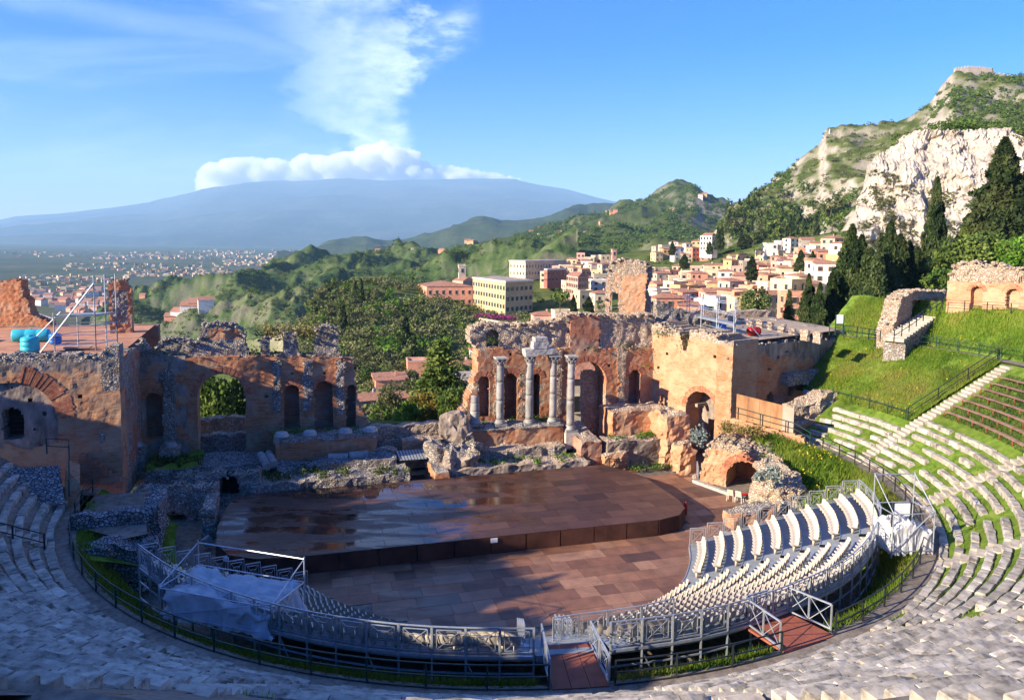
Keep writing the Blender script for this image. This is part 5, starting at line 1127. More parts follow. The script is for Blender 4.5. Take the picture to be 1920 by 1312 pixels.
# ---- the upper fragment above the right corner
def fragment():
    a = L(G(1226, 597, 12.4)); pl = Plane((a[0]-4.6, a[1]+2.4), (a[0]+.4, a[1]-.2)); root = empty('upper_fragment', pl.p(2, .8, 11), label='bright orange ruined fragment with a small arched window standing above the stage wall', cat='ruined wall')
    x0, x1 = pl.px(1126, 560)[0], pl.px(1232, 560)[0]; r = Relief(pl, x0, x1, 9., pl.px(1180, 484)[1]+.3, .11)
    r.top([(1126, 520), (1136, 506), (1148, 490), (1165, 487), (1190, 489), (1212, 494), (1228, 505)], .7); r.side([(1136, 600), (1134, 560), (1138, 520), (1140, 490)], False, .6); r.side([(1226, 600), (1220, 560), (1214, 545), (1218, 530), (1228, 510), (1226, 490)], True, .6)
    r.mat[:] = 0; k = r.Z > pl.px(1180, 515)[1]+.3*r.n1; r.mat[k] = 1; k = r.U > pl.px(1211, 560)[0]+.2*r.n1; r.mat[k] = 2; r.dep[k] = .5
    k = r.U < pl.px(1172, 540)[0]+.15*r.n1; r.mat[k & (r.n2 > -.1)] = 1; r.dep[k] += .25; r.solid &= ~r.arch(1143, 1159, 548, 596)
    r.build('wall', ('brick_pale', 'rubble_warm', 'rubble'), 1.5, root, rough=.05); cap_stones(r, root, .26, 1.3, .17, 'rubble_warm')
    k = r.archp(1143, 1159, 548, 574); lump(a[0]+.2, a[0]+6.5, a[1]-.2, a[1]+1., 10, 13.2, 'stub_wall', ('rubble', 'rubble'), root, .2, .4, (-.25, 0))
fragment()
# ---- podia, columns, bases
V_P = 10.0
def podium(x0, x1, yt0, yt1, yb, label):
    a = PV(x0, yb, V_P); b = PV(x1, yb, V_P); zt = (PV(x0, yt0, V_P)[2]+PV(x1, yt1, V_P)[2])/2; root = empty('column_podium', T((a[0]+b[0])/2, V_P+1, 1), label=label, cat='podium')
    lump(a[0], b[0], V_P, V_P+2.6, .2, zt, 'masonry', ('brick', 'rubble'), root, .07, .3); lump(a[0]-.1, b[0]+.1, V_P-.06, V_P+2.5, zt-.14, zt+.05, 'broken_rim', ('rubble', 'rubble'), root, .12, .25)
    weeds('weeds', [T(random.uniform(a[0], b[0]), V_P+random.uniform(1.4, 2.8), zt) for _ in range(12)], .45, root, 'bright'); lump(b[0]-.2, V_W, V_P, V_W, 0, .3, 'footing', ('rubble', 'rubble'), root, .1, .8) if False else None
    return a[0], b[0], zt
PL = podium(517, 706, 832, 812, 868, 'low brick podium of the shaded left half carrying four worn column bases')
PR = podium(880, 1056, 806, 796, 846, 'brick podium of the right half carrying the standing marble columns')
COLM = M['marble']
def base_profile(s=1.): return [(.52*s, 0), (.54*s, .08), (.50*s, .16), (.44*s, .2), (.46*s, .26), (.42*s, .32), (.38*s, .36)]
def column(px, yb, yt, lab, v=V_P+.9, cap=True, z0=None, ped=None, rad=.36, tilt=0., base='marble'):
    b = PV(px, yb, v); zb = b[2] if z0 is None else z0; zt = PV(px, yt, v)[2]; p = T(b[0], v, zb); root = empty('column', p, label=lab, cat='column', group='standing columns of the stage')
    if ped: MB().box(-.62, .62, -.62, .62, ped, zb-.02).build('pedestal', M['marble_white'], root, jit=.02, mw=XF((p[0], p[1], 0), TH))
    MB().box(-.55, .55, -.55, .55, -.02, .2).build('plinth', M[base], root, mw=XF(p, TH)); MB().lathe([(r, z+.2) for r, z in base_profile()], p, 18).build('base', COLM, root, True)
    h = zt-zb-(.75 if cap else 0); prof = []; z = .5; cuts = sorted([random.uniform(.25, .45), random.uniform(.6, .78)])
    prev = .54
    for i, c in enumerate(cuts+[1.]):
        top = .54+(h-.54)*c; e = lambda t: rad*(1-.14*((t-.54)/(h-.54))**1.6); MB().lathe([(e(t)*(1 if 0 < j < 6 else .985), t) for j, t in enumerate(np.linspace(prev, top-.015, 7))], p, 20).build('drum', COLM, root, True, jit=.012, jf=2.); prev = top
    if cap:
        zc_ = h; bell = MB().lathe([(.31, zc_), (.35, zc_+.05), (.33, zc_+.08), (.37, zc_+.3), (.46, zc_+.55), (.52, zc_+.6)], p, 16).build('capital', COLM, root, True)
        mb = MB()
        for ring, (zz, rr, n_) in enumerate(((.1, .36, 8), (.32, .40, 8))):
            for k in range(n_):
                a = 2*math.pi*(k+.5*ring)/n_; d = np.array([math.cos(a), math.sin(a), 0]); e = np.array([-d[1], d[0], 0]); q = p+d*rr+[0, 0, zc_+zz]
                mb.hexa([q-e*.09, q+e*.09, q+e*.09+d*.03, q-e*.09+d*.03, q-e*.07+d*.12+[0, 0, .22], q+e*.07+d*.12+[0, 0, .22], q+e*.06+d*.17+[0, 0, .18], q-e*.06+d*.17+[0, 0, .18]])
        mb.build('capital_leaves', COLM, bell); MB().box(-.52, .52, -.52, .52, zc_+.6, zc_+.74).build('abacus', M['marble_white'], bell, mw=XF(p, TH), jit=.03)
    return root, p, zt
column(890, 797, 741, 'broken grey column stump at the left end of the right podium', cap=False, rad=.42, base='plaster')
column(937, 797, 669, 'tall grey column with a worn capital, second from the left on the right podium')
c3 = column(992, 796, 664, 'tall grey column carrying the left end of the broken white entablature')
c4 = column(1036, 793, 665, 'tall grey column carrying the right end of the broken white entablature', rad=.34)
column(1069, 808, 666, 'tallest grey column standing on a white block pedestal before the arch', v=V_P+.2, z0=PV(1069, 808, V_P+.2)[2], ped=PV(1069, 838, V_P+.2)[2])
ent = empty('entablature', c3[1]+[0, 0, 5], label='broken white marble entablature blocks lying across two columns', cat='entablature')
for x0, x1, y0, y1 in ((982, 1040, 653, 664), (998, 1026, 640, 653), (1001, 1024, 632, 640)):
    a = PV(x0, y1, V_P+.9); b = PV(x1, y1, V_P+.9); t = PV((x0+x1)/2, y0, V_P+.9)[2]; zl = max(a[2], b[2])+.0; zl = (a[2]+b[2])/2; lump(a[0], b[0], V_P+.45, V_P+1.4, zl+.02, t, 'marble_block', ('marble_white', 'marble_white'), ent, .05, .18)
for i, (x, y) in enumerate(((528, 826), (581, 822), (647, 814), (695, 808))):
    p = PV(x, y, V_P+.6); q = T(p[0], V_P+.6, PL[2]-.06); nm = ['first', 'second', 'third', 'fourth'][i]; r_ = empty('column_stump', q, label=f'worn white column base, {nm} from the left on the shaded podium', cat='column base', group='bases on the left podium')
    MB().box(-.62, .62, -.62, .62, -.1, .3).build('plinth', M['plaster'], r_, mw=XF(q, TH)); MB().lathe([(r*1.12, z+.3) for r, z in base_profile()], q, 18).build('torus', M['marble_white'], r_, True)
for i, (x, y) in enumerate(((255, 832), (318, 833))):
    p = PV(x, y, 11.5); q = T(p[0], 11.5, p[2]-.2); r_ = empty('column_stump', q, label=['worn column base in the dark corner beside the left wing', 'worn column base just left of the tall open arch'][i], cat='column base'); lump(p[0]-.7, p[0]+.7, 10.9, 12.6, .5, p[2]-.2, 'pier_block', ('rubble', 'rubble'), r_, .08, .3); MB().lathe([(r*1.1, z) for r, z in base_profile()], q, 16).build('torus', M['marble'], r_, True)
def drum(x0, y0, x1, y1, v, rad, label):
    a = PV(x0, y0, v); b = PV(x1, y1, v); p = T(a[0], v, a[2]); q = T(b[0], v, b[2]); MB().tube(p, q, rad, rad*.94, 16).build('fallen_column_drum', M['marble'], None, False, label=label, cat='column drum')
drum(615, 858, 652, 857, 9.4, .36, 'fallen grey column drum lying left at the foot of the podium'); drum(655, 856, 690, 852, 9.4, .40, 'fallen grey column drum lying right at the foot of the podium')
def drum2(x, y, x2, y2, z, rad, label): MB().tube(G(x, y, z+.45), G(x2, y2, z), rad, rad, 14).build('fallen_column_drum', M['marble'], None, label=label, cat='column drum')
drum2(489, 853, 500, 876, 2.1, .33, 'fallen drum leaning left beside the tall open arch'); drum2(503, 850, 514, 871, 2.1, .33, 'fallen drum leaning right beside the tall open arch')
# ---- terraces, low walls and rubble between stage and podia
def terr(x0, x1, y, h, z, v0, v1, mats=('rubble', 'rubble'), lab=None, cat='low wall', slope=(0, 0), jit=.12, name='low_wall'):
    a = PV(x0, y, v0)[0]; b = PV(x1, y, v0)[0]; return lump(a, b, v0, v1, z, z+h, name, mats, None, jit, .28, slope, label=lab, cat=cat)
terr(470, 770, 880, 1.55, .0, 5.3, 8.2, ('rubble', 'rubble'), 'mossy stone terrace behind the dark left part of the stage', 'terrace', name='terrace')
terr(520, 745, 868, .55, 1.5, 7.9, 10.1, ('rubble', 'cobble'), 'upper mossy ledge at the foot of the left podium', 'terrace', name='terrace')
terr(830, 1105, 885, 1.35, .0, 5.9, 8.4, ('plaster', 'rubble_warm'), 'sunlit stone terrace with grass behind the right part of the stage', 'terrace', name='terrace')
terr(860, 1060, 860, .75, 1.3, 8.2, 10.1, ('rubble', 'rubble_warm'), 'narrow stone ledge at the foot of the right podium', 'terrace', name='terrace')
lump(-25.6, -21.9, 8.2, 13., .2, 2.4, 'terrace', ('rubble', 'grassland'), None, .2, .4, label='overgrown dark ledge under the niche beside the left wing', cat='terrace')
lump(-21.9, -17.2, 9.2, 13.4, .2, 2.05, 'terrace', ('rubble', 'cobble'), None, .12, .35, label='pale gravel ledge leading to the tall open arch', cat='terrace')
# small dark vault and square pit at the back left of the stage
def vault_wall(a, b, x0, x1, yt, yb, ztop, lab, mats, T_=1.5, recess=1.4, cell=.13, zmin=0.):
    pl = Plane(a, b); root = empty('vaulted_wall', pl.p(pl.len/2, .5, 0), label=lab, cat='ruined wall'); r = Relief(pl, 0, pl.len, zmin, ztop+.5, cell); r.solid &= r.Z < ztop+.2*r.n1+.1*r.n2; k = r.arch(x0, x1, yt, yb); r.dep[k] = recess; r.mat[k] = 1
    r.build('wall', mats, T_, root, rough=.06); uc, h, zs, zb = r.archp(x0, x1, yt, yb); cap_stones(r, root, .3, T_, .15); return root, pl, r
vault_wall((-23.2, 6.4), (-17.3, 5.6), 407, 447, 891, 935, 2.3, 'dark rubble wall with a small black vault beside the stage', ('rubble', 'black'))
vault_wall((-25.6, 3.8), (-20.3, 3.2), 294, 356, 962, 1030, 2.3, 'dark wall with a black pit opening near the left stand', ('rubble', 'black'))
lump(-20.7, -19.9, -.5, 3.4, -.02, 2.0, 'low_wall', ('rubble', 'rubble'), None, .15, .3, label='upright rubble spur between the dark pit and the stage', cat='low wall')
for x, y, lab in ((388, 1010, 'short fallen column piece at the left end of the stage'),): MB().tube(G(384, 1008, .75), G(392, 1020, .3), .3, .3, 12).build('fallen_column_drum', M['marble'], None, label=lab, cat='column drum')
# terrace floor and kerbs in front of the left wing
fl_ = [G(x, y, 3.0) for x, y in ((136, 985), (140, 930), (270, 922), (276, 1000), (230, 1010))]; mk('terrace_floor', fl_, [tuple(range(5))[::-1]], M['earth'], kind='structure')
lump(-27.4, -22.8, -4.9, -4.2, 1.5, 3.75, 'low_wall', ('cobble', 'cobble'), None, .12, .25, label='knee-high white cobble wall on the left terrace', cat='low wall'); lump(-23.6, -22.6, -4.6, -1.2, 1.0, 3.9, 'low_wall', ('cobble', 'cobble'), None, .15, .25, label='white cobble wall along the right edge of the left terrace', cat='low wall')
lump(-26.3, -22.2, -8.2, -6.4, .4, 2.9, 'low_wall', ('cobble', 'cobble'), None, .2, .25, label='broken white cobble wall above the grassy left bank', cat='low wall')
cb = [G(x, y, z) for x, y, z in ((-30, 880, 5.4), (112, 872, 5.2), (122, 945, 3.6), (-30, 952, 3.7))]; mk('cobbled_slope', cb, [(3, 2, 1, 0)], M['cobble'], kind='structure')
MB().hexa([G(x, y, z) for x, y, z in ((122, 950, 3.), (150, 1000, 2.2), (148, 890, 3.), (128, 880, 3.), (122, 878, 5.), (150, 905, 4.2), (150, 870, 5.), (128, 862, 5.2))]).build('retaining_wall', M['brick'], None, label='red brick retaining wall beside the cobbled slope', cat='wall')
railing('terrace_railing', [G(88, 851, 5.6), G(130, 853, 5.4), G(130, 930, 3.9)], 'green railing at the top of the cobbled slope', 1.05, 1.7, 'railgreen')
P = np.array([POL(r, a, np.interp(r, (22.5, 27.3), (1.4, 3.))) for r, a in zip(22.6+RNG.random(5000)*4.7, -180+RNG.random(5000)*17)]); polar_sheet('left_bank', 22.2, 27.5, -181, -160, lambda r: np.interp(r, (22.2, 27.5), (.9, 2.98)), M['grassland'], 8, 1., .1, 1.); grass('bank_grass', P, .28, .05, 'grass', 'deep green grass on the shaded bank by the left stand')
# ---- masonry at the foot of the right wing
rw = dict(parent=None)
lump(13.2, 18.9, 9.4, 12.6, .0, 4.6, 'wall_stub', ('brick', 'rubble_warm'), None, .12, .28, label='square brick stub standing between the great arch and the right wing', cat='ruined wall')
lump(11.8, 18.6, 7.2, 9.0, .0, 2.5, 'wall_stub', ('plaster', 'rubble_warm'), None, .12, .28, label='low pale wall with grass on top before the right wing', cat='ruined wall')
lump(16.9, 19.4, 6.2, 9.6, .0, 4.7, 'wall_stub', ('brick_pale', 'rubble_warm'), None, .22, .28, taper=.08, label='weathered orange masonry lump left of the high doorway', cat='ruined wall')
lump(17.3, 19.0, 4.3, 6.1, .0, 2.5, 'wall_stub', ('brick_pale', 'rubble_warm'), None, .25, .26, taper=.15, label='small eroded brick lump at the floor by the doorway', cat='ruined wall')
lump(9.4, 11.3, 7.4, 12.6, .0, 2.9, 'wall_stub', ('brick_dark', 'rubble_warm'), None, .12, .3, (0, .12), label='sloping brick spur in front of the great right arch', cat='ruined wall')
lump(11.3, 13.4, 6.6, 7.6, .0, 1.5, 'wall_stub', ('brick_pale', 'rubble_warm'), None, .2, .26, label='crumbling ledge at the right rear corner of the stage', cat='ruined wall')
P = [T(random.uniform(12.5, 18), random.uniform(7.4, 9), 2.5) for _ in range(14)]+[T(random.uniform(13.4, 17), random.uniform(5.6, 6.6), .3) for _ in range(10)]+[T(random.uniform(-2, 9), random.uniform(6.2, 8), 1.4) for _ in range(16)]
weeds('ledge_weeds', P, .35, None, 'bright', 40, .11, label='fresh green weeds on the ledges round the right wing')
P = [T(random.uniform(-17, -6), random.uniform(5.5, 9.5), 1.65) for _ in range(34)]+[T(random.uniform(-25.5, -21.5), random.uniform(8.4, 12), 2.4) for _ in range(26)]
weeds('shade_weeds', P, .4, None, 'weed', 44, .12, label='dark green weeds on the shaded ledges left of the stage gap')
railing('stage_fence', [T(11.6, 6.3, .05), T(14.3, 5.9, .05), T(16.6, 5.6, .05)], 'black mesh fence behind the right rear corner of the stage', 1.2, 1.6, 'railblack')
railing('door_fence', [T(18.6, 3.6, .03), T(17.9, 2.2, .03)], 'short grey barrier beside the high doorway', 1.3, .7, 'galv')
MB().bar(T(17.5, 2.2, .13), T(18.6, -1.4, .13), .35, .26).build('marble_kerb', M['marble_white'], None, jit=.02, label='white marble kerb on the floor left of the vault', cat='kerb')
# ---- low brick vault with chairs
def parodos():
    pl = Plane((17.9, 2.2), (22.0, -2.2)); root = empty('brick_vault', pl.p(2, 1, 0), label='low sunlit brick vault with a round mouth at the right of the orchestra', cat='ruined vault')
    r = Relief(pl, -.6, 6.6, -.05, 5.2, .11); r.top([(1310, 905), (1322, 850), (1335, 826), (1365, 832), (1400, 838), (1440, 848), (1470, 866), (1490, 900)], .8); r.mat[:] = 0
    k = r.arch(1362, 1430, 864, 935); r.dep[k] = 3.2; r.mat[k] = 2; uc, h, zs, zb = r.archp(1362, 1430, 864, 930); r.mat[(r.Z > r.pl.px(1400, 850)[1]+.3*r.n1) & ~k] = 1; r.mat[(r.U > uc+h*.6) & ~k & (r.n1 > -.3)] = 1
    r.build('wall', ('brick_pale', 'rubble_warm', 'brick_dark'), 3.4, root, rough=.09); arch_ring(root, pl, uc, zs, h, .6, -.05); cap_stones(r, root, .35, 3., .2, 'rubble_warm')
    weeds('weeds', [pl.p(random.uniform(1, 5), random.uniform(.8, 3.2), 4.4) for _ in range(26)], .5, root, 'drygrass', 50, .12)
parodos()
for i, (x, y, z, s) in enumerate(((1311, 818, 5.2, .75), (1450, 888, 3.3, .9), (1424, 893, 3., .35))):
    p = G(x, y, z); C = p+RNG.normal(size=(500, 3))*s*.42; V, Fq, at = leafcloud(C, 0, .13, .3, 1.8); r_ = empty('silver_bush', p-[0, 0, s*.5], label=['round silver-green bush growing from the wall top by the high doorway', 'round silver-green bush on the bank right of the brick vault', 'tiny silver bush over the vault crown'][i], cat='bush'); mk('foliage', V, Fq, M['silver'], r_, attr=at); MB().tube(p-[0, 0, s*.9], p, .05, .02, 6).build('stem', M['bark'], r_)
# earthen bank with rocks right of the vault, up to the rim walk
n_ = 26; A, B = np.meshgrid(np.linspace(0, 1, n_), np.linspace(0, 1, n_), indexing='ij'); C4 = [np.array(q, float) for q in ((19.6, -6.2, .0), (24.0, -11.6, .6), (27.4, -1.8, 2.9), (22.9, 1.6, 4.0))]
Pb = ((1-A)*(1-B))[..., None]*C4[0]+(A*(1-B))[..., None]*C4[1]+(A*B)[..., None]*C4[2]+((1-A)*B)[..., None]*C4[3]; Pb[..., 2] += .5*np.sin(B*math.pi)+.3*fbm(Pb*.6, 4)
Wb = O3+Pb[..., :1]*E1+Pb[..., 1:2]*E2+np.stack([0*A, 0*A, Pb[..., 2]], -1); I = np.arange(n_*n_).reshape(n_, n_); mk('flowery_bank', Wb.reshape(-1, 3), np.stack([I[:-1, :-1], I[1:, :-1], I[1:, 1:], I[:-1, 1:]], -1).reshape(-1, 4), [M['grassland']], smooth=True, kind='structure')
idx = RNG.integers(0, n_*n_, 7000); P = Wb.reshape(-1, 3)[idx]+RNG.normal(size=(7000, 3))*[.25, .25, .03]; grass('bank_grass', P, .45, .07, 'grass', 'tall fresh grass on the bank right of the brick vault', .5); fl = P[:500]+[0, 0, .45]; V, Fq, at = leafcloud(fl[fbm(fl*.5, 2) > 0], 0, .12, 1, 1.1); mk('wild_flowers', V, Fq, M['flower'], attr=at, kind='stuff', label='yellow flowers on the bank right of the brick vault', cat='flowers')
lump(19.4, 22., -7., -2.8, -.02, 2.6, 'rock_outcrop', ('rubble_warm', 'rubble_warm'), None, .35, .3, (.25, .3), .2, label='pale crumbling outcrop between the vault and the far stand', cat='rock outcrop')
lump(14.6, 18.2, -8.2, -7., -.02, 1.5, 'wall_stub', ('brick_pale', 'rubble'), None, .14, .24, (.12, 0), label='knee-high brick stub between the stage end and the far stand', cat='ruined wall')
MB().bar(T(13.6, -8.6, .12), T(15.6, -10., .12), .3, .24).build('marble_kerb', M['marble_white'], None, jit=.02, label='white marble kerb in front of the knee-high brick stub', cat='kerb')
# ---- rusty screen on its brick wall
def screen():
    pl = Plane((22.6, 4.4), (26.3, -.2)); root = empty('sheet_screen', pl.p(3, 0, 4.8), label='screen of tall rusty brown sheets above a pink brick wall', cat='screen'); xs = np.linspace(1381, 1489, 6)
    for i in range(5):
        t = [pl.px(x+.4, np.interp(x, (1381, 1489), (738, 765))) for x in xs[i:i+2]]; b = [pl.px(x+.4, np.interp(x, (1381, 1489), (784, 812))) for x in xs[i:i+2]]; t[1][0] -= .015; b[1][0] = t[1][0]; b[0][0] = t[0][0]
        MB().hexa([pl.p(b[0][0], 0, b[0][1]), pl.p(b[1][0], 0, b[1][1]), pl.p(b[1][0], .05, b[1][1]), pl.p(b[0][0], .05, b[0][1]), pl.p(t[0][0], 0, t[0][1]), pl.p(t[1][0], 0, t[1][1]), pl.p(t[1][0], .05, t[1][1]), pl.p(t[0][0], .05, t[0][1])]).build('sheet', M['rust'] if i < 4 else M['sheet'], root)
    w = empty('brick_parapet', pl.p(3, -.3, 3), label='pink brick parapet wall under the rusty screen', cat='wall'); r = Relief(pl, -.4, pl.px(1505, 830)[0], 1.5, 7., .13); r.top([(1370, 783), (1381, 786), (1489, 815), (1510, 822)], .25); r.build('masonry', ('brick_pale',), .5, w, rough=.03); w.location = w.location
    railing('screen_railing', [pl.p(*(lambda q: (q[0], -.25, q[1]))(pl.px(x, y))) for x, y in ((1381, 783), (1430, 797), (1489, 813), (1520, 832))], 'green railing running along the foot of the rusty screen', 1., 1.9, 'railgreen')
screen()
lump(28.4, 33.2, 4.2, 5.6, 2.5, 6.0, 'low_wall', ('rubble_warm', 'rubble_warm'), None, .25, .35, (.25, 0), label='pale rubble bank wall at the foot of the lower lawn', cat='low wall'); lump(27.9, 32., 3.4, 4.4, 2.4, 4.2, 'low_wall', ('brick_pale', 'rubble_warm'), None, .12, .35, (.05, 0), label='low orange wall beside the walk under the lawn', cat='low wall')
MB().tube(POL(33.2, 8.8, 5.75), POL(33.2, 13.3, 5.95), .28, .28, 12).build('fallen_column_drum', M['marble_white'], None, label='long white column drum lying at the lawn edge', cat='column drum')
# ---- rubble and boulders in the central gap
for x, y, v, s, lab in ((852, 800, 10.6, 1.45, 'large grey boulder leaning at the left end of the column podium'), (888, 842, 8.9, .95, 'rounded rubble boulder in front of the column stump'), (820, 850, 8.6, 1.1, 'grey boulder above the dark stairwell gap')):
    p = PV(x, y, v); V, F_ = rock(int(x), 4, .42); V = V*[s, s*.8, s*1.05]+T(p[0], v, p[2]-.2); o = mk('boulder', V+.05*np.stack([fbm(V*3+k, 3) for k in (0, 9, 19)], -1), F_, M['rubble'] if x != 852 else M['plaster'], smooth=False, label=lab, cat='boulder')
lump(-3.0, .2, 6., 9.6, .0, 2.6, 'rubble_heap', ('plaster', 'rubble'), None, .45, .26, (.1, .2), .25, label='heap of broken masonry between the stairwell and the right terrace', cat='rubble heap')
lump(-4.0, -2.9, 5.0, 9.8, .0, 1.6, 'stairwell_wall', ('brick', 'rubble'), None, .1, .3, label='brick cheek wall right of the dark stairwell', cat='wall')
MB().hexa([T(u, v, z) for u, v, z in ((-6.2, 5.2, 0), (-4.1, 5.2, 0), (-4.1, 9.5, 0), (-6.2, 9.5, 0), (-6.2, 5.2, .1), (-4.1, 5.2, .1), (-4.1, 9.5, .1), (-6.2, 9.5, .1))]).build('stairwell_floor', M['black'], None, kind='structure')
sg = empty('grate_roof', T(-5.2, 9, 2), label='ribbed dark metal roof over the stairwell in the central gap', cat='roof')
for k in range(9): MB().bar(T(-6.3+.26*k, 7.9, 1.95), T(-6.3+.26*k, 10.1, 2.15), .18, .04).build('rib', M['deckgrey'], sg)
lump(-9.5, .8, 13.8, 14.8, .2, 3.4, 'low_wall', ('rubble_warm', 'rubble_warm'), None, .14, .3, label='sunlit rubble wall crossing the central gap at the rear', cat='low wall'); lump(-5.6, -.6, 11.2, 12.8, .2, 2.6, 'low_wall', ('brick_pale', 'rubble_warm'), None, .15, .28, label='low orange brick remnant in the central gap', cat='low wall'); lump(-10, -6.3, 9.9, 12, .2, 2.2, 'low_wall', ('rubble', 'rubble'), None, .2, .28, label='grey tumbled masonry right of the left podium', cat='low wall')
lump(-24, -14, 19, 20.2, 0, 3.7, 'low_wall', ('rubble_warm', 'rubble_warm'), None, .14, .3, label='sunlit rubble wall seen through the tall left arch', cat='low wall'); lump(-24, -14, 16.2, 17., 0, 2.9, 'low_wall', ('rubble', 'rubble'), None, .14, .3, label='shaded rubble wall seen through the tall left arch', cat='low wall')
q_ = [T(u, v, .15) for u, v in ((-27, 12), (36, 12), (36, 26), (-46, 26), (-46, 12))]; mk('rear_ground', q_, [tuple(range(5))], M['earth'], kind='structure')

# ---- scaffold towers, tanks and barrels on the wing roofs
def scaffold(name, label, o, ex, ey, nx, w, d, levels, h_extra, deck=None, brace=True):
    ex = unit(ex); ey = unit(ey); root = empty(name, o, label=label, cat='scaffold'); pt = lambda i, j, z: np.asarray(o)+ex*i*w+ey*j*d+np.array([0, 0, z])
    for i in range(nx+1):
        for j in (0, 1): MB().tube(pt(i, j, 0), pt(i, j, levels[-1]+h_extra), .045, n=6).build('upright', M['galv'], root)
        for z in levels: MB().tube(pt(i, 0, z), pt(i, 1, z), .036, n=6).build('transom', M['galv'], root)
    for z in levels:
        for j in (0, 1): MB().tube(pt(0, j, z), pt(nx, j, z), .036, n=6).build('ledger', M['galv'], root)
    if brace:
        for i in range(nx): MB().tube(pt(i, 1, .1), pt(i+1, 1, levels[-1]), .03, n=6).build('brace', M['galv'], root)
    if deck: MB().hexa([pt(a, b, z) for z in (deck, deck+.08) for a, b in ((0, .05), (nx, .05), (nx, .95), (0, .95))]).build('platform', M['deckgrey'], root)
    return root, pt
o = G(1287, 611, 11.3); p = G(1375, 634, 11.3); root, pt = scaffold('roof_scaffold', 'open galvanised scaffold frame on the roof of the right wing', o, p-o, np.array([.35, .94, 0]), 3, np.linalg.norm(p-o)/3, 2., (.35, 1.15, 2.1, 3.1), .35, 1.2)
a = pt(3, 0, 2.9); MB().tube(a, a+E1*2.9-[0, 0, 2.85], .04, n=6).build('raker', M['galv'], root); MB().tube(pt(3, 1, 1.4), pt(3, 1, 1.4)+E1*2.2, .036, n=6).build('outrigger', M['galv'], root)
p = G(1352, 618, 11.3); cr = empty('blue_crate', p, label='blue plastic crate under the scaffold on the right wing', cat='crate'); MB().box(-.42, .42, -.3, .3, .05, .72).build('crate_body', M['bluep'], cr, mw=XF(p, TH)); MB().box(-.46, .46, -.34, .34, .72, .8).build('crate_lid', M['bluep'], cr, mw=XF(p, TH))
def tank(p, ax, ln, r, mat, lab, lying=True, cat='tank'):
    t = empty('water_tank' if cat == 'tank' else cat, p, label=lab, cat=cat); prof = [(r*.6, 0), (r*.92, r*.12), (r, r*.3), (r, ln*.33), (r*.95, ln*.36), (r, ln*.39), (r, ln*.64), (r*.95, ln*.67), (r, ln*.7), (r, ln-r*.3), (r*.92, ln-r*.12), (r*.6, ln)]
    ax = unit(ax); e = np.array([-ax[1], ax[0], 0.]); mw = frame(p+np.array([0, 0, r])-ax*ln/2, e, (0, 0, 1), ax) if lying else XF(p)
    MB().lathe(prof, (0, 0, 0), 20).build('shell', M[mat], t, True, mw=mw); MB().lathe([(r*.3, ln*.5-.02), (r*.3, ln*.5+.02)] if lying else [(r*.32, ln), (r*.32, ln+.1), (r*.1, ln+.14)], (0, 0, 0) if not lying else (0, r*.85, 0), 10).build('cap', M[mat], t, mw=mw)
tank(G(1413, 629, 11.3), E1, 1.25, .42, 'maroon', 'maroon barrel lying on the roof of the right wing', cat='barrel')
tank(G(59, 640, 11.5), E1, 2.7, .50, 'teal', 'long teal water tank lying on the left roof'); tank(G(57, 660, 11.5), E1, 1.15, .62, 'teal', 'squat teal water tank standing in front of the lying one', False); tank(G(104, 645, 11.5), E1, .85, .45, 'bluep', 'blue plastic barrel beside the teal tanks', False, cat='barrel')
o = G(103, 660, 11.5); p = G(180, 657, 11.5); root, pt = scaffold('scaffold_tower', 'tall scaffold tower with a platform on the left roof', o, p-o, np.array([.15, .98, 0]), 1, np.linalg.norm(p-o), 2.4, (.5, 1.2, 1.9, 2.6), .3, 2.6, False)
for j in (0, .5, 1): MB().tube(pt(1, j, 0), pt(1, j, 5.6), .045, n=6).build('tall_upright', M['galv'], root)
MB().tube(pt(-.35, 0, .0), pt(1, 0, 5.), .06, n=6).build('long_raker', M['galv'], root); MB().tube(pt(-.95, .3, .1), pt(0, .3, 2.9), .05, n=6).build('long_raker', M['galv'], root)
pal = empty('pallet', G(146, 655, 11.5), label='grey board lying by the left scaffold tower', cat='pallet'); MB().box(-.9, .9, -.35, .35, .1, .2).build('board', M['sheet'], pal, mw=XF(G(146, 655, 11.5), TH)); MB().box(-.8, .8, -.3, .3, 0, .1).build('bearer', M['bench'], pal, mw=XF(G(146, 655, 11.5), TH))
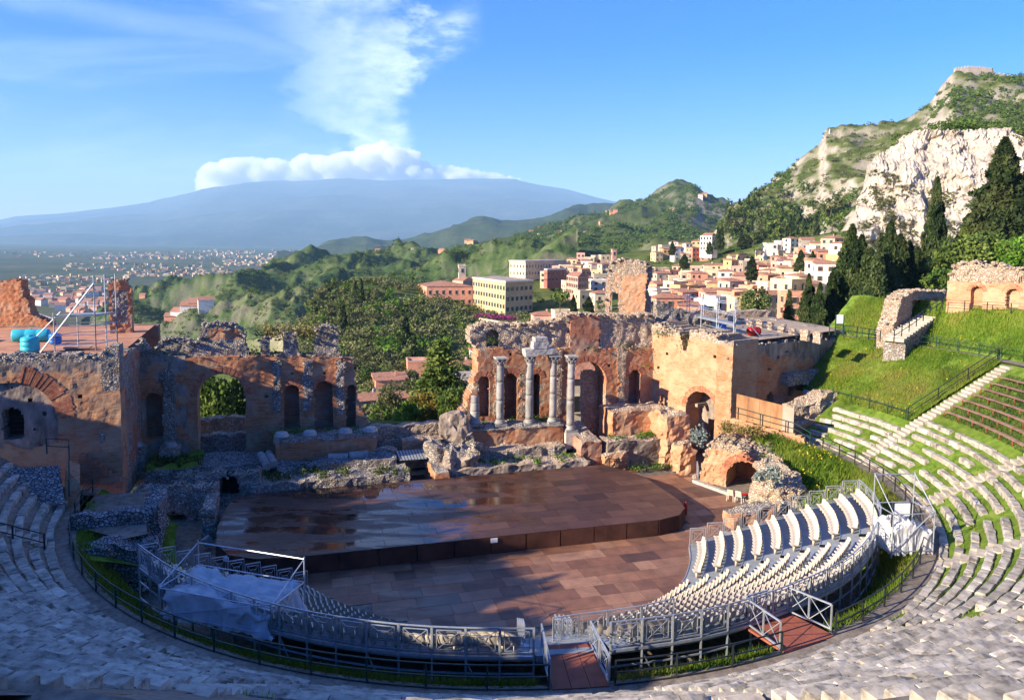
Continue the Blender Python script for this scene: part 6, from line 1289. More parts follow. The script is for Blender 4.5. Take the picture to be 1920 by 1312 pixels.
# ---- brick portico and stepped wall at the top right
def portico():
    a = L(D(1776, 574, 73.)); b = L(D(2080, 598, 62)); pl = Plane(a[:2], b[:2]); root = empty('portico_wall', pl.p(4, .5, 13.5), label='orange brick portico wall with arched niches at the top right', cat='ruined wall')
    r = Relief(pl, -.1, pl.len, 12.5, pl.px(1850, 488)[1]+.6, .13); r.top([(1770, 540), (1782, 505), (1795, 492), (1830, 491), (1845, 500), (1870, 492), (1895, 505), (1920, 500), (2090, 505)], .7)
    r.mat[:] = 0; k = r.Z > np.interp(r.U, [0, pl.len], [pl.px(1776, 528)[1], pl.px(2080, 536)[1]]); r.mat[k] = 1; r.dep[k] = .35+.25*r.n1[k]
    for x0, x1, yt in ((1820, 1842, 536), (1886, 1910, 540), (1955, 1978, 545)): k = r.arch(x0, x1, yt, 584); r.dep[k] = .5
    r.build('wall', ('brick_pale', 'rubble_warm'), 1.6, root, rough=.05); cap_stones(r, root, .35, 1.4, .2, 'rubble_warm')
    for x0, x1, yt in ((1820, 1842, 536), (1886, 1910, 540)): uc, h, zs, zb = r.archp(x0, x1, yt, 580); arch_ring(root, pl, uc, zs, h, .4)
    railing('portico_railing', [pl.p(u, -.8, 13.9+.02*u) for u in (0, 4, 8, 12, 16)], 'thin dark railing along the foot of the orange portico', 1., 2., 'railblack', r_post=.03, r_rail=.018)
    c = L(D(1676, 636, 72)); d = L(D(1768, 562, 80)); q = Plane(c[:2], d[:2]); w = empty('stair_wall', q.p(2, .6, 10), label='stepped rubble and brick wall beside the stone stairs at upper right', cat='ruined wall'); r = Relief(q, -.6, q.px(1776, 560)[0]+.4, 8.5, q.px(1720, 544)[1]+.6, .13)
    r.top([(1664, 640), (1680, 600), (1690, 562), (1702, 550), (1720, 545), (1776, 548)], .7); r.mat[:] = 1; k = (r.U > q.px(1710, 580)[0]) & (r.Z < q.px(1740, 560)[1]); r.mat[k] = 0; r.dep[k] = .6; r.build('wall', ('brick', 'rubble_warm'), 1.5, w, rough=.06); cap_stones(r, w, .35, 1.3, .2, 'rubble_warm')
    st = empty('stairway', q.p(0, -1, 10), kind='structure')
    for k in range(2, 20):
        f = k/19; x = 1664+f*102; y = 640-f*70; p = q.px(x, y, -1.); link('step', STEP, st, frame(q.p(p[0], -1.1, p[1]-.34), q.N, q.X, (0, 0, 1), (1.9, .6, .34)))
    A_, B_ = q.px(1676, 632, -1.), q.px(1768, 569, -1.); MB().hexa([q.p(u, w_, z) for u, w_, z in ((A_[0], -2.05, 6), (B_[0], -2.05, 6), (B_[0], -.1, 6), (A_[0], -.1, 6), (A_[0], -2.05, A_[1]-.36), (B_[0], -2.05, B_[1]-.36), (B_[0], -.1, B_[1]-.36), (A_[0], -.1, A_[1]-.36))]).build('stair_bed', M['rubble'], st)
    railing('stair_railing', [q.p(*(lambda s: (s[0], -1.9, s[1]))(q.px(x, y, -1.9))) for x, y in ((1676, 640), (1710, 618), (1768, 574))], 'black handrail on the upper stone stairs beside the stepped wall', 1., 1.6, 'railblack')
portico()
def unseen_left_portico():  # out of view; heights shaped to shade the stage and spare the left wing
    root = empty('portico_wall', POL(R_TOP+.5, -175, Z_TOP), label='unseen ruined brick portico wall above the left seats, heights shaped to cast shade', cat='ruined wall'); aa = np.arange(-184, -136, 6.)
    for i, a in enumerate(aa):
        p, q = L(POL(R_TOP+.3, a+6, 0)), L(POL(R_TOP+.3, a, 0)); pl = Plane(p[:2], q[:2]); r = Relief(pl, 0, pl.len, Z_TOP-1, Z_TOP+6.6, .3); h = float(np.interp(a, (-184, -177, -174, -166, -158, -140), (.4, .6, 4.4, 3., 1.0, .8)))+.7*math.sin(i*1.9); r.solid &= r.Z < Z_TOP+h+.8*r.n1; uc = pl.len/2
        for f in (.3, .72): r.dep[(np.abs(r.U-uc*2*f) < .7) & (r.Z < Z_TOP+2.6)] = .5
        r.build('wall_section', ('brick', 'rubble'), 1.5, root, rough=.06)
unseen_left_portico()
railing('viewpoint_railing', [G(1555, 628, 11.9), G(1600, 632, 11.6), G(1650, 640, 11.)], 'green railing by the sign at the end of the right wing', 1., 1.6, 'railgreen'); p = G(1573, 628, 11.6); sg_ = empty('info_sign', p, label='small pale information panel on a green frame near the cypresses', cat='sign'); MB().box(-.35, .35, -.03, .03, 1.1, 1.9).build('panel', M['white'], sg_, mw=XF(p))
for s in (-.36, .36): MB().box(s-.04, s+.04, -.04, .04, 0, 1.9).build('post', M['railgreen'], sg_, mw=XF(p))
# ---------------------------------------------------------------- the town
for i in range(3): plant_proto(f'bush_t{i}', 'bush', 130+i, .1)
def stucco(name, c): return pmat(name, [tuple(x*.8 for x in c), c, tuple(min(.8, x*1.12) for x in c)], .5, rough=.9, bmp=.1, bigamt=.15, big=.15, rnd=.12)
WALLC = {'cream': (.62, .48, .31), 'ochre': (.58, .36, .16), 'pink': (.60, .33, .25), 'salmon': (.60, .28, .17), 'white': (.68, .62, .53), 'stone': (.42, .35, .27), 'red': (.42, .13, .09), 'pale yellow': (.66, .52, .28), 'grey': (.36, .34, .32), 'butter': (.56, .41, .22)}
WM = {k: stucco('stucco_'+k.replace(' ', '_'), v) for k, v in WALLC.items()}
def tilemat():
    m, nt, b, _ = nodes('roof_tiles'); f = ntex(nt, coords(nt), 1.2, 6, .7); w = nn(nt, 'ShaderNodeTexWave', Scale=2.2, Distortion=1.); nt.links.new(coords(nt), w.inputs['Vector'])
    c = ramp(nt, f, [(.3, (.20, .085, .05)), (.5, (.38, .17, .10)), (.7, (.46, .26, .17))]); nt.links.new(c, b.inputs['Base Color']); b.inputs['Roughness'].default_value = .9; bump(nt, b, w.outputs[0], .6, .12); return m
M['tiles'] = tilemat(); M['terrace'] = pmat('roof_terrace', [(.30, .22, .17), (.46, .36, .28)], .6, bmp=.1); M['pane'] = plain('window_glass', (.03, .035, .04), .15, spec=.6); M['shutter'] = plain('green_shutter', (.05, .13, .11), .6); M['shutter_b'] = plain('brown_shutter', (.13, .07, .04), .6); M['surround'] = plain('pale_surround', (.62, .56, .46), .8)
def wmesh(name, shut, arch=False):
    mb = MB(); mb.box(-.5, .5, -.10, .10, 0, 1., 0)
    if shut: mb.box(-.86, -.52, -.14, -.04, 0, 1., 1); mb.box(.52, .86, -.14, -.04, 0, 1., 1)
    mb.box(-.62, .62, -.2, .0, -.10, -.02, 2); mb.box(-.6, .6, -.13, .0, 1.02, 1.10, 2); return mb.data(name, [M['pane'], M['shutter'] if shut != 2 else M['shutter_b'], M['surround']])
WIN = [wmesh('window', 0), wmesh('window', 1), wmesh('window', 2)]
DOOR = MB().box(-.5, .5, -.1, .08, 0, 1).data('door', M['shutter_b'])
_unit = MB().box(-.5, .5, -.5, .5, 0, 1)
BOXM = {k: MB().box(-.5, .5, -.5, .5, 0, 1).data('wall', WM[k]) for k in WM}
def roofmesh(kind):
    mb = MB()
    if kind == 'hip': mb.add([(-.56, -.56, 0), (.56, -.56, 0), (.56, .56, 0), (-.56, .56, 0), (-.18, 0, 1), (.18, 0, 1)], [(0, 1, 5, 4), (1, 2, 5), (2, 3, 4, 5), (3, 0, 4), (3, 2, 1, 0)])
    elif kind == 'gable': mb.add([(-.54, -.56, 0), (.54, -.56, 0), (.54, .56, 0), (-.54, .56, 0), (-.54, 0, 1), (.54, 0, 1)], [(0, 1, 5, 4), (1, 2, 5), (2, 3, 4, 5), (3, 0, 4), (3, 2, 1, 0)])
    else: mb.add([(-.54, -.56, 0), (.54, -.56, 0), (.54, .56, 0), (-.54, .56, 0), (-.54, .56, 1), (.54, .56, 1)], [(0, 1, 5, 4), (1, 2, 5), (2, 3, 4, 5), (3, 0, 4), (3, 2, 1, 0)])
    return mb.data('roof', M['tiles'])
ROOFM = {k: roofmesh(k) for k in ('hip', 'gable', 'shed')}
def terrmesh(col):
    mb = MB(); mb.box(-.49, .49, -.49, .49, 0, .25, 1)
    for a in ((-.5, .5, -.51, -.46), (-.5, .5, .46, .51), (-.51, -.46, -.5, .5), (.46, .51, -.5, .5)): mb.box(*a, 0, 1., 0)
    return mb.data('roof', [WM[col], M['terrace']])
TERRM = {k: terrmesh(k) for k in WM}
def house(p, w, d, h, rz, col, roof, label, cat='house', group=None, wins=True, door=False, base=4., name='house', wkind=None, floors=None, wpx=1.):
    p = np.asarray(p, float); root = empty(name, p, label=label, cat=cat, group=group); Rm = Matrix.Translation(Vector(p)) @ Matrix.Rotation(rz, 4, 'Z')
    link('wall', BOXM[col], root, Rm @ Matrix.Translation((0, d/2, -base)) @ Matrix.Diagonal((w, d, h+base, 1)))
    rh = {'hip': .11*w+.3, 'gable': .15*d+.2, 'shed': .14*d, 'flat': .75}[roof]
    me = TERRM[col] if roof == 'flat' else ROOFM[roof]; rfo = link('roof', me, root, Rm @ Matrix.Translation((0, d/2, h+.003)) @ Matrix.Diagonal((w, d, rh, 1)))
    if roof != 'flat' and random.random() < .4: MB().box(-.35, .35, -.3, .3, 0, rh+.9).build('chimney', WM[col], rfo, mw=Rm @ Matrix.Translation((w*.2, d*.6, h)))
    if wins:
        fl = floors or max(1, int(h/3.1)); k = wkind if wkind is not None else random.choice((0, 0, 1, 2)); n = max(1, int(w/3.2)); sz = (1.05, 1.7)
        for f in range(fl):
            for i in range(n):
                if random.random() < .12 and wkind is None: continue
                link('window', WIN[k], root, Rm @ Matrix.Translation((-w/2+w*(i+.5)/n, -.02, f*h/fl+.9)) @ Matrix.Diagonal((sz[0], 1, sz[1], 1)))
            if True:
                m_ = max(1, int(d/4.))
                for i in range(m_): link('window', WIN[k], root, Rm @ Matrix.Translation((-w/2-.02, d*(i+.5)/m_, f*h/fl+.9)) @ Matrix.Rotation(-math.pi/2, 4, 'Z') @ Matrix.Diagonal((sz[0], 1, sz[1], 1)))
    if door: link('door', DOOR, root, Rm @ Matrix.Translation((w*.12, -.03, 0)) @ Matrix.Diagonal((1.3, 1, 2.3, 1)))
    return root
_o1 = 'first second third fourth fifth sixth seventh eighth ninth tenth eleventh twelfth thirteenth fourteenth fifteenth sixteenth seventeenth eighteenth nineteenth'.split()
_t1 = 'twenty thirty forty fifty sixty seventy eighty ninety'.split(); _t2 = 'twentieth thirtieth fortieth fiftieth sixtieth seventieth eightieth ninetieth'.split()
def ordinal(n):
    if n > 100: return 'hundred-and-'+ordinal(n-100)
    if n == 100: return 'hundredth'
    if n < 20: return _o1[n-1]
    return _t2[n//10-2] if n % 10 == 0 else _t1[n//10-2]+'-'+_o1[n % 10-1]
ORD = [ordinal(i+1) for i in range(140)]
RN = {'hip': 'hip-roofed', 'gable': 'gabled', 'shed': 'lean-to-roofed', 'flat': 'flat-roofed'}
def tier(y, x0, x1, name, hs=(6.5, 11.5), skip=.0, cols=None):
    x = x0; k = 0; rs = random.Random(int(y*7+x0)); n = 0
    while x < x1:
        yy = y+rs.uniform(-5, 5); dst = hill.dist(x, yy); w = rs.uniform(6, 10.5); wp = w*F_PX/dst
        if rs.random() > skip:
            p = hill.ground_px(min(x+wp/2, 2200), yy); col = rs.choice(cols or ['cream', 'cream', 'ochre', 'pink', 'salmon', 'white', 'white', 'stone', 'pale yellow', 'cream', 'white']); rf = rs.choice(['hip', 'gable', 'shed', 'flat', 'flat', 'flat', 'hip', 'flat'])
            h = rs.uniform(*hs); house(p, w, rs.uniform(6, 9), h, R(rs.uniform(-22, 38)), col, rf, f'{col} {RN[rf]} house, {ORD[min(n, 29)]} from left in {name}', group='houses of the hill town'); n += 1
        x += wp*rs.uniform(.78, 1.06)
for y, x0, x1, nm in ((622, 1228, 1300, 'the nearest row behind the scaffold'), (606, 1226, 1500, 'row just above right wing roof'), (588, 1226, 1500, 'second row above right wing roof'), (570, 1226, 1515, 'third row above right wing roof'), (553, 1226, 1530, 'fourth row above right wing roof'), (537, 1228, 1550, 'the middle row of the right-hand town'), (521, 1300, 1575, 'the sixth row of the right-hand town'), (506, 1370, 1580, 'the upper row of the right-hand town'), (491, 1420, 1575, 'second highest row under the wooded slope'), (478, 1440, 1530, 'the topmost row under the wooded slope'), (612, 1300, 1480, 'the row half hidden by the roof scaffold'), (597, 1235, 1490, 'the narrow row behind the roof scaffold'), (579, 1232, 1505, 'the narrow row over the roof scaffold'), (545, 1230, 1540, 'the narrow row below the middle row'), (529, 1260, 1560, 'the narrow row over the middle row')): tier(y, x0, x1, nm, skip=.02)
for y, x0, x1, nm in ((500, 1062, 1140, 'highest row left of orange fragment'), (512, 1040, 1140, 'second row left of orange fragment'), (526, 1000, 1135, 'third row left of orange fragment'), (541, 1012, 1130, 'fourth row left of orange fragment'), (556, 1060, 1135, 'fifth row left of orange fragment'), (580, 1085, 1135, 'lowest row left of orange fragment'), (478, 1228, 1300, 'high row right of orange fragment'), (492, 1228, 1330, 'second high row right of orange fragment')): tier(y, x0, x1, nm, skip=.02)
for y, x0, x1, nm in ((602, 1000, 1065, 'the short row right of the long hotel'),): tier(y, x0, x1, nm, (4, 6))
def long_house(label, corner, left, right, top_y, dc, dl, dr, col, roof='flat', floors=4, name='building', cat='building', wk=1):
    """block with two street fronts meeting at the near corner; given by its ground corners and their distances"""
    A = D(*corner, dc); B = D(*left, dl); C = D(*right, dr); zt = D(corner[0], top_y, dc)[2]; zb = min(A[2], B[2], C[2])-4; Dd = B+C-A; root = empty(name, A, label=label, cat=cat)
    P = [A, C, Dd, B]; MB().prism(P, zb, zt).build('wall', WM[col], root)
    c = sum(P)/4; O_ = [c+(q-c)*1.03 for q in P]
    if roof == 'flat': MB().prism(O_, zt+.003, zt+.7).build('cornice', M['surround'], root); MB().prism([c+(q-c)*.96 for q in P], zt+.7, zt+.9).build('roof', M['terrace'], root)
    else:
        r0 = (O_[0]+O_[1])/2; r1 = (O_[2]+O_[3])/2; ax = r1-r0; r0 = r0+ax*.12; r1 = r1-ax*.12; hh = np.array([0, 0, zt+2.2]); V = [[q[0], q[1], zt+.003] for q in O_]+[[*r0[:2], hh[2]], [*r1[:2], hh[2]]]; mk('roof', V, [(0, 1, 4), (1, 2, 5, 4), (2, 3, 5), (3, 0, 4, 5), (3, 2, 1, 0)], M['tiles'], root)
    for a, b in ((A, C), (B, A)):
        e = b-a; e[2] = 0; ln = np.linalg.norm(e); e = e/ln; nrm = np.array([e[1], -e[0], 0]); n = max(2, int(ln/3.4)); z0 = max(a[2], b[2]); fh = (zt-z0)/floors
        for f in range(floors):
            for i in range(n): q = a+e*ln*(i+.5)/n; q = np.array([q[0], q[1], z0+f*fh+.8])+nrm*.03; link('window', WIN[wk], root, frame(q, e, -nrm, (0, 0, 1), (1.15, 1, min(2.1, fh*.55))))
    return root
long_house('long cream hotel with rows of green-shuttered windows above the wooded slope', (947, 606), (886, 585), (998, 601), 530, 385, 425, 402, 'butter', floors=4)
long_house('long pink convent with red roof on the brow of the wooded slope', (800, 572), (784, 566), (886, 578), 537, 418, 440, 424, 'salmon', 'tile', 2, wk=0)
long_house('broad yellow palace at the upper left of the town', (985, 520), (955, 516), (1062, 514), 491, 560, 575, 600, 'cream', 'flat', 2, wk=0)
long_house('pink house with brown shutters in the middle of the town', (1083, 556), (1062, 550), (1103, 552), 519, 420, 440, 428, 'pink', 'tile', 3, wk=2)
long_house('red house with pale window frames above the hotel', (1026, 530), (1020, 528), (1062, 528), 507, 500, 512, 512, 'red', 'flat', 2, wk=0)
long_house('white villa with a red hipped roof on the rocky knoll', (1334, 474), (1312, 470), (1345, 470), 442, 560, 575, 570, 'white', 'tile', 3, wk=2)
def tower(x, yb, yt, dst, w, col, label, batt=True):
    p = D(x, yb, dst); zt = D(x, yt, dst)[2]; root = empty('bell_tower', p, label=label, cat='tower'); MB().box(-w/2, w/2, -w/2, w/2, -6, zt-p[2]-1.).build('shaft', WM[col], root, mw=XF(p, .2)); h = zt-p[2]-1.
    mb = MB(); mb.box(-w*.56, w*.56, -w*.56, w*.56, 0, .5); cor = mb.build('cornice', WM[col], root, mw=XF(p+[0, 0, h], .2))
    if batt:
        for i in range(4):
            for j in range(4):
                if i in (0, 3) or j in (0, 3): MB().box(-w*.1, w*.1, -w*.1, w*.1, .5, 1.6).build('merlon', WM[col], cor, mw=XF(p+[0, 0, h], .2) @ Matrix.Translation(((i-1.5)*w*.3, (j-1.5)*w*.3, 0)))
    for k, (dx, dy, rr) in enumerate(((0, -w/2-.05, 0), (-w/2-.05, 0, -math.pi/2))): link('window', WIN[0], root, XF(p+[0, 0, h*.72], .2) @ Matrix.Translation((dx, dy, 0)) @ Matrix.Rotation(rr, 4, 'Z') @ Matrix.Diagonal((1.4, 1, 2.6, 1)))
tower(866, 540, 497, 470, 4.2, 'stone', 'battlemented stone bell tower behind the pink convent'); tower(1150, 505, 466, 620, 3.6, 'pink', 'slender pink bell tower left of the orange fragment', False)
long_house('church nave with a red roof beside the battlemented tower', (868, 545), (848, 541), (892, 543), 527, 462, 470, 468, 'stone', 'tile', 1, wk=0)
gw_ = [hill.ground_px(x, y) for x, y in ((900, 612), (960, 618), (1010, 626), (1050, 636))]
rt = empty('garden_wall', gw_[0], label='long tan retaining wall below the hotel garden', cat='wall')
for a, b in zip(gw_[:-1], gw_[1:]): MB().bar(a+[0, 0, 1.], b+[0, 0, 1.], 1.2, 7.5).build('wall_section', WM['cream'], rt)
# houses close behind the ruins
for x, y, w, d, h, rz, col, rf, lab in ((700, 772, 9, 8, 3.2, .5, 'grey', 'gable', 'low grey-roofed house left of the dark conifer in the gap'), (735, 740, 10, 8, 5, .3, 'salmon', 'shed', 'house with a tan sloping roof behind the olive hedge'), (790, 712, 9, 8, 6, .2, 'salmon', 'flat', 'orange house just left of the big conifer'), (872, 756, 6, 6, 3.2, .1, 'red', 'flat', 'small red house at the left edge of the column wall'), (868, 705, 8, 7, 3.6, .2, 'cream', 'gable', 'cream house above the small red one by the column wall'), (880, 728, 8, 6, 3.5, .1, 'grey', 'flat', 'grey flat-roofed block behind the left end of the column wall'), (1082, 790, 11, 8, 4.6, .25, 'white', 'gable', 'white house with a tiled roof seen through the great right arch'), (760, 765, 9, 7, 3, .4, 'stone', 'gable', 'low tan-roofed house left of the big conifer'), (1068, 655, 12, 9, 3.6, .2, 'pink', 'shed', 'mauve house with brown roof just above the column wall'), (905, 668, 7, 6, 3, .3, 'white', 'shed', 'small white house on the slope left of the column wall')):
    house(hill.ground_px(x, y), w, d, h, rz, col, rf, lab, door=True)
# small houses on the farther hills, too far to show parts
def far_house(p, s, col, label, group, rz=None):
    mb = MB(); mb.box(-.6, .6, -.5, .5, -1., .75, 0); mb.add([(-.64, -.56, .75), (.64, -.56, .75), (.64, .56, .75), (-.64, .56, .75), (-.64, 0, 1.05), (.64, 0, 1.05)], [(0, 1, 5, 4), (1, 2, 5), (2, 3, 4, 5), (3, 0, 4)], 1)
    me = FARM.get(col) or FARM.setdefault(col, mb.data('house', [WM[col], M['tiles']])); link('house', me, None, XF(p, random.uniform(-.5, .5) if rz is None else rz, s), label=label, cat='house', group=group)
FARM = {}; rs = random.Random(5)
for fan, pts, nm, s in ((cone, [(x, 404+.45*(x-1090)*.3+rs.uniform(-2, 2)) for x in range(1090, 1150, 8)]+[(x, 428+(x-1130)*.22+rs.uniform(-2, 2)) for x in range(1130, 1212, 7)], 'the cone hill flank', 7), (cone, [(x, 402+rs.uniform(-2, 2)) for x in range(1262, 1340, 8)], 'the terrace under the cone hill summit', 8), (cone, [(rs.uniform(960, 1130), rs.uniform(440, 458)) for _ in range(16)], 'the left foot of the cone hill', 7), (ridge, [(rs.uniform(600, 900), None) for _ in range(12)], 'the crest of the long green ridge', 8)):
    pts = sorted(pts)
    for k, (x, y) in enumerate(pts):
        if y is None: yy, _ = fan.at(x); y = yy[-1]+4
        col = rs.choice(['cream', 'white', 'salmon', 'ochre']); far_house(fan.ground_px(x, y), s*rs.uniform(.8, 1.3), col, f'tiny {col} house, {ORD[k]} from left on {nm}', 'distant houses on the hills')
for k, (x, y, s, col) in enumerate(((322, 622, 15, 'salmon'), (338, 618, 17, 'white'), (356, 617, 18, 'white'), (374, 612, 20, 'salmon'), (386, 620, 15, 'white'), (268, 560, 8, 'salmon'))): far_house(ridge.ground_px(x, y), s, col, f'{col} block, {ORD[k]} from the left at the foot of the green ridge' if k < 5 else 'lone farmhouse on the grassy spur of the green ridge', 'blocks under the green ridge')
k = 0; cpts = sorted([(rs.uniform(48, 200), rs.uniform(548, 590)) for _ in range(70)]); Zg = Z_PLAIN
for x, y in cpts:
    if y > 578+.12*(x-60) or (x < 70 and y > 570): continue
    col = rs.choice(['cream', 'white', 'salmon', 'white', 'pink']); k += 1; far_house(G(x, y, Zg), 11*rs.uniform(.8, 1.7), col, f'small {col} house, {ordinal(k)} from left in the coastal town beyond the left roof', 'houses of the coastal town')
VV, FF, n0, mi = [], [], 0, []
def spec(x0, x1, y0, y1, n):
    global n0
    for _ in range(n):
        x, y = rs.uniform(x0, x1), rs.uniform(y0, y1); p = G(x, y, Z_PLAIN); q = (p[1]/4000)**.6; w, d, h = rs.uniform(9, 26)*q, rs.uniform(9, 20)*q, rs.uniform(5, 13)*q
        a = rs.random(); c, s = math.cos(a), math.sin(a); V = np.array([(-w, -d, -1), (w, -d, -1), (w, d, -1), (-w, d, -1), (-w, -d, h), (w, -d, h), (w, d, h), (-w, d, h)])*[.5, .5, 1]; VV.append(np.c_[V[:, 0]*c-V[:, 1]*s, V[:, 0]*s+V[:, 1]*c, V[:, 2]]+p); FF.extend([tuple(i+n0 for i in f) for f in BOXF]); n0 += 8; k_ = rs.choice((0, 0, 1, 2)); mi.extend([k_]*6)
for a in ((170, 640, 480, 487, 170), (420, 640, 489, 499, 190), (240, 430, 509, 519, 130), (40, 240, 518, 532, 80), (0, 640, 474, 482, 120), (120, 420, 494, 508, 90), (0, 220, 532, 548, 60), (330, 620, 470, 478, 60)): spec(*a)
mk('distant_towns', np.vstack(VV), FF, [WM['cream'], WM['butter'], M['tiles']], mi=mi, kind='stuff', label='pale specks of far-off towns scattered over the plain', cat='town')
# castle, sanctuary and cross on the heights
def crest_wall(label, pts, h0, dst, name, cat):
    root = empty(name, D(*pts[0], dst), label=label, cat=cat)
    for (x0, yb0, yt0), (x1, yb1, yt1) in zip([(p[0], p[1], p[1]-h0[i]) for i, p in enumerate(pts)][:-1], [(p[0], p[1], p[1]-h0[i]) for i, p in enumerate(pts)][1:]):
        A = D(x0, yb0+4, dst); B = D(x1, yb1+4, dst); ta = D(x0, yt0, dst)[2]; tb = D(x1, yt1, dst)[2]; bk = np.array([0, 2.5, 0]); MB().hexa([A, B, B+bk, A+bk, [A[0], A[1], ta], [B[0], B[1], tb], [B[0], B[1]+2.5, tb], [A[0], A[1]+2.5, ta]]).build('wall_section', WM['stone'] if name != 'church_on_crag' else WM['cream'], root)
        for t in np.arange(.1, 1, .22):
            q = A+(B-A)*t; MB().box(-.6, .6, 0, 1.2, 0, 1.3).build('merlon', WM['stone'], root, mw=XF((q[0], q[1], ta+(tb-ta)*t)))
crest_wall('ruined castle walls crowning the highest summit at top right', [(1790, 140), (1815, 138), (1838, 137), (1860, 140), (1862, 142), (1900, 148), (1935, 152)], [11, 12, 10, 10, 5, 5, 5], 826, 'castle', 'castle')
long_house('small stone sanctuary on the cliff-edge crag', (1600, 258), (1596, 257), (1645, 256), 241, 815, 820, 818, 'stone', 'tile', 1, name='sanctuary', cat='church', wk=0); crest_wall('low wall round the crag-top sanctuary', [(1562, 260), (1580, 262), (1600, 262)], [8, 5, 5], 812, 'terrace_wall', 'wall')
p = D(1555, 256, 815); st = empty('cliff_statue', p, label='tiny white cross-topped statue at the edge of the crag', cat='statue'); MB().box(-.7, .7, -.7, .7, -1, 2.).build('pedestal', WM['stone'], st, mw=XF(p)); MB().lathe([(.6, 2), (.75, 3), (.5, 5), (.7, 6), (.35, 6.6), (.45, 7.2), (.1, 7.8)], p, 8).build('figure', M['white'], st, True)
# ---------------------------------------------------------------- trees
TG = 'cypresses and conifers behind the right wing'
def pxtree(name, x, yb, yt, dst, key, mat, label, wpx=None, cat='tree', group=None):
    p = D(x, yb, dst); h = D(x, yt, dst)[2]-p[2]; return tree(name, p, h, key, mat, label, cat, group, 1. if wpx is None else (wpx*dst/F_PX/h)/{'cy': .22, 'ce': .70, 'ro': 1.0, 'bu': 1.15, 'ta': .7, 'sp': 1.25, 'um': 1.3}[key[:2]])
pxtree('cypress_tree', 1588, 640, 420, 108, 'cypress0', 'cypress', 'tall ragged cypress at the left front of the dark clump', 62, group=TG)
pxtree('conifer_tree', 1622, 640, 458, 102, 'cedar0', 'cedar', 'bushy olive-green conifer in the middle of the dark clump', 100, group=TG)
pxtree('cypress_tree', 1660, 620, 412, 122, 'cypress1', 'cypress', 'tallest spire of the dark clump, right of the bushy conifer', 50, group=TG)
pxtree('conifer_tree', 1655, 630, 470, 112, 'cedar1', 'cypress', 'dark conifer filling the centre of the clump behind the stairs', 90, group=TG)
pxtree('cypress_tree', 1697, 600, 450, 130, 'cypress2', 'cypress', 'dark cypress on the right flank of the clump', 46, group=TG)
pxtree('cypress_tree', 1555, 640, 508, 106, 'cypress1', 'cypress', 'slim cypress just left of the tall ragged one', 40, group=TG); pxtree('cypress_tree', 1533, 640, 528, 104, 'cypress2', 'cypress', 'short cypress, second from the left by the right wing wall', 30, group=TG); pxtree('cypress_tree', 1512, 630, 512, 112, 'cypress0', 'cypress', 'narrow cypress at the left end of the clump', 32, group=TG)
pxtree('cypress_tree', 1745, 560, 332, 150, 'cypress0', 'cypress', 'lone pencil cypress rising against the pale cliff', 44, group=TG)
pxtree('cypress_tree', 1868, 520, 258, 140, 'cypress1', 'cypress', 'broad giant cypress against the cliff at right', 100, group=TG); pxtree('cypress_tree', 1922, 520, 285, 138, 'cypress2', 'cypress', 'giant cypress cut by the right picture edge', 70, group=TG)
for k, (x, yb, yt, d_, w, m) in enumerate(((1790, 560, 445, 125, 100, 'pine'), (1850, 530, 432, 122, 110, 'pine'), (1905, 525, 440, 118, 90, 'bright'), (1725, 580, 500, 128, 70, 'pine'), (1760, 570, 500, 118, 60, 'broad'))): pxtree('pine_tree', x, yb, yt, d_, f'round{k % 3}', m, ['round bright green pine left of the giant cypress', 'wide green pine at the foot of the giant cypress', 'fresh green tree above the portico at the right edge', 'dark rounded tree behind the stepped wall', 'leafy tree between the stepped wall and the portico'][k], w, group='rounded trees above the portico')
for k, (x, yb, yt, d_, w, key, m) in enumerate(((1606, 640, 440, 116, 60, 'cypress2', 'cypress'), (1637, 640, 470, 98, 84, 'cedar0', 'cedar'), (1680, 600, 438, 128, 56, 'cypress0', 'cypress'), (1714, 590, 462, 134, 52, 'cypress1', 'cypress'), (1645, 600, 430, 135, 60, 'cedar1', 'cypress'), (1570, 640, 480, 112, 46, 'cypress2', 'cypress'), (1735, 580, 480, 140, 50, 'cypress2', 'cypress'), (1810, 520, 400, 150, 60, 'cypress2', 'pine'), (1768, 560, 455, 145, 60, 'tall1', 'broad'))):
    pxtree('conifer_tree', x, yb, yt, d_, key, m, ['dark spire close behind the tall ragged cypress', 'bushy low conifer in front of the tallest spire', 'dark spire right of the tallest one', 'dark spire nearest the lone pencil cypress', 'dark conifer behind the tallest spire', 'dark cypress between the slim and the ragged ones', 'short dark spire at the foot of the pencil cypress', 'green spire left of the giant cypress', 'leafy tree right of the pencil cypress'][k], w, group=TG)
pxtree('conifer_tree', 1477, 620, 538, 98, 'cedar1', 'cedar', 'thin pale conifer at the right end of the roof parapet', 34); pxtree('round_tree', 1418, 612, 537, 96, 'round1', 'cedar', 'dark round tree behind the roof scaffold', 62)
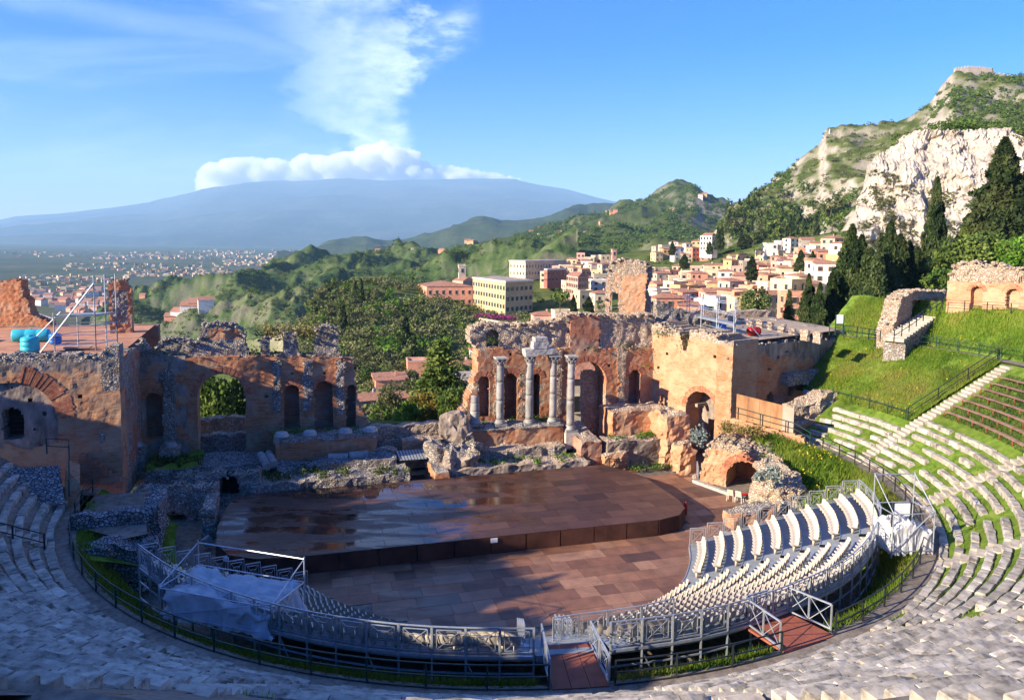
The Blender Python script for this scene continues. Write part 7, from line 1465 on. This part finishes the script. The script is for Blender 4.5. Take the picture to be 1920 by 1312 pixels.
# trees seen through gaps of the ruins
pxtree('conifer_tree', 824, 815, 632, 98, 'cedar0', 'pine', 'big layered conifer in the central gap', 170); pxtree('round_tree', 792, 812, 733, 92, 'spread0', 'autumn', 'yellowing tree in front of the big conifer', 80); pxtree('round_tree', 848, 812, 722, 90, 'round2', 'broad', 'dark green tree right of the yellowing one', 70); pxtree('round_tree', 762, 812, 752, 90, 'round0', 'bright', 'small bright green tree at the left of the central gap', 60); pxtree('shrub', 712, 806, 752, 92, 'bush1', 'broad', 'dark shrub at the right edge of the left stage wall', 60); pxtree('round_tree', 730, 800, 724, 120, 'round1', 'olive', 'pale olive-like tree beyond the dark shrub', 50)
pxtree('round_tree', 400, 850, 690, 88, 'round1', 'broad', 'dark leafy tree filling the left of the tall open arch', 95); pxtree('round_tree', 446, 850, 694, 90, 'round2', 'broad', 'dark leafy tree filling the right of the tall open arch', 90); pxtree('round_tree', 422, 850, 740, 84, 'bush0', 'broad', 'low leafy bush in the middle of the tall open arch', 80)
pxtree('umbrella_pine', 1078, 760, 672, 120, 'umbrella0', 'bright', 'bright umbrella pine seen through the great right arch', 70)
pxtree('umbrella_pine', 1050, 598, 548, 300, 'umbrella1', 'pine', 'umbrella pine beside the hotel garden', 56); pxtree('cypress_tree', 1074, 604, 552, 290, 'cypress0', 'cypress', 'dark cypress right of the umbrella pine', 17); pxtree('cypress_tree', 1104, 588, 555, 300, 'cypress1', 'cypress', 'short cypress before the pink houses', 19)
for k, (x, yb, yt, d_, w) in enumerate(((1408, 528, 480, 330, 24), (1500, 517, 468, 350, 22), (1522, 515, 470, 350, 18), (1283, 505, 476, 450, 18), (1330, 478, 452, 520, 13), (1345, 470, 425, 520, 12), (1352, 470, 420, 520, 11), (1390, 465, 438, 540, 16), (1403, 466, 440, 540, 15), (1260, 480, 452, 560, 12))): pxtree('cypress_tree', x, yb, yt, d_, f'cypress{k % 3}', 'cypress', f'cypress among the houses, {ORD[k]} of ten in the right-hand town', w, group='town cypresses')
rs = random.Random(11)
def wood(fan, boxes, n, hs, mats, name, where, cat='tree', key='round', group=None):
    pts = []
    for _ in range(n):
        x0, x1, y0, y1 = rs.choice(boxes); pts.append((rs.uniform(x0, x1), rs.uniform(y0, y1)))
    pts.sort()
    for k, (x, y) in enumerate(pts):
        yy, _ = fan.at(x); y = max(y, min(yy)+3); p = fan.ground_px(x, y); m = rs.choice(mats); kk = key if key != 'mix' else rs.choice(['round', 'tall', 'round', 'bush'])
        tree(name, p, rs.uniform(*hs), f'{kk}{"_s" if p[1] > 260 else ""}{rs.randrange(3)}', m, f'{dict(pine="green", broad="dark green", olive="olive-green", autumn="yellowish", cypress="blackish", bright="bright green", cedar="brownish green")[m]} tree, {ORD[k]} from left {where}', cat, group, rs.uniform(.85, 1.25))
wood(hill, [(575, 700, 545, 640), (640, 900, 575, 690), (690, 790, 525, 600), (600, 880, 640, 730), (885, 960, 625, 680)], 139, (4, 8), ['pine', 'olive', 'olive', 'bright', 'pine', 'olive', 'bright', 'olive', 'broad'], 'slope_tree', 'on the wooded slope below the convent', key='mix', group='trees on the wooded slope')
wood(hill, [(660, 680, 560, 600), (640, 660, 600, 640), (760, 780, 640, 700), (900, 1000, 640, 668)], 16, (7, 12), ['cypress'], 'slope_cypress', 'among the slender ones below the convent', key='cypress', group='slope cypresses')
wood(mount, [(1345, 1570, 395, 455), (1400, 1560, 380, 440), (1370, 1480, 420, 462)], 80, (9, 17), ['pine', 'broad', 'broad', 'olive', 'pine', 'cedar'], 'mountain_tree', 'in the wood under the castle mountain', key='mix', group='wood under the mountain')
wood(mount, [(1360, 1560, 410, 460)], 26, (12, 20), ['cypress'], 'mountain_cypress', 'among the spires under the castle mountain', key='cypress', group='cypresses under the mountain')
wood(hill, [(1230, 1570, 470, 600)], 24, (4, 6.5), ['broad', 'pine', 'olive', 'broad'], 'garden_tree', 'between the houses right of the orange fragment', key='round', group='garden trees in the town'); wood(hill, [(1000, 1130, 500, 600)], 16, (4, 7), ['broad', 'pine'], 'garden_tree', 'between the houses left of the orange fragment', key='round', group='garden trees in the town')
wood(hill, [(690, 770, 728, 748), (680, 760, 700, 725)], 22, (4, 6), ['olive'], 'olive_tree', 'of the olive grove left of the central gap', key='bush', group='olive grove')
# scrub that nobody could count
def scrub(name, fan, n, x0, x1, t0, t1, hs, mat, label, keys=('bush_t',), thr=-.2, f=.02):
    it = []
    while len(it) < n:
        p = fan.ground(rs.uniform(x0, x1), rs.uniform(t0, t1))
        if fbm(np.array([p])*f, 3)[0] < thr: continue
        it.append((p, rs.uniform(*hs), f'{rs.choice(keys)}{rs.randrange(3)}', rs.uniform(1, 1.6)))
    plant_mass(name, it, mat, label, 'scrub')
scrub('scrub', hill, 2600, 560, 1000, .35, .99, (1.2, 3.6), 'olive', 'greyish scrub covering the wooded slope', thr=-.5); scrub('scrub', hill, 900, 560, 1000, .3, .99, (1.2, 3.6), 'pine', 'dark undergrowth of the wooded slope', thr=-.1)
scrub('scrub', mount, 1500, 1345, 1920, .1, .98, (2., 5.5), 'broad', 'dark bushes dotted over the castle mountain', thr=-.2, f=.01); scrub('scrub', mount, 700, 1345, 1920, .1, .98, (1.5, 4.), 'olive', 'pale bushes dotted over the castle mountain', thr=-.3)
scrub('scrub', cone, 2600, 960, 1420, .1, .82, (5, 11), 'broad', 'woodland speckling the cone hill', thr=-.25, f=.004); scrub('scrub', ridge, 2400, 240, 1000, .05, .99, (2., 6), 'broad', 'dark thickets on the long green ridge', thr=-.05, f=.008); scrub('scrub', ridge, 2600, 240, 1000, .05, .99, (2, 4.5), 'olive', 'lighter bushes on the long green ridge', thr=-.6, f=.008)
scrub('scrub', hill, 700, 1200, 1600, .3, .98, (1.5, 4), 'broad', 'green garden scrub between the town houses', thr=-.1)
it = []
for _ in range(520):
    i, j = rs.randrange(30, CLIFF.shape[0]-1), rs.randrange(10, 116); p = CLIFF[i, j]
    if fbm(np.array([p])*.06, 3)[0] > .3: it.append((p-[0, 0, .5], rs.uniform(1.2, 3.2), f'bush_s{rs.randrange(3)}', 1.3))
plant_mass('cliff_scrub', it, 'olive', 'grey-green bushes clinging to the pale cliff', 'scrub')
it = [(CLIFF[rs.randrange(40, CLIFF.shape[0]), rs.randrange(122, 131)], rs.uniform(2, 5.5), f'bush_s{rs.randrange(3)}', 1.3) for _ in range(70)]; plant_mass('cliff_top_scrub', it, 'broad', 'green thicket along the top of the pale cliff', 'scrub')
bg_ = np.vstack([hill.ground_px(x, 598+.35*(x-915)*.3)+RNG.normal(size=(60, 3))*[2, 1, .5]+[0, 0, 2.] for x in range(900, 960, 5)]); V, Fq, at = leafcloud(bg_, 0, .7, .3, 1.2); mk('bougainvillea', V, Fq, M['bougain'], attr=at, kind='stuff', label='purple bougainvillea along the hotel garden wall', cat='hedge')
# ---------------------------------------------------------------- cloud bank on the volcano, then the air
def clouds():
    rsn = np.random.default_rng(3); DC = 31800.; ico = [rock(50+i, 3, .30) for i in range(5)]; VV, FF, n = [], [], 0
    top = lambda x: np.interp(x, [375, 385, 430, 500, 540, 560, 620, 680, 720, 770, 800, 840, 900, 950, 990], [330, 306, 296, 292, 304, 288, 292, 275, 266, 280, 302, 308, 318, 328, 336])
    bot = lambda x: np.interp(x, [375, 430, 500, 600, 700, 800, 990], [346, 356, 352, 352, 348, 346, 342])
    def puff(x, y, r, d):
        nonlocal n
        rr = r*d/F_PX; p = D(x, y, d); V, F_ = ico[rsn.integers(5)]; a = rsn.random()*6.28; c, s = math.cos(a), math.sin(a); V = V*[1.2, 1.1, .85]
        VV.append(np.c_[V[:, 0]*c-V[:, 1]*s, V[:, 0]*s+V[:, 1]*c, V[:, 2]]*rr+p); FF.append(F_+n); n += len(V)
    for x in np.arange(384, 976, 5):                          # solid core, then billows on its upper edge
        t, b = top(x), bot(x)
        for y in np.linspace(t+.6*(b-t), b+6, 3): puff(x+rsn.normal()*3, y, .30*(b-t)+1.5, DC+rsn.normal()*250)
    for _ in range(260):
        x = 380+rsn.random()*590; t, b = top(x), bot(x); r = (b-t)*(.14+.16*rsn.random()**1.6)+1; puff(x, t+r+(b-t)*.45*rsn.random()**1.5, r, DC-300+rsn.normal()*500)
    m = bpy.data.materials.new('cloud_vapour'); m.use_nodes = True; nt = m.node_tree; nt.nodes.clear(); out = nt.nodes.new('ShaderNodeOutputMaterial'); pv = nt.nodes.new('ShaderNodeVolumePrincipled')
    pv.inputs['Color'].default_value = (1, 1, 1, 1); pv.inputs['Density'].default_value = .0035; pv.inputs['Anisotropy'].default_value = .15; nt.links.new(pv.outputs[0], out.inputs['Volume'])
    o = mk('cloud_bank', np.vstack(VV), np.vstack(FF), m, smooth=True, kind='stuff', label='white cumulus bank resting on the volcano ridge', cat='cloud')
    rm = o.modifiers.new('merge', 'REMESH'); rm.mode = 'VOXEL'; rm.voxel_size = 34; rm.use_smooth_shade = True
    tx = bpy.data.textures.new('billow', 'CLOUDS'); tx.noise_scale = 110; tx.noise_depth = 3
    dm = o.modifiers.new('billow', 'DISPLACE'); dm.texture = tx; dm.strength = 200; dm.mid_level = .45; dm.texture_coords = 'GLOBAL'
    return o
clouds()
Z_TOPBOX = float(etna.Q[..., 2].max())+30
hz = MB().box(-33500, 33500, -900, 30900, Z_PLAIN-340, Z_TOPBOX).build('haze', [], kind='stuff', label='thin blue haze over the plain and the volcano', cat='haze')
m = bpy.data.materials.new('haze_air'); m.use_nodes = True; nt = m.node_tree; nt.nodes.clear(); out = nt.nodes.new('ShaderNodeOutputMaterial'); pv = nt.nodes.new('ShaderNodeVolumePrincipled')
pv.inputs['Color'].default_value = (.46, .75, 1., 1); pv.inputs['Density'].default_value = 4.0e-5; pv.inputs['Anisotropy'].default_value = .0; nt.links.new(pv.outputs[0], out.inputs['Volume']); hz.data.materials.append(m)
